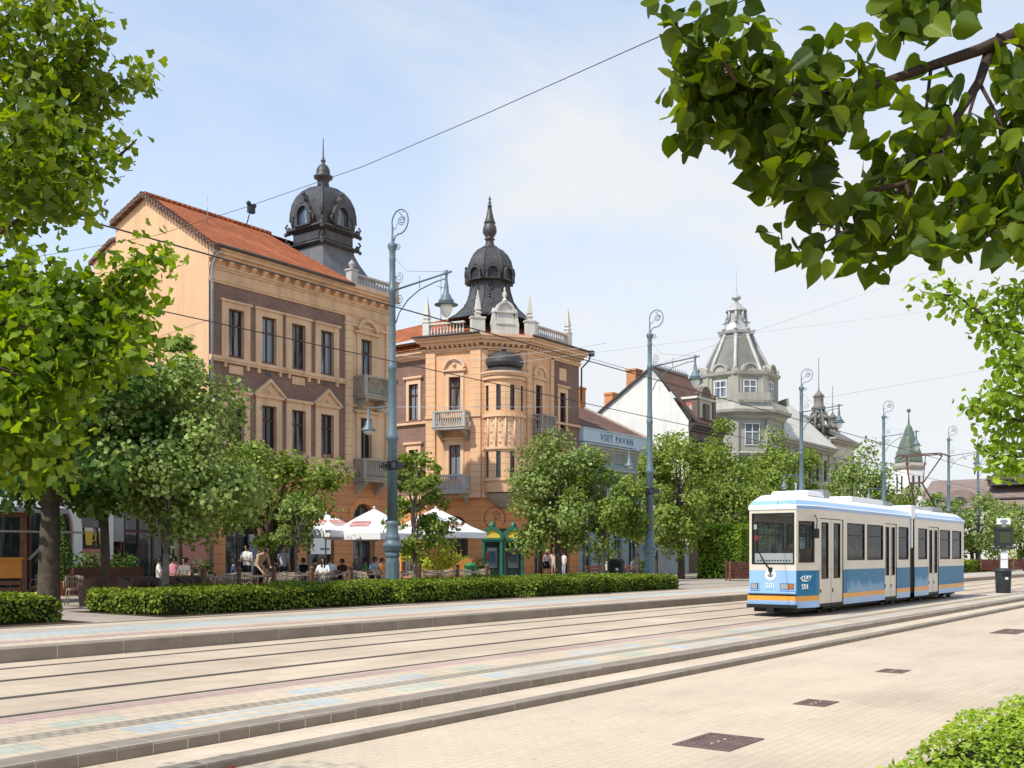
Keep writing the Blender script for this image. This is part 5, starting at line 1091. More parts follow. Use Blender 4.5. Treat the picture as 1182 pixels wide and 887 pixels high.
mb=MB(FR); mb.prism([(-.03,.6),(-.12,.63),(-.12,.66),(-.03,.68)][::1],-.01,fw+.01,0,'yz'); mb.box(-.01,fw+.01,-.05,.02,.56,.585,1); mb.box(-.02,fw+.02,-.14,.02,.24,.33,1); mb.prism([(-.001,.44),(-.11,.44),(-.11,.56),(-.001,.56)],-.01,fw+.01,2,'yz'); mb.prism([(-.001,.30),(-.09,.33),(-.11,.44),(-.001,.44)],-.01,fw+.01,3,'yz'); part('bumper',mb,[M['t_lblue'],M['rubber'],M['t_orange'],M['t_lblue']],tm)
cx=fw*.46; mb=MB(FR@Matrix.Translation((cx,0,1.12))@Matrix.Diagonal((.86,1,.86,1))@Matrix.Translation((-cx,0,-1.12)))
mb.prism([(cx+.18*math.cos(2*PI*k/24),1.12+.18*math.sin(2*PI*k/24)) for k in range(24)],-.012,0.,0); mb.prism([(cx+.14*math.cos(2*PI*k/24),1.12+.14*math.sin(2*PI*k/24)) for k in range(24)],-.015,-.012,0)
for dx,dz,rx,rz in ((0,.05,.035,.055),(-.055,-.02,.045,.04),(.055,-.02,.045,.04),(0,-.055,.05,.025),(0,.0,.02,.06)): mb.prism([(cx+dx+rx*math.cos(2*PI*k/12),1.12+dz+rz*math.sin(2*PI*k/12)) for k in range(12)],-.019,-.014,1)
part('front_emblem',mb,[M['t_white'],M['gutter']],tm)
mb=MB(FR); text_into(mb,'501',.20,Matrix.Translation((cx,-.012,.76))@Matrix.Rotation(PI/2,4,'X'),0,.008); part('front_number',mb,M['t_white'],tm)
mb=MB(FT); text_into(mb,'501',.20,Matrix.Translation((tl*.42,-.012,.74))@Matrix.Rotation(PI/2,4,'X'),0,.008); part('side_number',mb,M['t_white'],tm)
mb=MB(FT); text_into(mb,'DKV',.15,Matrix.Translation((tl*.54,-.012,1.0))@Matrix.Rotation(PI/2,4,'X'),0,.008); mb.prism([(tl*.18,1.03),(tl*.33,1.1),(tl*.33,1.07),(tl*.25,1.03),(tl*.33,.99),(tl*.55,.97),(tl*.68,.975),(tl*.5,.94),(tl*.3,.95)],-.014,-.004); part('side_logo',mb,M['t_white'],tm)
mb=MB(frame(S1a,YN,0,0)); w0=wins[0][0]-S1a; w1=wins[1][1]-S1a
rs=random.Random(8)
mb.box(w0-.02,w1+.05,-.005,.002,.565,1.235)

part('side_graphics',mb,M['t_grad'],tm)
mb=MB(frame(S1a,YN,0,0)); text_into(mb,'M  U',.10,Matrix.Translation(((w0+w1)/2,-.007,1.06))@Matrix.Rotation(PI/2,4,'X'),0,.001); part('side_lettering',mb,M['t_lblue'],tm)
mb=MB(frame(S2a,YN,0,0)); mb.box(.1,doors[2][0]-S2a-.03,-.005,.002,.565,1.235); part('side_graphics',mb,M['t_grad'],tm)
mb=MB()
for k in range(7):
    x=S1b+.02+k*(S2a-S1b-.04)/6; d=.02 if k%2 else .09
    mb.box(x-.03,x+.03,YN+d,YF-d,.35,2.9,0)
mb.box(S1b+.02,S2a-.02,YN-.03,YF+.03,2.9,3.34,1); mb.prism([(YN-.035,1.9),(YN+.05,1.9),(YN+.05,2.9),(YN-.035,2.9)],S1b+.08,S1b+.2,1,'yz')
part('bellows',mb,[M['rubber'],M['t_white']],tm)
mb=MB(); 
for bx in (29.2,34.9,38.2,42.3):
    mb.box(bx-.7,bx+.7,YN+.2,YF-.2,.16,.4,0)
    for dx in (-.55,.55):
        for y in (10.5,11.7): mb.M=Matrix.Translation((bx+dx,y,.33))@Matrix.Rotation(PI/2,4,'X'); mb.lathe([(.31,-.05),(.31,.05)],16,0); mb.M=Matrix()
mb.box(26.7,S2b,YN+.35,YF-.35,.12,.24,0); mb.box(26.45,26.9,YM-.1,YM+.1,.12,.28,0)
part('bogie',mb,[M['rubber'],M['rail']],tm)  # wheels painted black as well, imitating the shadow under the tram
mb=MB(); zt=3.3
mb.loft([(1,3.29),(.92,3.42),(.88,3.44)],[(.62,-.55),(.62,.55),(-.62,.55),(-.62,-.55)],0,(28.4,YM)); mb.tube([(28.3,YM,3.43),(28.3,YM,3.62)],.03,8,1); mb.sphere((28.3,YM,3.64),.05,1); part('air_conditioner',mb,[M['t_white'],M['gutter']],tm)
for bx0,bx1,hz_,mm in ((31.5,34.6,3.42,'t_white'),(29.15,29.6,3.5,'gutter'),(34.7,35.6,3.40,'gutter')): mb=MB(); mb.box(bx0,bx1,YM-.5,YM+.5,3.29,hz_); mb.box(bx0+.05,bx1-.05,YM-.45,YM+.45,hz_,hz_+.03); part('roof_box',mb,M[mm],tm)
mb=MB(frame(2.7,0)); PXU=38.2; y=YM; mb.box(PXU-.5,PXU+.9,y-.55,y+.55,3.29,3.45,1)
for s in (-.4,.4): mb.tube([(PXU+.7,y+s,3.42),(PXU-.6,y+s*.5,4.35)],.035,6)
mb.tube([(PXU-.6,y-.25,4.35),(PXU-.6,y+.25,4.35)],.04,6)
for s in (-.25,.25): mb.tube([(PXU-.6,y+s,4.35),(PXU+.5,y+s*2.6,5.42)],.025,6); mb.tube([(PXU-.6,y+s,4.35),(PXU-.75,y+s*1.5,5.42)],.018,5)
mb.tube([(PXU-.75,y-.62,5.42),(PXU+.55,y-.62,5.42)],.02,5); mb.tube([(PXU-.75,y+.62,5.42),(PXU+.55,y+.62,5.42)],.02,5)
for x in (PXU-.1,PXU+.5): mb.tube([(x,y-.95,5.36),(x,y-.75,5.47),(x,y+.75,5.47),(x,y+.95,5.36)],.025,6)
part('pantograph',mb,[M['panto'],M['gutter']],tm)
mb=MB(FT); mb.tube([(tl-.1,-.02,2.72),(tl-.25,-.2,2.6),(tl-.3,-.22,2.35)],.015,5); mb.box(tl-.38,tl-.24,-.26,-.2,2.1,2.36); part('mirror',mb,M['rubber'],tm)
# ---------------------------------------------------------------- cafe terrace
def P2(px,v): x,y=onv(px,v); return (x,y,GZ)
def rchair():
    t=thing('cafe_chair','light rattan cafe chair on the terrace behind the hedge','chair',(0,0,0),'pale rattan cafe chairs on the terrace')
    mb=MB(); mb.lathe([(.2,.43),(.225,.45),(.225,.47),(.2,.485)],12); part('seat',mb,M['rattan'],t)
    mb=MB(); A=[(.25*math.cos(a),.25*math.sin(a)) for a in [PI*1.02+PI*.96*i/10 for i in range(11)]]
    for z0,z1 in ((.5,.53),(.66,.69),(.78,.84)):
        for i in range(10): mb.prism([A[i],A[i+1],(A[i+1][0]*.92,A[i+1][1]*.92),(A[i][0]*.92,A[i][1]*.92)],z0,z1,0,'xy')
    for i in range(11): mb.tube([(A[i][0]*.96,A[i][1]*.96,.5),(A[i][0]*.96,A[i][1]*.96,.83)],.014,4)
    mb.tube([(.24,.18,.47),(.27,.1,.68),(.25,-.02,.7)]+[(x,y,.7+.14*math.sin(PI*i/10)) for i,(x,y) in list(enumerate(A))[::-1]]+[(-.25,-.02,.7),(-.27,.1,.68),(-.24,.18,.47)],.018,5); part('backrest',mb,M['rattan'],t)
    for sx in (-1,1):
        for sy in (-1,1): mb=MB(); mb.tube([(sx*.17,sy*.17,.46),(sx*.22,sy*.21,0)],.017,5); mb.tube([(sx*.19,sy*.19,.25),(0,sy*.18,.3)],.01,4); part('leg',mb,M['rattan'],t)
    return t
def tub():
    t=thing('wicker_armchair','x','armchair',(0,0,0),'brown wicker tub chairs behind the hedge')
    mb=MB(); n=18; V=[];Fc=[]
    for i in range(n+1):
        a=-PI*.22+PI*1.44*i/n; h=.68+.16*math.sin(PI*i/n); c,s=math.cos(a),math.sin(a)
        V+=[(.36*c,-.36*s,0.02),(.43*c,-.43*s,h),(.37*c,-.37*s,h),(.30*c,-.30*s,.02)]
    for i in range(n):
        for k in range(4): q=(k+1)%4; Fc.append((i*4+k,i*4+q,(i+1)*4+q,(i+1)*4+k))
    Fc+=[(0,1,2,3),tuple(n*4+k for k in (3,2,1,0))]; mb.add(V,Fc,0); part('shell',mb,M['wicker'],t)
    mb=MB(); mb.lathe([(.33,.3),(.34,.33),(.34,.40),(.3,.42)],14); part('seat',mb,M['canvas'],t); return t
def table(cl):
    t=thing('cafe_table','x','table',(0,0,0),'round cafe tables on the terrace')
    mb=MB(); mb.lathe([(.36,.71),(.38,.72),(.38,.74),(.36,.75)],18); part('tabletop',mb,M['wood_m'],t)
    mb=MB(); mb.lathe([(.04,.04),(.04,.71)],8); part('stem',mb,M['iron'],t)
    mb=MB(); mb.lathe([(.24,0),(.24,.02),(.05,.05)],14); part('foot',mb,M['iron'],t); return t
rc=rchair(); rs=random.Random(12)
tbl=table(0); tspots=[(252,27.),(300,27.4),(352,26.6),(392,27.6),(430,26.4),(505,26.6),(545,27.)]
for i,(px,v) in enumerate(tspots):
    p=P2(px,v); l=['small round table in front of the two waiters','round table at the left end of the terrace','round table beside the seated woman in white','round table under the middle of the white parasols','round table just left of the nearest lamp post','round table right of the young tree by the lamp post','last round table before the orange screen'][[1,0,2,3,4,5,6][i]]
    if i==0: tbl.location=p; tbl['label']=l
    else: dup(tbl,p,label=l)
first=True
for (px,v) in tspots:
    x,y,z=P2(px,v)
    for a in (0.3,1.7,3.4,4.9):
        a+=rs.uniform(-.25,.25); loc=(x+.62*math.cos(a),y+.62*math.sin(a),z); rz=a+PI/2
        if first: rc.location=loc; rc.rotation_euler=(0,0,rz); first=False
        else: dup(rc,loc,rz)
for px in (232,262,322,338,372,405,415,470,485,520,528): dup(rc,P2(px,25.6+rs.uniform(-.2,.5)),rs.uniform(0,6))
dup(rc,P2(86,27.6),2.4,'pale rattan chair standing alone in the gap between the two left hedges')
dup(rc,P2(45,30.5),.6,'pale rattan chair beside the thick trunk under the kiosk awning')
tb=tub()
for i,(px,v,rz,l) in enumerate([(107,27.,.4,'leftmost brown wicker tub chair, in the gap between the hedges'),(155,25.6,3.4,'brown wicker tub chair behind the left end of the long hedge'),(168,25.4,2.7,'brown wicker tub chair just left of the silvery tree trunk'),(207,25.3,3.3,'brown wicker tub chair right of the silvery tree trunk'),(224,25.3,3.0,'rightmost brown wicker tub chair, beside the rope fence')]):
    if i==0: tb.location=P2(px,v); tb.rotation_euler=(0,0,rz); tb['label']=l
    else: dup(tb,P2(px,v),rz,l)
posts=[235,276,316,360,405,445,484,528,562]
pp=None; pts=[]
for i,px in enumerate(posts):
    p=P2(px,25.0)
    if i==0:
        pp=thing('rope_post','brown wooden post carrying the rope along the terrace','post',p,'rope fence posts along the terrace'); mb=MB(Matrix.Translation(p)); mb.box(-.05,.05,-.05,.05,0,.98); mb.loft([(.06,.98),(.07,1.02),(.01,1.1)],[(1,-1),(1,1),(-1,1),(-1,-1)]); part('shaft',mb,M['wood_m'],pp); mb=MB(Matrix.Translation(p)); mb.lathe([(.16,0),(.16,.03)],10); part('foot',mb,M['iron'],pp)
    else: dup(pp,p)
    pts.append(Vector(p)+Vector((0,0,.92)))
for i in range(len(pts)-1):
    if i==4: continue
    mb=MB(); mb.tube([pts[i].lerp(pts[i+1],k/8)-Vector((0,0,.16*4*(k/8)*(1-k/8))) for k in range(9)],.018,5); tag(part('barrier_rope',mb,M['rope']),'grey rope sagging between the terrace posts','rope','ropes along the terrace')
def parasol(lab,px,v,ez,pz,w,rz,polev=0):
    p=P2(px,v); t=thing('parasol',lab,'parasol',p,'white cafe parasols'); Q=Matrix.Translation(p)@Matrix.Rotation(rz,4,'Z'); e=ez-GZ; tp=pz-GZ
    cor=[(w*math.cos(PI/4+k*PI/2)*1.414,w*math.sin(PI/4+k*PI/2)*1.414) for k in range(4)]
    mid=[((cor[k][0]+cor[(k+1)%4][0])/2*1.02,(cor[k][1]+cor[(k+1)%4][1])/2*1.02) for k in range(4)]
    rim=[q for k in range(4) for q in (cor[k],mid[k])]
    mb=MB(Q); vs=[(0,0,tp)]; n=8
    for f,dz in ((.35,.0),(.7,-.06),(1.,0.)):
        vs+=[(x*f,y*f,tp+(e-tp)*f+dz*(1 if i%2==0 else .4)) for i,(x,y) in enumerate(rim)]
    fs=[(0,1+i,1+(i+1)%n) for i in range(n)]
    for k in range(2): fs+=[(1+k*n+i,1+(k+1)*n+i,1+(k+1)*n+(i+1)%n,1+k*n+(i+1)%n) for i in range(n)]
    mb.add(vs,fs,0); can=part('canopy',mb,M['canvas'],t)
    mb=MB(Q)
    for i in range(n):
        (x0,y0),(x1,y1)=rim[i],rim[(i+1)%n]
        for k in range(4):
            a,b=k/4,(k+1)/4; sw=lambda f:(.26 if k%2 else .24); f0=(x0+(x1-x0)*a,y0+(y1-y0)*a); f1=(x0+(x1-x0)*b,y0+(y1-y0)*b); mb.poly([(f0[0],f0[1],e),(f1[0],f1[1],e),(f1[0]*1.005,f1[1]*1.005,e-.25),(f0[0]*1.005,f0[1]*1.005,e-.25)])
    part('valance',mb,M['canvas'],can)
    mb=MB(Q)
    for k in range(4): # red printed frame on each face
        a=Vector((*cor[k],e)); b=Vector((*cor[(k+1)%4],e)); T=Vector((0,0,tp)); c=(a+b)/2; ux=(b-a).normalized(); uz=(T-c).normalized(); nn=ux.cross(uz); nn=nn if nn.z>0 else -nn
        o=c+uz*.62+nn*.03
        def bar(x0,x1,z0,z1,mm=0): mb.poly([o+ux*(x0)+uz*z0,o+ux*(x1)+uz*z0,o+ux*(x1)+uz*z1,o+ux*(x0)+uz*z1],mm)
        bar(-.46,.46,-.16,-.10); bar(-.46,.46,.10,.16); bar(-.46,-.40,-.10,.10); bar(.40,.46,-.10,.10)
        for j in range(7): bar(-.33+j*.1,-.27+j*.1,-.05,.05)
        o=c-Vector((0,0,.125))+Vector((c.x,c.y,0)).normalized()*.012; uz=Vector((0,0,1))
        bar(-.28,.28,-.1,.1)
    part('logo_print',mb,M['logo_r'],can)
    mb=MB(Q); mb.tube([(0,0,0),(0,0,tp-.02)],.03,8)
    for x,y in cor: mb.tube([(0,0,tp-.12),(x*.97,y*.97,e-.02)],.014,4); mb.tube([(0,0,e-.35),(x*.5,y*.5,(e+tp)/2-.05)],.011,4)
    part('pole',mb,M['kerb_top'],t)
    mb=MB(Q); mb.lathe([(.3,0),(.3,.06),(.06,.1),(.05,.35)],12); part('base',mb,M['iron'],t); mb=MB(Q); mb.sphere((0,0,tp+.04),.05); part('cap',mb,M['canvas'],can)
    return t
parasol('leftmost white parasol, partly behind the dark multi-stemmed tree',376,30.5,2.6,3.3,1.15,.15)
parasol('middle white parasol with red print, left of the nearest lamp post',432,29.,2.5,3.5,1.38,.1)
parasol('rightmost white parasol, behind the young tree and left of the phone booths',503,30.2,2.65,3.75,1.6,-.1)
# bushes, planters, orange screen, bins
def bush(lab,px,v,r,h,lm,n,seed,name='shrub',ls=.11,pot=None,cone=False,cat='shrub'):
    x,y,z=P2(px,v); t=thing(name,lab,cat,(x,y,z)); rs_=np.random.default_rng(seed); z0=z
    if pot: mb=MB(); mb.lathe([(pot*.75,z),(pot,z+.45),(pot*1.1,z+.45),(pot*1.1,z+.52),(pot*.9,z+.52)],12,0,(x,y)); part('pot',mb,M['terracotta'],t); z0=z+.5
    mb=MB(); mb.tube([(x,y,z),(x,y,z0+h*.5)],.05,6); part('stem',mb,M['bark'],t)
    if cone:
        k=rs_.random(n)**.8; a=rs_.random(n)*2*PI; q=r*(1-k)**.7*(.55+.45*rs_.random(n)**.4)+.03; P=np.stack([x+q*np.cos(a),y+q*np.sin(a),z0+k*h],1); D=np.stack([np.cos(a),np.sin(a),np.full(n,.5)],1)
    else: P,D,_=crown_points((x,y,z0+h/2),(r,r,h/2),14,n,rs_,.4,.5)
    V,F=leaves(P,D,ls*rs_.uniform(.6,1.3,n),'clump',.6,rs_); leafobj('foliage',V,F,M[lm],t)
bush('yellow green shrub under the right parasol',500,30.5,1.3,2.2,'leaf_yel',1800,1); bush('yellow green shrub right of the parasol pole',522,31.5,1.,1.8,'leaf_yel',900,2)
bush('cone shaped dark conifer in a pot right of the thick trunk',70,34.5,.5,2.3,'leaf_dark',1500,3,'potted_conifer',.09,.3,True,'potted plant'); bush('second slim conifer in a pot beside the shop window',200,36.,.4,2.3,'leaf_dark',1000,4,'potted_conifer',.09,.3,True,'potted plant')
bush('reddish green planter shrub left of the phone booths',553,29.3,.75,1.5,'leaf_dark',900,5); bush('reddish bush in the shade behind the bench',745,33.,.9,1.2,'leaf_dark',700,6); bush('small bushy green plant at the wall corner of the brick house',228,36.5,.7,1.3,'leaf_dark',500,66)
x,y,z=P2(122,34.); t=thing('flower_trough','long dark wooden flower trough under the beer picture','planter',(x,y,z)); mb=MB(frame(x,y,z,-.1)); mb.box(-1.3,1.3,-.3,.3,.0,1.0); [mb.box(-1.33,1.33,-.33,.33,.15+k*.3,.2+k*.3) for k in range(3)]; part('box',mb,M['wood'],t)
rs_=np.random.default_rng(5); n=500; P=np.stack([x+rs_.uniform(-1.25,1.25,n),y+rs_.uniform(-.3,.3,n),z+1.+rs_.random(n)**2*.5],1); V,F=leaves(P,np.tile((0,0,1.),(n,1)),.12*rs_.uniform(.6,1.3,n),'clump',.7,rs_); leafobj('plants',V,F,M['leaf_dark'],t)
x,y,z=P2(529,28.5); t=thing('canvas_screen','slanted orange canvas screen at the right end of the terrace','screen',(x,y,z)); mb=MB(frame(x,y,z,-.6)); mb.prism([(-.7,.35),(.6,.3),(.6,1.25),(.3,1.3),(-.7,.65)],-.02,.02); part('cloth',mb,M['canvas_o'],t); mb=MB(frame(x,y,z,-.6)); [mb.tube([(s,0.05,0),(s,.05,hh)],.03,6) for s,hh in ((-.65,.7),(.55,1.3))]; part('frame',mb,M['wood_m'],t)
def litter_bin(name,lab,px,v,w,h,m,base=GZ):
    x,y=onv(px,v); t=thing(name,lab,'waste bin',(x,y,base)); mb=MB(Matrix.Translation((x,y,base))); mb.lathe([(w*.86,0),(w*.9,.02),(w,h*.82),(w,h*.85)],18); b=part('body',mb,M[m],t)
    mb=MB(Matrix.Translation((x,y,base))); mb.lathe([(w*1.04,h*.84),(w*1.05,h*.9),(w*.95,h*.97),(w*.5,h)],18); part('lid',mb,M[m],t)
    mb=MB(frame(x,y,base,TH-PI/2)); mb.box(-w*.5,w*.5,-w*1.03,-w*.7,h*.70,h*.80,0); mb.box(-.06,.06,-w*1.0,-w*.7,h*.55,h*.64,1); part('opening',mb,[M['rubber'],M['paper']],b)
litter_bin('litter_bin','small green litter bin at the end of the terrace hedge',543,27.5,.26,1.1,'bin_g'); litter_bin('litter_bin','dark square-looking litter bin behind the hedge left of the second lamp post',711,26.2,.42,1.25,'bin_d'); litter_bin('litter_bin','big dark waste bin on the near platform at the right',1158,9.75,.33,1.08,'bin_d',0.)
x,y=onv(1152,10.6); x,y=onv(1151.5,9.95); x+=1.2; t=thing('stop_display','tram stop display column with green screen and white notices behind the waste bin','sign',(x,y,0)); Q=frame(x,y,0,TH-PI/2); k_=(x*CS+y*SN)/1200
Zp=lambda py: CAMZ+(641-py)*k_
mb=MB(Q); mb.box(-.10,.10,-.05,.05,0,Zp(600)); part('post',mb,M['gutter'],t)
mb=MB(Q); mb.box(-.36,.36,-.14,.14,Zp(631),Zp(610)); mb.box(-.42,.42,-.18,.18,Zp(634),Zp(631.5)); mb.box(-.38,.38,-.17,.17,Zp(612),Zp(609)); h=part('housing',mb,M['bin_d'],t)
mb=MB(Q); mb.box(-.24,.24,-.152,-.14,Zp(627),Zp(614)); part('screen',mb,M['screen'],h)
mb=MB(Q); mb.box(-.30,.30,-.03,.03,Zp(605.5),Zp(598.5)); s_=part('stop_plate',mb,M['paper'],t); mb=MB(Q)
for i in range(5): mb.box(-.16+i*.07,-.11+i*.07,-.036,-.03,Zp(603),Zp(601))
part('plate_marks',mb,M['navy'],s_)
mb=MB(Q); mb.box(-.16,.16,-.075,-.06,Zp(645.5),Zp(637)); mb.box(-.16,.16,-.075,-.06,Zp(656),Zp(646.2)); part('notice',mb,M['paper'],t)
def pbox(lab,px,v,w):
    x,y=onv(px,v); t=thing('slatted_planter',lab,'planter box',(x,y,GZ),'maroon slatted boxes on the promenade'); Q=frame(x,y,GZ,TH-PI/2); mb=MB(Q)
    for i in range(5): mb.box(-w/2,w/2,-.5,.5,.18+i*.18,.33+i*.18)
    part('slats',mb,M['wood_r'],t); mb=MB(Q)
    for sx in (-1,1): 
        for sy in (-.5,.5): mb=MB(Q); mb.box(sx*w/2-.05,sx*w/2+.05,sy-.06,sy+.06,0,1.12); part('corner_post',mb,M['wood_m'],t)
pbox('maroon slatted box left of the tram front, under the tall hedge',856,24.2,1.5); pbox('maroon slatted box left of the stop display',1140,20.1,1.6); pbox('maroon slatted box right of the waste bin',1176,18.9,1.4)
def bench(lab,px,v):
    x,y=onv(px,v); t=thing('park_bench',lab,'bench',(x,y,GZ),'salmon wooden benches by the shops'); Q=frame(x,y,GZ,0.); mb=MB(Q)
    for i in range(3): mb.box(-.95,.95,-.2+i*.15,-.08+i*.15,.42,.46)
    part('seat',mb,M['terracotta'],t); mb=MB(Q)
    for i in range(2): mb.box(-.95,.95,.27+i*.03,.30+i*.03,.56+i*.18,.69+i*.18)
    part('backrest',mb,M['terracotta'],t)
    for s in (-.75,.75): mb=MB(Q); mb.box(s-.03,s+.03,-.2,.25,0,.42); mb.box(s-.03,s+.03,.24,.33,.42,.85); part('leg',mb,M['iron'],t)
bench('left salmon wooden bench between the tree and the litter bin',693,29.); bench('right salmon wooden bench right of the litter bin',727,29.)
# phone booths
def booth(lab,px,v):
    x,y=(ray(px)[0]*v,ray(px)[1]*v); t=thing('phone_booth',lab,'phone booth',(x,y,GZ),'pair of green phone booths'); Q=frame(x,y,GZ,-.90); w=.44; h=2.15
    mb=MB(Q)
    for sx in (-1,1):
        for sy in (-1,1): mb.box(sx*w-.05,sx*w+.05,sy*w-.05,sy*w+.05,0,h)
    mb.box(-w,w,-w-.04,-w+.04,0,.12); mb.box(-w-.1,w+.1,-w-.1,w+.1,h,h+.09)
    for s in (-1,1): mb.box(s*w-.04,s*w+.04,-w,w,.05,.5)
    part('frame',mb,M['b_green'],t); mb=MB(Q); mb.box(-w+.05,w-.05,w-.03,w+.03,.1,h); part('back_panel',mb,M['b_back'],t); mb=MB(Q); mb.box(-w+.05,-w+.09,-w-.03,-w+.03,.12,h); mb.box(w-.09,w-.05,-w-.03,-w+.03,.12,h); mb.box(-w+.09,w-.09,-w-.03,-w+.03,.12,.3); mb.box(-w+.09,w-.09,-w-.03,-w+.03,h-.1,h); part('door_frame',mb,M['b_green'],t); mb=MB(Q)
    A=arc(0,h+.09,w+.1,12); I_=arc(0,h+.11,w-.06,12)
    for k in range(12): mb.prism([A[k],A[k+1],I_[k+1],I_[k]],-w-.12,w+.12)
    part('arched_roof',mb,M['b_green'],t)
    mb=MB(Q); mb.prism([(w-.06,h+.10)]+arc(0,h+.1,w-.06,12)[1:-1]+[(-w+.06,h+.10)],-w-.04,w+.04); part('lunette',mb,M['b_yel'],t)
    for s in (-1,1): mb=MB(Q); mb.box(s*(w)-.008,s*w+.008,-w+.05,w-.05,.5,h); part('glass',mb,M['b_glass'],t)
    mb=MB(Q); mb.box(-w*.6,w*.6,w-.16,w-.04,.8,1.8,1); mb.box(-.15,.15,w-.3,w-.16,1.1,1.6,0); mb.box(-.30,-.17,w-.22,w-.16,1.2,1.5,2); mb.box(-.2,.2,w-.2,w-.16,1.62,1.78,3); part('telephone',mb,[M['navy'],M['gutter'],M['logo_r'],M['paper']],t)
    mb=MB(Q); I=Matrix(); mb.tube([(0,0,h+.6),(0,0,h+.85)],.03,5); mb.lathe([(.14,h+.58),(.16,h+.7),(.08,h+.85),(.02,h+.9)],8); part('cap',mb,M['b_green'],t)
booth('left green phone booth with yellow arched top',568,50.); booth('right green phone booth with yellow arched top, next to the corner house entrance',592.5,50.2)
x,y=onv(571,31.5); t=thing('iron_scroll_sign','thin iron scroll ornament above the left phone booth','ornament',(x,y,GZ)); mb=MB(Matrix.Translation((x,y,0))@Matrix.Rotation(-.6,4,'Z')); mb.tube([(0,0,.2),(0,0,3.6)],.04,6); mb.tube([(.55*math.cos(a),0,3.5+.55*math.sin(a)) for a in [PI*2*i/20 for i in range(-2,14)]],.025,5); mb.tube(scroll((.1,3.6),.04,.24,0,9,26,Matrix()),.02,4); part('scroll',mb,M['iron'],t)
# kiosk at the left edge
kx,ky=onv(8,30.); t=thing('kiosk','brown kiosk with grey awning and orange counter at the left edge','kiosk',(kx,ky,GZ)); Q=frame(kx,ky,GZ,0)
mb=MB(Q); rx=onv(27,30.)[0]-kx
for x in (rx,rx-3.2):
    for y in (0,2.2): mb=MB(Q); mb.box(x-.07,x+.07,y-.07,y+.07,0,2.55); part('post',mb,M['wood_m'],t)
mb=MB(Q); mb.box(rx-3.3,rx+.1,-.08,.08,2.56,2.7); part('beam',mb,M['wood_m'],t)
mb=MB(Q); mb.prism([(-.35,2.75),(2.4,3.3),(2.4,3.38),(-.35,2.85)],rx-3.5,rx+1.2,0,'yz'); mb.prism([(-.36,2.68),(-.352,2.68),(-.352,2.85),(-.36,2.85)],rx-3.5,rx+1.2,0,'yz'); part('awning',mb,M['awning'],t)
mb=MB(Q); mb.box(rx-3.1,rx-.07,-.05,.05,.75,1.3,0); mb.box(rx-3.1,rx-.07,-.12,.4,1.3,1.36,0); [mb.box(rx-3.1,rx-.07,-.03,.03,.15+k*.2,.28+k*.2,1) for k in range(3)]; part('counter',mb,[M['canvas_o'],M['wood_m']],t)
mb=MB(Q); mb.tube([(rx-3.,-.4,2.12),(rx+1.7,-.4,2.12)],.035,6); mb.tube([(rx+.1,-.1,1.3),(rx+.75,-.38,2.1)],.025,5); mb.tube([(rx+.15,-.1,1.3),(rx+.85,-.38,2.1)],.02,5); part('awning_arm',mb,M['rope'],t)
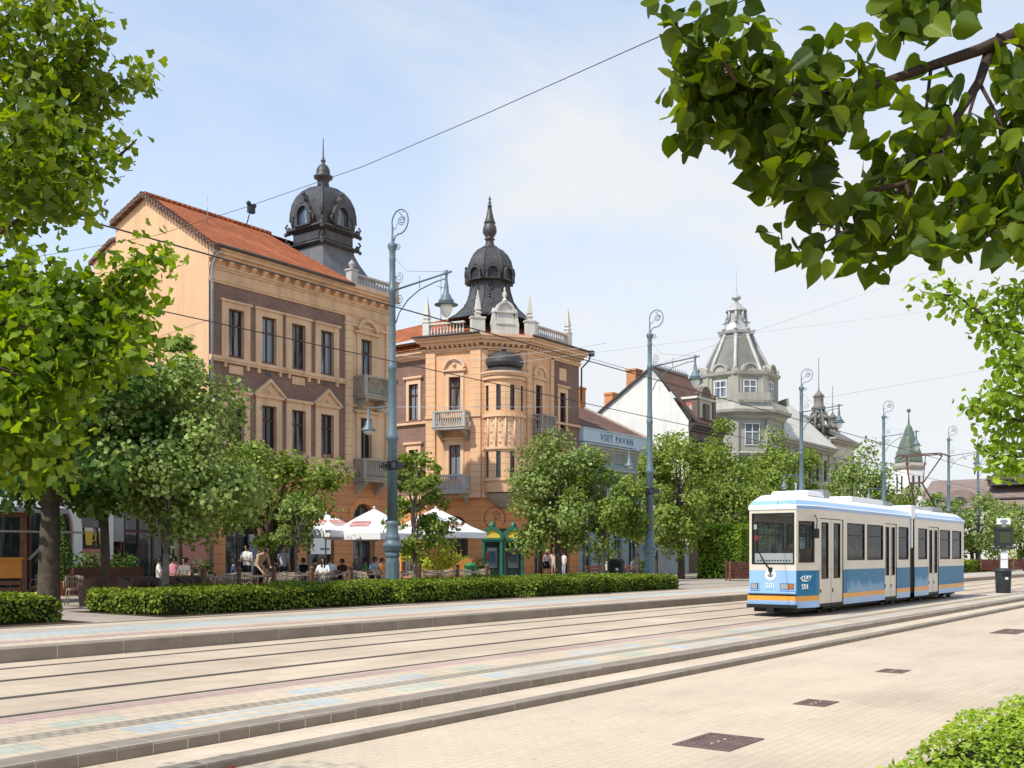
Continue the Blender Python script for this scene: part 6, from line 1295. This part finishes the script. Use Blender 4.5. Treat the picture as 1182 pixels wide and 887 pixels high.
# ---------------------------------------------------------------- people
def capsule_person(lab,px,v,fdeg,pose='stand',h=1.72,top=(.7,.7,.68),legs=(.05,.06,.09),hair='hair_d',longhair=False,shorts=False,group=None,skirt=None,bag=None):
    x,y=onv(px,v); t=thing('person',lab,'person',(x,y,GZ),group); s=h/1.72
    J={'pel':((0,0,.95),.125),'wai':((0,0,1.1),.112),'che':((0,.01,1.33),.135),'nek':((0,0,1.49),.05),'hb':((0,.02,1.56),.062),'hm':((0,.02,1.635),.088),'ht':((0,.01,1.70),.06)}
    for n,q in (('L',-1),('R',1)):
        J['sh'+n]=((q*.175,0,1.42),.06); J['el'+n]=((q*.23,-.03,1.14),.042); J['wr'+n]=((q*.225,.08,.92),.028); J['hi'+n]=((q*.09,0,.90),.088); J['kn'+n]=((q*.10,.03,.50),.055); J['an'+n]=((q*.10,-.02,.09),.038); J['to'+n]=((q*.115,.14,.035),.03)
    def st(k,p): J[k]=(p,J[k][1])
    if pose=='walk': st('knL',(-.1,.16,.52)); st('anL',(-.1,.20,.10)); st('toL',(-.11,.36,.06)); st('knR',(.1,-.02,.5)); st('anR',(.1,-.28,.14)); st('toR',(.11,-.15,.04)); st('wrL',(-.24,-.1,.92)); st('wrR',(.24,.2,.96))
    if pose=='bend':
        for k,(dy,dz) in {'wai':(.06,0),'che':(.24,-.06),'nek':(.36,-.1),'hb':(.42,-.12),'hm':(.47,-.13),'ht':(.50,-.11),'shL':(.3,-.09),'shR':(.3,-.09),'elL':(.36,-.14),'elR':(.36,-.14),'wrL':(.5,-.1),'wrR':(.5,-.1)}.items(): p=J[k][0]; st(k,(p[0],p[1]+dy,p[2]+dz))
    if pose=='carry':
        for q,n in ((-1,'L'),(1,'R')): st('el'+n,(q*.22,.02,1.15)); st('wr'+n,(q*.12,.28,1.18))
    if pose=='sit':
        for k in J:
            if k[:2] not in ('kn','an','to','hi'): p=J[k][0]; st(k,(p[0],p[1]-.02,p[2]-.40))
        for q,n in ((-1,'L'),(1,'R')): st('hi'+n,(q*.10,.04,.54)); st('kn'+n,(q*.13,.44,.53)); st('an'+n,(q*.13,.42,.09)); st('to'+n,(q*.14,.58,.035)); st('el'+n,(q*.24,.08,.74)); st('wr'+n,(q*.13,.32,.80))
    names=list(J); ix={k:i for i,k in enumerate(names)}
    bones=[('pel','wai'),('wai','che'),('che','nek'),('nek','hb'),('hb','hm'),('hm','ht')]
    for n in 'LR': bones+=[('che','sh'+n),('sh'+n,'el'+n),('el'+n,'wr'+n),('pel','hi'+n),('hi'+n,'kn'+n),('kn'+n,'an'+n),('an'+n,'to'+n)]
    me=bpy.data.meshes.new('person_body'); me.from_pydata([J[k][0] for k in names],[(ix[a],ix[b]) for a,b in bones],[])
    o=bpy.data.objects.new('tmp',me); COL.objects.link(o); sk=o.modifiers.new('s','SKIN'); sk.use_smooth_shade=True; sv=me.skin_vertices[0].data
    for k in names: r=J[k][1]; wide=1.25 if k in ('pel','wai','che') else 1.; sv[ix[k]].radius=(r*wide,r*(1/wide if wide>1 else 1))
    sv[0].use_root=True
    o.modifiers.new('u','SUBSURF').levels=1
    dg=bpy.context.evaluated_depsgraph_get(); bm=bpy.data.meshes.new_from_object(o.evaluated_get(dg)); bpy.data.objects.remove(o)
    mb=MB(Matrix.Translation((x,y,GZ))@Matrix.Rotation(R(fdeg)-PI/2,4,'Z')@Matrix.Scale(s,4))
    seg=[(Vector(J[a][0]),Vector(J[b][0]),a,b) for a,b in bones]
    def near(p):
        best=None
        for a,b,na,nb in seg:
            d=b-a; f=max(0,min(1,(p-a).dot(d)/d.length_squared)); q=(p-a-d*f).length-(J[na][1]*(1-f)+J[nb][1]*f)
            if best is None or q<best[0]: best=(q,na,nb,f)
        return best
    vs=[v.co.copy() for v in bm.vertices]; fs=[list(p.vertices) for p in bm.polygons]
    base=len(mb.v); mb.v+=[mb.M@v for v in vs]
    for f in fs:
        c=sum((vs[i] for i in f),Vector())/len(f); _,na,nb,fr=near(c); k=1
        if nb in('hb','hm','ht') : k=0
        elif na[:2]=='el' or nb[:2]=='wr': k=0
        elif na[:2]=='sh' and fr>.55: k=0
        elif na[:2]=='kn': k=0 if shorts else 2
        elif na[:2]=='an': k=3
        elif na[:2]=='hi' or nb[:2]=='hi' : k=2 if not(shorts and na[:2]=='hi' and fr>.6) else 0
        elif na=='pel' and fr<.4: k=2
        mb.f.append([base+i for i in f]); mb.mi.append(k); mb.sm.append(True)
    bpy.data.meshes.remove(bm)
    for n,q in (('L',-1),('R',1)):   # hands: palm, four curled fingers and a thumb
        w=Vector(J['wr'+n][0]); d=(w-Vector(J['el'+n][0])).normalized(); sd=Vector((0,0,1)).cross(d) if abs(d.z)<.8 else Vector((0,1,0)); sd=(sd-d*sd.dot(d)).normalized(); cr=d.cross(sd)*(1 if n=='L' else -1)
        mb.tube([w-d*.02,w+d*.03,w+d*.09],[.024,.032,.028],6,0)
        for i,l in enumerate((.065,.078,.074,.055)):
            b_=w+d*.085+sd*(.030-.02*i); mb.tube([b_,b_+d*l*.5+cr*.008,b_+d*l*.85+cr*.03],[.0095,.009,.007],5,0)
        b_=w+d*.035+sd*.028; mb.tube([b_,b_+d*.035+sd*.03,b_+d*.07+sd*.032],[.011,.010,.008],5,0)
    hm=Vector(J['hm'][0]); mb.lathe([(.001,0)],3) if False else None
    mb.tube([hm+Vector((0,.075,.015)),hm+Vector((0,.108,-.015)),hm+Vector((0,.085,-.022))],[.010,.015,.008],5,0)
    for q in (-1,1): mb.sphere(hm+Vector((q*.032,.080,.012)),.010,4,6,4); mb.sphere(hm+Vector((q*.088,-.005,-.005)),.02,0,6,4)
    mb.box(hm.x-.025,hm.x+.025,hm.y+.078,hm.y+.086,hm.z-.05,hm.z-.043,5)
    part('body',mb,[M['skin'],cloth(top),cloth(legs),M['rubber'],M['eye'],M['logo_r']],t)
    mb2=MB(mb.M); n=10
    prof=[(.001,.105),(.05,.098),(.085,.07),(.099,.03),(.096,-.02),(.085,-.06)]+([(.085,-.14),(.09,-.22),(.05,-.26)] if longhair else [])
    vs=[];fc=[]
    for k,(r,z) in enumerate(prof):
        for i in range(n+1):
            a=R(25)+R(310)*i/n+PI/2; yy=math.sin(a)*r; 
            if k<3: a=2*PI*i/n
            vs.append((hm.x+math.cos(a)*r,hm.y-.008+math.sin(a)*r*1.05,hm.z+z))
    for k in range(len(prof)-1):
        for i in range(n): fc.append((k*(n+1)+i,k*(n+1)+i+1,(k+1)*(n+1)+i+1,(k+1)*(n+1)+i))
    mb2.add(vs,fc,0,True); part('hair',mb2,M[hair],t)
    if skirt: mb3=MB(mb.M); pz=J['pel'][0][2]; mb3.lathe([(.14,pz+.12),(.185,pz),(.22,pz-.2),(.225,pz-.32),(.2,pz-.31)],14); part('skirt',mb3,cloth(skirt),t)
    if bag: mb3=MB(mb.M); mb3.box(.2,.32,-.16,.1,.75,1.0); mb3.tube([(.24,-.03,1.0),(.19,0,1.45),(.0,.06,1.3)],.012,5); part('bag',mb3,cloth(bag),t)
W_=(.78,.77,.74)
capsule_person('waiter in a white shirt with dark shoulder strap, standing left of the multi-stemmed tree',285,29.3,200,'carry',1.80,W_,(.03,.03,.04),bag=(.03,.03,.03))
capsule_person('waiter in a tan shirt bending over a table',297,27.9,265,'bend',1.84,(.50,.38,.25),(.02,.02,.025))
capsule_person('blond woman in a pale lavender top standing right of the tree trunk',327,30.2,20,'stand',1.74,(.55,.53,.68),(.05,.05,.07),'hair_b')
capsule_person('seated guest in dark clothes with dark hair beside the blond woman',318,29.8,300,'sit',1.7,(.05,.04,.09),(.04,.04,.06))
capsule_person('seated woman in a white top and blue jeans in front of the terrace',373,26.4,215,'sit',1.74,W_,(.10,.20,.38),'hair_d',True)
capsule_person('seated guest in dark red behind the woman in white',364,27.7,20,'sit',1.72,(.12,.03,.04),(.05,.05,.08)); capsule_person('seated man in a white shirt right of the woman in white',381,28.2,250,'sit',1.75,(.7,.72,.76),(.06,.07,.10))
capsule_person('seated grey haired man under the middle parasol',412,28.6,250,'sit',1.75,(.12,.10,.10),(.05,.05,.06),'hair_g'); capsule_person('seated guest in green under the middle parasol',422,29.3,300,'sit',1.68,(.08,.30,.08),(.05,.05,.06)); capsule_person('seated guest in a pale blue shirt left of the nearest lamp post',433,28.4,240,'sit',1.76,(.45,.58,.78),(.08,.08,.12)); capsule_person('seated dark haired guest left of the middle parasol pole',395,29.6,200,'sit',1.66,(.10,.05,.05),(.05,.05,.06))
capsule_person('seated guest in black right of the young stake-like tree trunk',350,28.6,190,'sit',1.72,(.02,.02,.025),(.03,.03,.04)); capsule_person('seated guest in orange brown just left of the nearest lamp post foot',441,28.0,250,'sit',1.7,(.50,.20,.06),(.05,.05,.06)); capsule_person('seated guest in dark blue left of the bending tan waiter',270,27.6,330,'sit',1.7,(.05,.07,.13),(.04,.04,.06))
capsule_person('seated guest in a pink shirt right of the silvery tree trunk',201,28.8,230,'sit',1.8,(.75,.30,.34),(.05,.05,.06)); capsule_person('seated guest in grey with dark hair, second right of the silvery trunk',213,28.2,200,'sit',1.75,(.22,.20,.18),(.06,.06,.06)); capsule_person('seated guest in a white shirt left of the silvery tree trunk',184,28.6,320,'sit',1.78,W_,(.05,.05,.06))
capsule_person('woman in a pale pink top and black skirt standing left in the group of three',631,36.,250,'stand',1.70,(.68,.52,.46),(.5,.29,.2),'hair_d',True,True,skirt=(.02,.02,.02),bag=(.02,.02,.02)); capsule_person('woman in a pale top and beige shorts in the middle of the group of three',639,35.5,220,'stand',1.72,(.70,.48,.42),(.55,.48,.38),'hair_d',True,True); capsule_person('person in white top and light trousers, rightmost of the group of three',651,35.6,160,'stand',1.62,W_,(.42,.50,.56),'hair_d')
for px,c,l in ((702,W_,'person in white sitting on the left bench'),(714,(.3,.17,.2),'person in dusky pink sitting above the litter bin'),(731,(.25,.2,.25),'person in mauve sitting on the right bench')): capsule_person(l,px,28.75,268,'sit',1.72,c,(.05,.05,.07))
capsule_person('woman in a red top and white shorts walking away left of the tall hedge',828,33.,60,'walk',1.72,(.60,.03,.05),W_,'hair_d',True,True); capsule_person('person in dark clothes sitting in the shade left of the woman in red',815,34.5,200,'sit',1.7,(.05,.05,.06),(.04,.04,.05))
# ---------------------------------------------------------------- trees
def T(px,v): return onv(px,v)
TG='street trees along the promenade'
def tr(px,v,py0,py1,pw,nl,lm,lab,seed,tr_=.12,ls=.17,nc=44,kind='clump',dx=0,bark='bark',taper=0.,fork=None,shell=.45,cr=.36,depth=None):
    "crown spanning py0..py1 and pw pixels wide at the trunk's distance"
    x,y=T(px,v); Z=x*CS+y*SN; k=Z/1200; zt=CAMZ+(641-py0)*k; zb=CAMZ+(641-py1)*k; r=pw*k/2
    lx=dx*k*SN; ly=-dx*k*CS
    tree(x,y,(zt+zb)/2,(r,r if depth is None else depth,(zt-zb)/2),nl,lm,lab,tr_,ls,nc,seed,kind,taper,bark,TG,'street_tree',shell,cr,fork,lean=(lx,ly))
tr(55,26.,330,618,250,9000,'leaf_dark','big tree with a thick dark trunk at the far left, behind the ginkgo leaves',11,.27,.19,50,dx=10,fork=3.0)
tr(189,24.,408,640,205,14000,'leaf_silver','silvery green tree with a pale trunk behind the long hedge',12,.10,.13,56,bark='bark_l',dx=10,taper=.35,fork=1.7)
tr(308,29.,490,645,150,7500,'leaf_mid','dark multi-stemmed tree in the middle of the terrace',13,.26,.15,36,fork=1.5,dx=3)
tr(343,25.5,570,648,62,900,'leaf_silver','thin young tree with a pale stake-like trunk in front of the terrace',14,.045,.12,14,bark='bark_l')
tr(478,24.6,497,655,112,3000,'leaf_mid','sparse young tree just right of the nearest lamp post',15,.10,.15,40,bark='bark_l',dx=3,taper=.45,shell=.25,cr=.24,fork=1.6)
tr(644,27.5,503,650,140,12000,'leaf_silver','round dense tree in front of the corner house entrance',16,.16,.16,44,dx=0,taper=.15)
tr(694,25.5,528,640,100,6000,'leaf_mid','small tree with a pale trunk left of the second lamp post',17,.11,.15,30,bark='bark_l',dx=3)
tr(736,28.,545,640,62,2600,'leaf_silver','small tree right behind the second lamp post',18,.08,.15,24)
tr(786,29.,492,645,112,9500,'leaf_mid','tree with an ivy clad trunk right of the second lamp post',19,.2,.19,40,taper=.3,dx=-5)
tr(757,33.,488,640,70,3200,'leaf_silver','narrow tree in front of the white gable',20,.12,.18,26,taper=.4)
tr(840,32.,495,640,134,11000,'leaf_mid','broad tree left of the third lamp post',21,.2,.21,44,taper=.15)
tr(893,31.,497,640,124,11000,'leaf_mid','tree behind the tram roof front, below the palace',22,.2,.21,44,taper=.2)
tr(934,30.5,518,640,78,5500,'leaf_bright','small bright tree right of the third lamp post',23,.15,.22,26)
tr(984,28.,514,640,138,9000,'leaf_silver','pyramidal pale green tree behind the middle of the tram',24,.2,.23,50,taper=.55)
tr(1036,27.,563,640,80,3500,'leaf_mid','low tree below the green spired tower',25,.15,.24,26)
tr(1075,26.,568,640,75,3500,'leaf_silver','low tree below the fifth lamp post',26,.15,.25,26)
tr(1122,24.,566,650,105,6500,'leaf_silver','broad tree behind the stop display',27,.2,.25,40)
tr(1178,22.,570,655,95,6000,'leaf_silver','tree at the right edge behind the waste bin',28,.2,.25,40)
tr(205,33.,362,640,95,4500,'leaf_mid','pointed tree in front of the orange gable',29,.15,.19,34,taper=.6)
tr(120,30.5,445,612,130,3600,'leaf_dark','dark shady tree between the thick trunk and the silvery tree',30,.15,.18,34)
tr(66,36.,284,560,90,3500,'leaf_mid','tall tree top behind the pink house at the far left',32,.2,.24,30,taper=.5)
bush('yellow green bush at the right edge behind the low hedge',1176,23.5,2.,2.4,'leaf_yel',900,8,ls=.2)
# foreground ginkgo at the left: trunk outside the picture, limbs reach in
rs_=np.random.default_rng(41)
gk=thing('ginkgo_tree','ginkgo with fan shaped leaves hanging into the picture from the left','tree',(1.2,6.6,-.21)); G0=Vector((1.2,6.6,0)); 
Zg=5.6
up=[[(-190,330,5.4),(-60,240,5.5),(20,215,5.5),(45,170,5.6),(62,110,5.6),(82,60,5.7),(105,20,5.7)],[(-60,240,5.5),(0,160,5.3),(30,90,5.3),(60,20,5.3),(75,-40,5.3)],[(20,215,5.5),(75,165,5.5),(115,115,5.6),(165,83,5.7)],[(30,225,5.5),(85,190,5.4),(125,178,5.4),(146,165,5.4)],[(-60,240,5.5),(0,200,5.2),(50,215,5.2),(90,240,5.2)],[(-80,120,5.3),(-20,60,5.3),(20,10,5.3)],[(-60,240,5.5),(-10,250,5.3),(20,265,5.3)],[(45,170,5.6),(90,130,5.8),(120,95,5.8)],[(-70,60,5.6),(-10,30,5.6),(50,-10,5.6)],[(62,110,5.6),(100,60,5.5),(112,45,5.5)],[(-20,200,5.0),(30,150,5.0),(70,130,5.0)],[(0,270,5.1),(50,230,5.1),(85,215,5.1)],[(-30,120,5.6),(20,90,5.5),(50,70,5.5)],[(20,130,5.4),(90,200,5.4),(112,215,5.4)],[(-40,190,5.3),(20,190,5.3),(60,200,5.3)]]
lo=[[(-190,480,4.6),(-60,430,4.6),(20,400,4.6),(90,365,4.7),(140,325,4.7),(178,295,4.8)],[(-60,430,4.6),(40,410,4.6),(110,398,4.6),(180,392,4.7)],[(-60,470,4.5),(20,450,4.5),(75,440,4.5),(110,420,4.5)],[(-60,480,4.4),(10,480,4.4),(50,505,4.4),(72,525,4.4)],[(-80,520,4.5),(-10,520,4.5),(30,545,4.5)],[(-60,400,4.7),(10,360,4.7),(60,340,4.7),(100,325,4.7)],[(-60,340,4.6),(0,330,4.6),(50,350,4.6)],[(40,410,4.6),(100,420,4.5),(150,410,4.5)],[(20,400,4.6),(80,390,4.8),(150,350,4.8)],[(-50,360,4.4),(20,375,4.4),(60,385,4.4)],[(-50,430,4.3),(0,425,4.3),(40,440,4.3)],[(-50,320,4.9),(20,305,4.9),(70,330,4.9)],[(-60,470,4.8),(30,440,4.8),(100,425,4.8)],[(-60,500,4.7),(20,500,4.7),(80,480,4.7)],[(-60,540,4.6),(0,530,4.6),(50,540,4.6)],[(-60,380,4.5),(30,370,4.5),(100,375,4.6),(160,365,4.7)],[(-60,450,4.4),(40,470,4.4),(80,500,4.4)],[(-60,410,4.9),(60,380,4.9),(170,330,4.9)]]
mb=MB(); mb.tube([G0+Vector((0,0,-.3)),G0+Vector((0,0,.3)),G0+Vector((.05,.0,1.6)),G0+Vector((.15,-.1,3.2)),G0+Vector((.2,-.1,5.)),G0+Vector((.15,-.2,7.))],[.30,.2,.17,.14,.11,.06],12)
tk=part('trunk',mb,M['bark'],gk); mb=MB()
for paths,z in ((up,2.9),(lo,2.)):
    for k,p in enumerate(paths):
        pts_=[at(*q) for q in p]; r0=.034 if k==0 else .010
        if k==0: pts_=[G0+Vector((.12,-.08,z))]+pts_
        mb.tube(pts_,[r0*(1-.85*i/(len(pts_)-1)) for i in range(len(pts_))],6)
mb.tube([at(138,180,5.4),at(158,161,5.4)],[.008,.004],5)
part('branches',mb,M['twig'],gk)
V,F=leafy([[at(*q) for q in p] for p in up],400,.15,.056,'fan',rs_,.75,.12); leafobj('crown',V,F,M['leaf_ginkgo'],gk)
V,F=leafy([[at(*q) for q in p] for p in lo],400,.16,.052,'fan',rs_,.75,.10); leafobj('lower_foliage',V,F,M['leaf_ginkgo_low'],gk)
# more crown above and outside the picture so it stands as a tree
P,D,_=crown_points((-.6,7.3,6.7),(1.5,1.2,1.4),30,3500,rs_,.4,.4); V,F=leaves(P,D,.07*rs_.uniform(.7,1.2,3500),'fan',.7,rs_)
keep=[]; 
for i,p in enumerate(P):
    Z=p[0]*CS+p[1]*SN; X=p[0]*SN-p[1]*CS
    keep.append(not(Z>.3 and X/Z>-.64))
kf=np.array(keep); V=V.reshape(len(P),-1,3)[kf].reshape(-1,3); F=np.arange(len(V)).reshape(kf.sum(),-1); leafobj('upper_foliage',V,F,M['leaf_ginkgo'],gk)
# foreground linden at the upper right
lt=thing('linden_tree','linden with big dark heart shaped leaves hanging in from the top right','tree',(4.6,-1.7,-.21)); L0=Vector((4.6,-1.7,0)); Zl=3.1
LB=[[(1320,-60,3.4),(1240,0,3.3),(1182,35,3.2),(1130,58,3.15),(1070,78,3.1),(1000,102,3.0),(935,122,3.0)],[(1145,50,3.2),(1130,95,3.1),(1085,165,3.05),(1045,212,3.0),(968,228,3.0)]]
LT=[[(1000,102,3.0),(920,110,2.9),(850,95,2.9),(800,60,2.9),(776,20,2.9)],[(935,122,3.),(870,128,2.95),(830,128,2.95),(800,145,2.95)],[(935,122,3.),(905,170,2.9),(903,215,2.9)],[(968,228,3.),(925,215,3.)],[(1000,230,3.),(985,262,2.95),(945,285,2.95)],[(1085,165,3.05),(1100,235,3.),(1085,270,3.)],[(1130,95,3.1),(1165,160,3.1),(1185,235,3.),(1172,282,3.)],[(1100,-40,3.1),(1050,5,3.),(1005,18,3.)],[(1140,-40,3.),(1100,5,3.),(1075,15,3.)],[(1045,212,3.),(1065,262,2.95),(1045,272,2.95)],[(1075,76,3.1),(1068,135,3.05),(1045,180,3.)],[(870,105,2.9),(850,50,2.9),(880,25,2.9)],[(900,112,3.1),(850,150,3.1),(840,175,3.1)],[(930,122,3.1),(880,160,3.1),(890,200,3.1)],[(1045,212,3.),(1000,260,3.1),(985,275,3.1)],[(1110,230,3.),(1140,270,3.),(1135,278,3.)],[(1182,35,3.2),(1175,90,3.2),(1182,140,3.2)],[(1150,40,3.),(1190,60,3.),(1200,110,3.)],[(850,95,2.9),(800,100,2.9),(790,140,2.9)],[(1050,240,3.2),(1020,285,3.2),(975,268,3.2)],[(960,115,3.),(935,75,3.),(960,60,3.)],[(1010,100,3.),(985,70,3.),(955,72,3.)],[(850,95,2.8),(815,40,2.8),(825,0,2.8)],[(1000,104,3.),(960,160,2.9),(930,190,2.9)],[(1130,95,3.3),(1110,160,3.3),(1130,210,3.2),(1120,260,3.2)],[(1182,35,3.3),(1160,200,3.3),(1150,260,3.2)],[(1200,200,3.2),(1180,250,3.1),(1160,280,3.1)],[(935,122,3.1),(920,240,3.1),(935,270,3.1)],[(1085,165,3.1),(1050,190,3.2),(1010,200,3.2)],[(900,112,2.9),(860,75,2.9),(825,85,2.9)],[(870,128,3.1),(820,110,3.1),(790,75,3.1)]]
mb=MB(); mb.tube([L0+Vector((0,0,-.3)),L0+Vector((0,0,.4)),L0+Vector((0,.05,1.8)),L0+Vector((-.05,.1,3.3)),L0+Vector((0,.1,5.))],[.3,.2,.17,.14,.08],12); part('trunk',mb,M['bark'],lt)
mb=MB()
for k,p in enumerate(LB): 
    pts_=[at(*q) for q in p]
    if k==0: pts_=[L0+Vector((-.03,.08,2.9))]+pts_
    mb.tube(pts_,[(.03 if k==0 else .017)*(1-.72*i/(len(pts_)-1)) for i in range(len(pts_))],8)
for p in LT: pts_=[at(*q) for q in p]; mb.tube(pts_,[.006*(1-.6*i/(len(pts_)-1)) for i in range(len(pts_))],5)
for i in range(30):
    p=LT[i%len(LT)]; f=rs_.random(); a=at(*p[1]); b=at(*p[min(2,len(p)-1)]); c=a.lerp(b,f); e=c+Vector(rs_.normal(0,.05,3)); mb.tube([c,(c+e)/2+Vector((0,0,.01)),e],.0022,4)
part('branches',mb,M['twig'],lt)
V,F=leafy([[at(*q) for q in p] for p in LT],122,.095,.066,'heart',rs_,.85,.22,(0,0,.35),.03); leafobj('crown',V,F,M['leaf_linden'],lt)
V,F=leafy([[at(*q) for q in p] for p in LB],9,.08,.075,'heart',rs_,.85,.3,(0,0,.35),.03); leafobj('inner_leaves',V,F,M['leaf_linden'],lt)
# canopy of the linden above and to the right, outside the picture, that shades the hanging branch
P,D,_=crown_points((4.1,-1.2,4.9),(2.0,1.9,1.4),30,3000,rs_,.3,.4); V,F=leaves(P,D,.085*rs_.uniform(.7,1.2,3000),'heart',.7,rs_); keep=[]
for p in P:
    Z=p[0]*CS+p[1]*SN; X=p[0]*SN-p[1]*CS; zt=(p[2]-CAMZ)/max(Z,.1)
    keep.append(not(Z>.2 and X/Z<.56 and zt<.62))
kf=np.array(keep); V=V.reshape(len(P),-1,3)[kf].reshape(-1,3); F=np.arange(len(V)).reshape(kf.sum(),-1); leafobj('upper_foliage',V,F,M['leaf_linden'],lt)
# second right-hand tree, farther, sunlit
st_=thing('maple_tree','sunlit bright green tree leaning in from the right edge, below the dark linden branch','tree',(11.2,1.0,-.21)); S0=Vector((11.2,1.0,0))
SB=[[(1330,470,8.6),(1230,430,8.7),(1160,395,8.8),(1130,360,8.8),(1105,342,8.9),(1068,338,9.)],[(1260,500,8.6),(1200,490,8.7),(1150,480,8.8),(1120,468,8.8)],[(1260,520,8.6),(1190,525,8.7),(1150,530,8.8),(1128,512,8.8)],[(1230,370,8.8),(1180,350,8.9),(1150,345,8.9)],[(1230,420,8.5),(1180,425,8.6),(1150,415,8.6)],[(1240,460,8.5),(1185,460,8.6),(1150,450,8.6)],[(1230,400,9.),(1180,385,9.),(1140,375,9.)],[(1230,480,9.),(1180,500,9.),(1150,505,9.)],[(1230,340,8.7),(1190,335,8.8),(1165,340,8.8)],[(1220,540,8.6),(1185,540,8.7),(1165,538,8.8)],[(1210,445,9.),(1170,440,9.),(1140,470,9.)]]
mb=MB(); mb.tube([S0+Vector((0,0,-.3)),S0+Vector((0,0,.4)),S0+Vector((0,.0,1.8)),S0+Vector((0,.05,3.4)),S0+Vector((0,0,5.5))],[.25,.17,.14,.11,.05],10); part('trunk',mb,M['bark'],st_)
mb=MB()
for k,p in enumerate(SB):
    pts_=[S0+Vector((0,0,2.2+.12*k))]+[at(*q) for q in p]; mb.tube(pts_,[(.035 if k<3 else .02)*(1-.85*i/(len(pts_)-1)) for i in range(len(pts_))],5)
part('branches',mb,M['twig'],st_)
V,F=leafy([[at(*q) for q in p] for p in SB],270,.20,.075,'oval',rs_,.8,.2); leafobj('crown',V,F,M['leaf_bright'],st_)
P,D,_=crown_points((11.3,.6,4.9),(1.9,1.6,2.0),30,4000,rs_,.4,.4); V,F=leaves(P,D,.085*rs_.uniform(.7,1.2,4000),'oval',.7,rs_); keep=[]
for p in P:
    Z=p[0]*CS+p[1]*SN; X=p[0]*SN-p[1]*CS; keep.append(X/Z>.5)
kf=np.array(keep); V=V.reshape(len(P),-1,3)[kf].reshape(-1,3); F=np.arange(len(V)).reshape(kf.sum(),-1); leafobj('outer_foliage',V,F,M['leaf_bright'],st_)
# ---------------------------------------------------------------- sky, sun, camera
sv_=Vector((-1.,.17,1.28)).normalized(); el=math.asin(sv_.z); rot=math.atan2(sv_.x,sv_.y)
w=bpy.data.worlds.new('World'); bpy.context.scene.world=w; w.use_nodes=True; nt=w.node_tree; L=nt.links; bg=nt.nodes['Background']
sky=N(nt,'ShaderNodeTexSky'); sky.sky_type='NISHITA'; sky.sun_disc=False; sky.sun_elevation=el; sky.sun_rotation=rot; sky.air_density=1.; sky.dust_density=.3; sky.ozone_density=1.
tc=N(nt,'ShaderNodeTexCoord'); sx=N(nt,'ShaderNodeSeparateXYZ'); L.new(tc.outputs['Generated'],sx.inputs[0])
# flatten the direction onto a cloud layer
den=mathn(nt,'ADD',mathn(nt,'MAXIMUM',sx.outputs[2],0.),.16); cb=N(nt,'ShaderNodeCombineXYZ'); L.new(mathn(nt,'DIVIDE',sx.outputs[0],den),cb.inputs[0]); L.new(mathn(nt,'DIVIDE',sx.outputs[1],den),cb.inputs[1])
n1=N(nt,'ShaderNodeTexNoise',Scale=.75,Detail=8.,Roughness=.58,Distortion=.6); L.new(cb.outputs[0],n1.inputs['Vector'])
mr=N(nt,'ShaderNodeMapRange'); mr.interpolation_type='SMOOTHSTEP'; mr.inputs[1].default_value=.38; mr.inputs[2].default_value=.72; L.new(n1.outputs['Fac'],mr.inputs[0])
# thin haze thickens towards the horizon and down the street
hz=N(nt,'ShaderNodeMapRange'); hz.inputs[1].default_value=.72; hz.inputs[2].default_value=.05; L.new(sx.outputs[2],hz.inputs[0])
st2=mathn(nt,'MULTIPLY',mathn(nt,'ADD',mathn(nt,'MULTIPLY',sx.outputs[0],.55),mathn(nt,'MULTIPLY',sx.outputs[1],-.35)),.55)
f=mathn(nt,'ADD',mathn(nt,'MULTIPLY',hz.outputs[0],1.0),st2); f=mathn(nt,'ADD',f,mathn(nt,'MULTIPLY',mr.outputs[0],.55)); cl=mathn(nt,'MAXIMUM',mathn(nt,'MINIMUM',mathn(nt,'SUBTRACT',f,.05),.97),.2)
c=mixc(nt,cl,mixc(nt,1.,sky.outputs[0],(1.15,1.75,2.05),'MULTIPLY'),(6.5,6.6,6.8))
L.new(c,bg.inputs['Color']); bg.inputs['Strength'].default_value=.135
sl=bpy.data.lights.new('sun','SUN'); sl.energy=4.7; sl.angle=R(.5); sl.color=(1.,.95,.85); so=bpy.data.objects.new('sun',sl); COL.objects.link(so); so.rotation_euler=sv_.to_track_quat('Z','Y').to_euler(); so.location=(-20,10,40)
cd=bpy.data.cameras.new('camera'); co=bpy.data.objects.new('camera',cd); COL.objects.link(co); co.location=(0,0,CAMZ); co.rotation_euler=(PI/2,0,TH-PI/2)
cd.sensor_width=36; cd.lens=36*1200/1182; cd.shift_y=(641-443.5)/1182; cd.clip_start=.05; cd.clip_end=3000
sc=bpy.context.scene; sc.camera=co; sc.view_settings.view_transform='Standard'; sc.view_settings.look='None'; sc.view_settings.exposure=0; sc.view_settings.gamma=1
sc.cycles.max_bounces=7; sc.cycles.transparent_max_bounces=12; sc.cycles.use_denoising=True
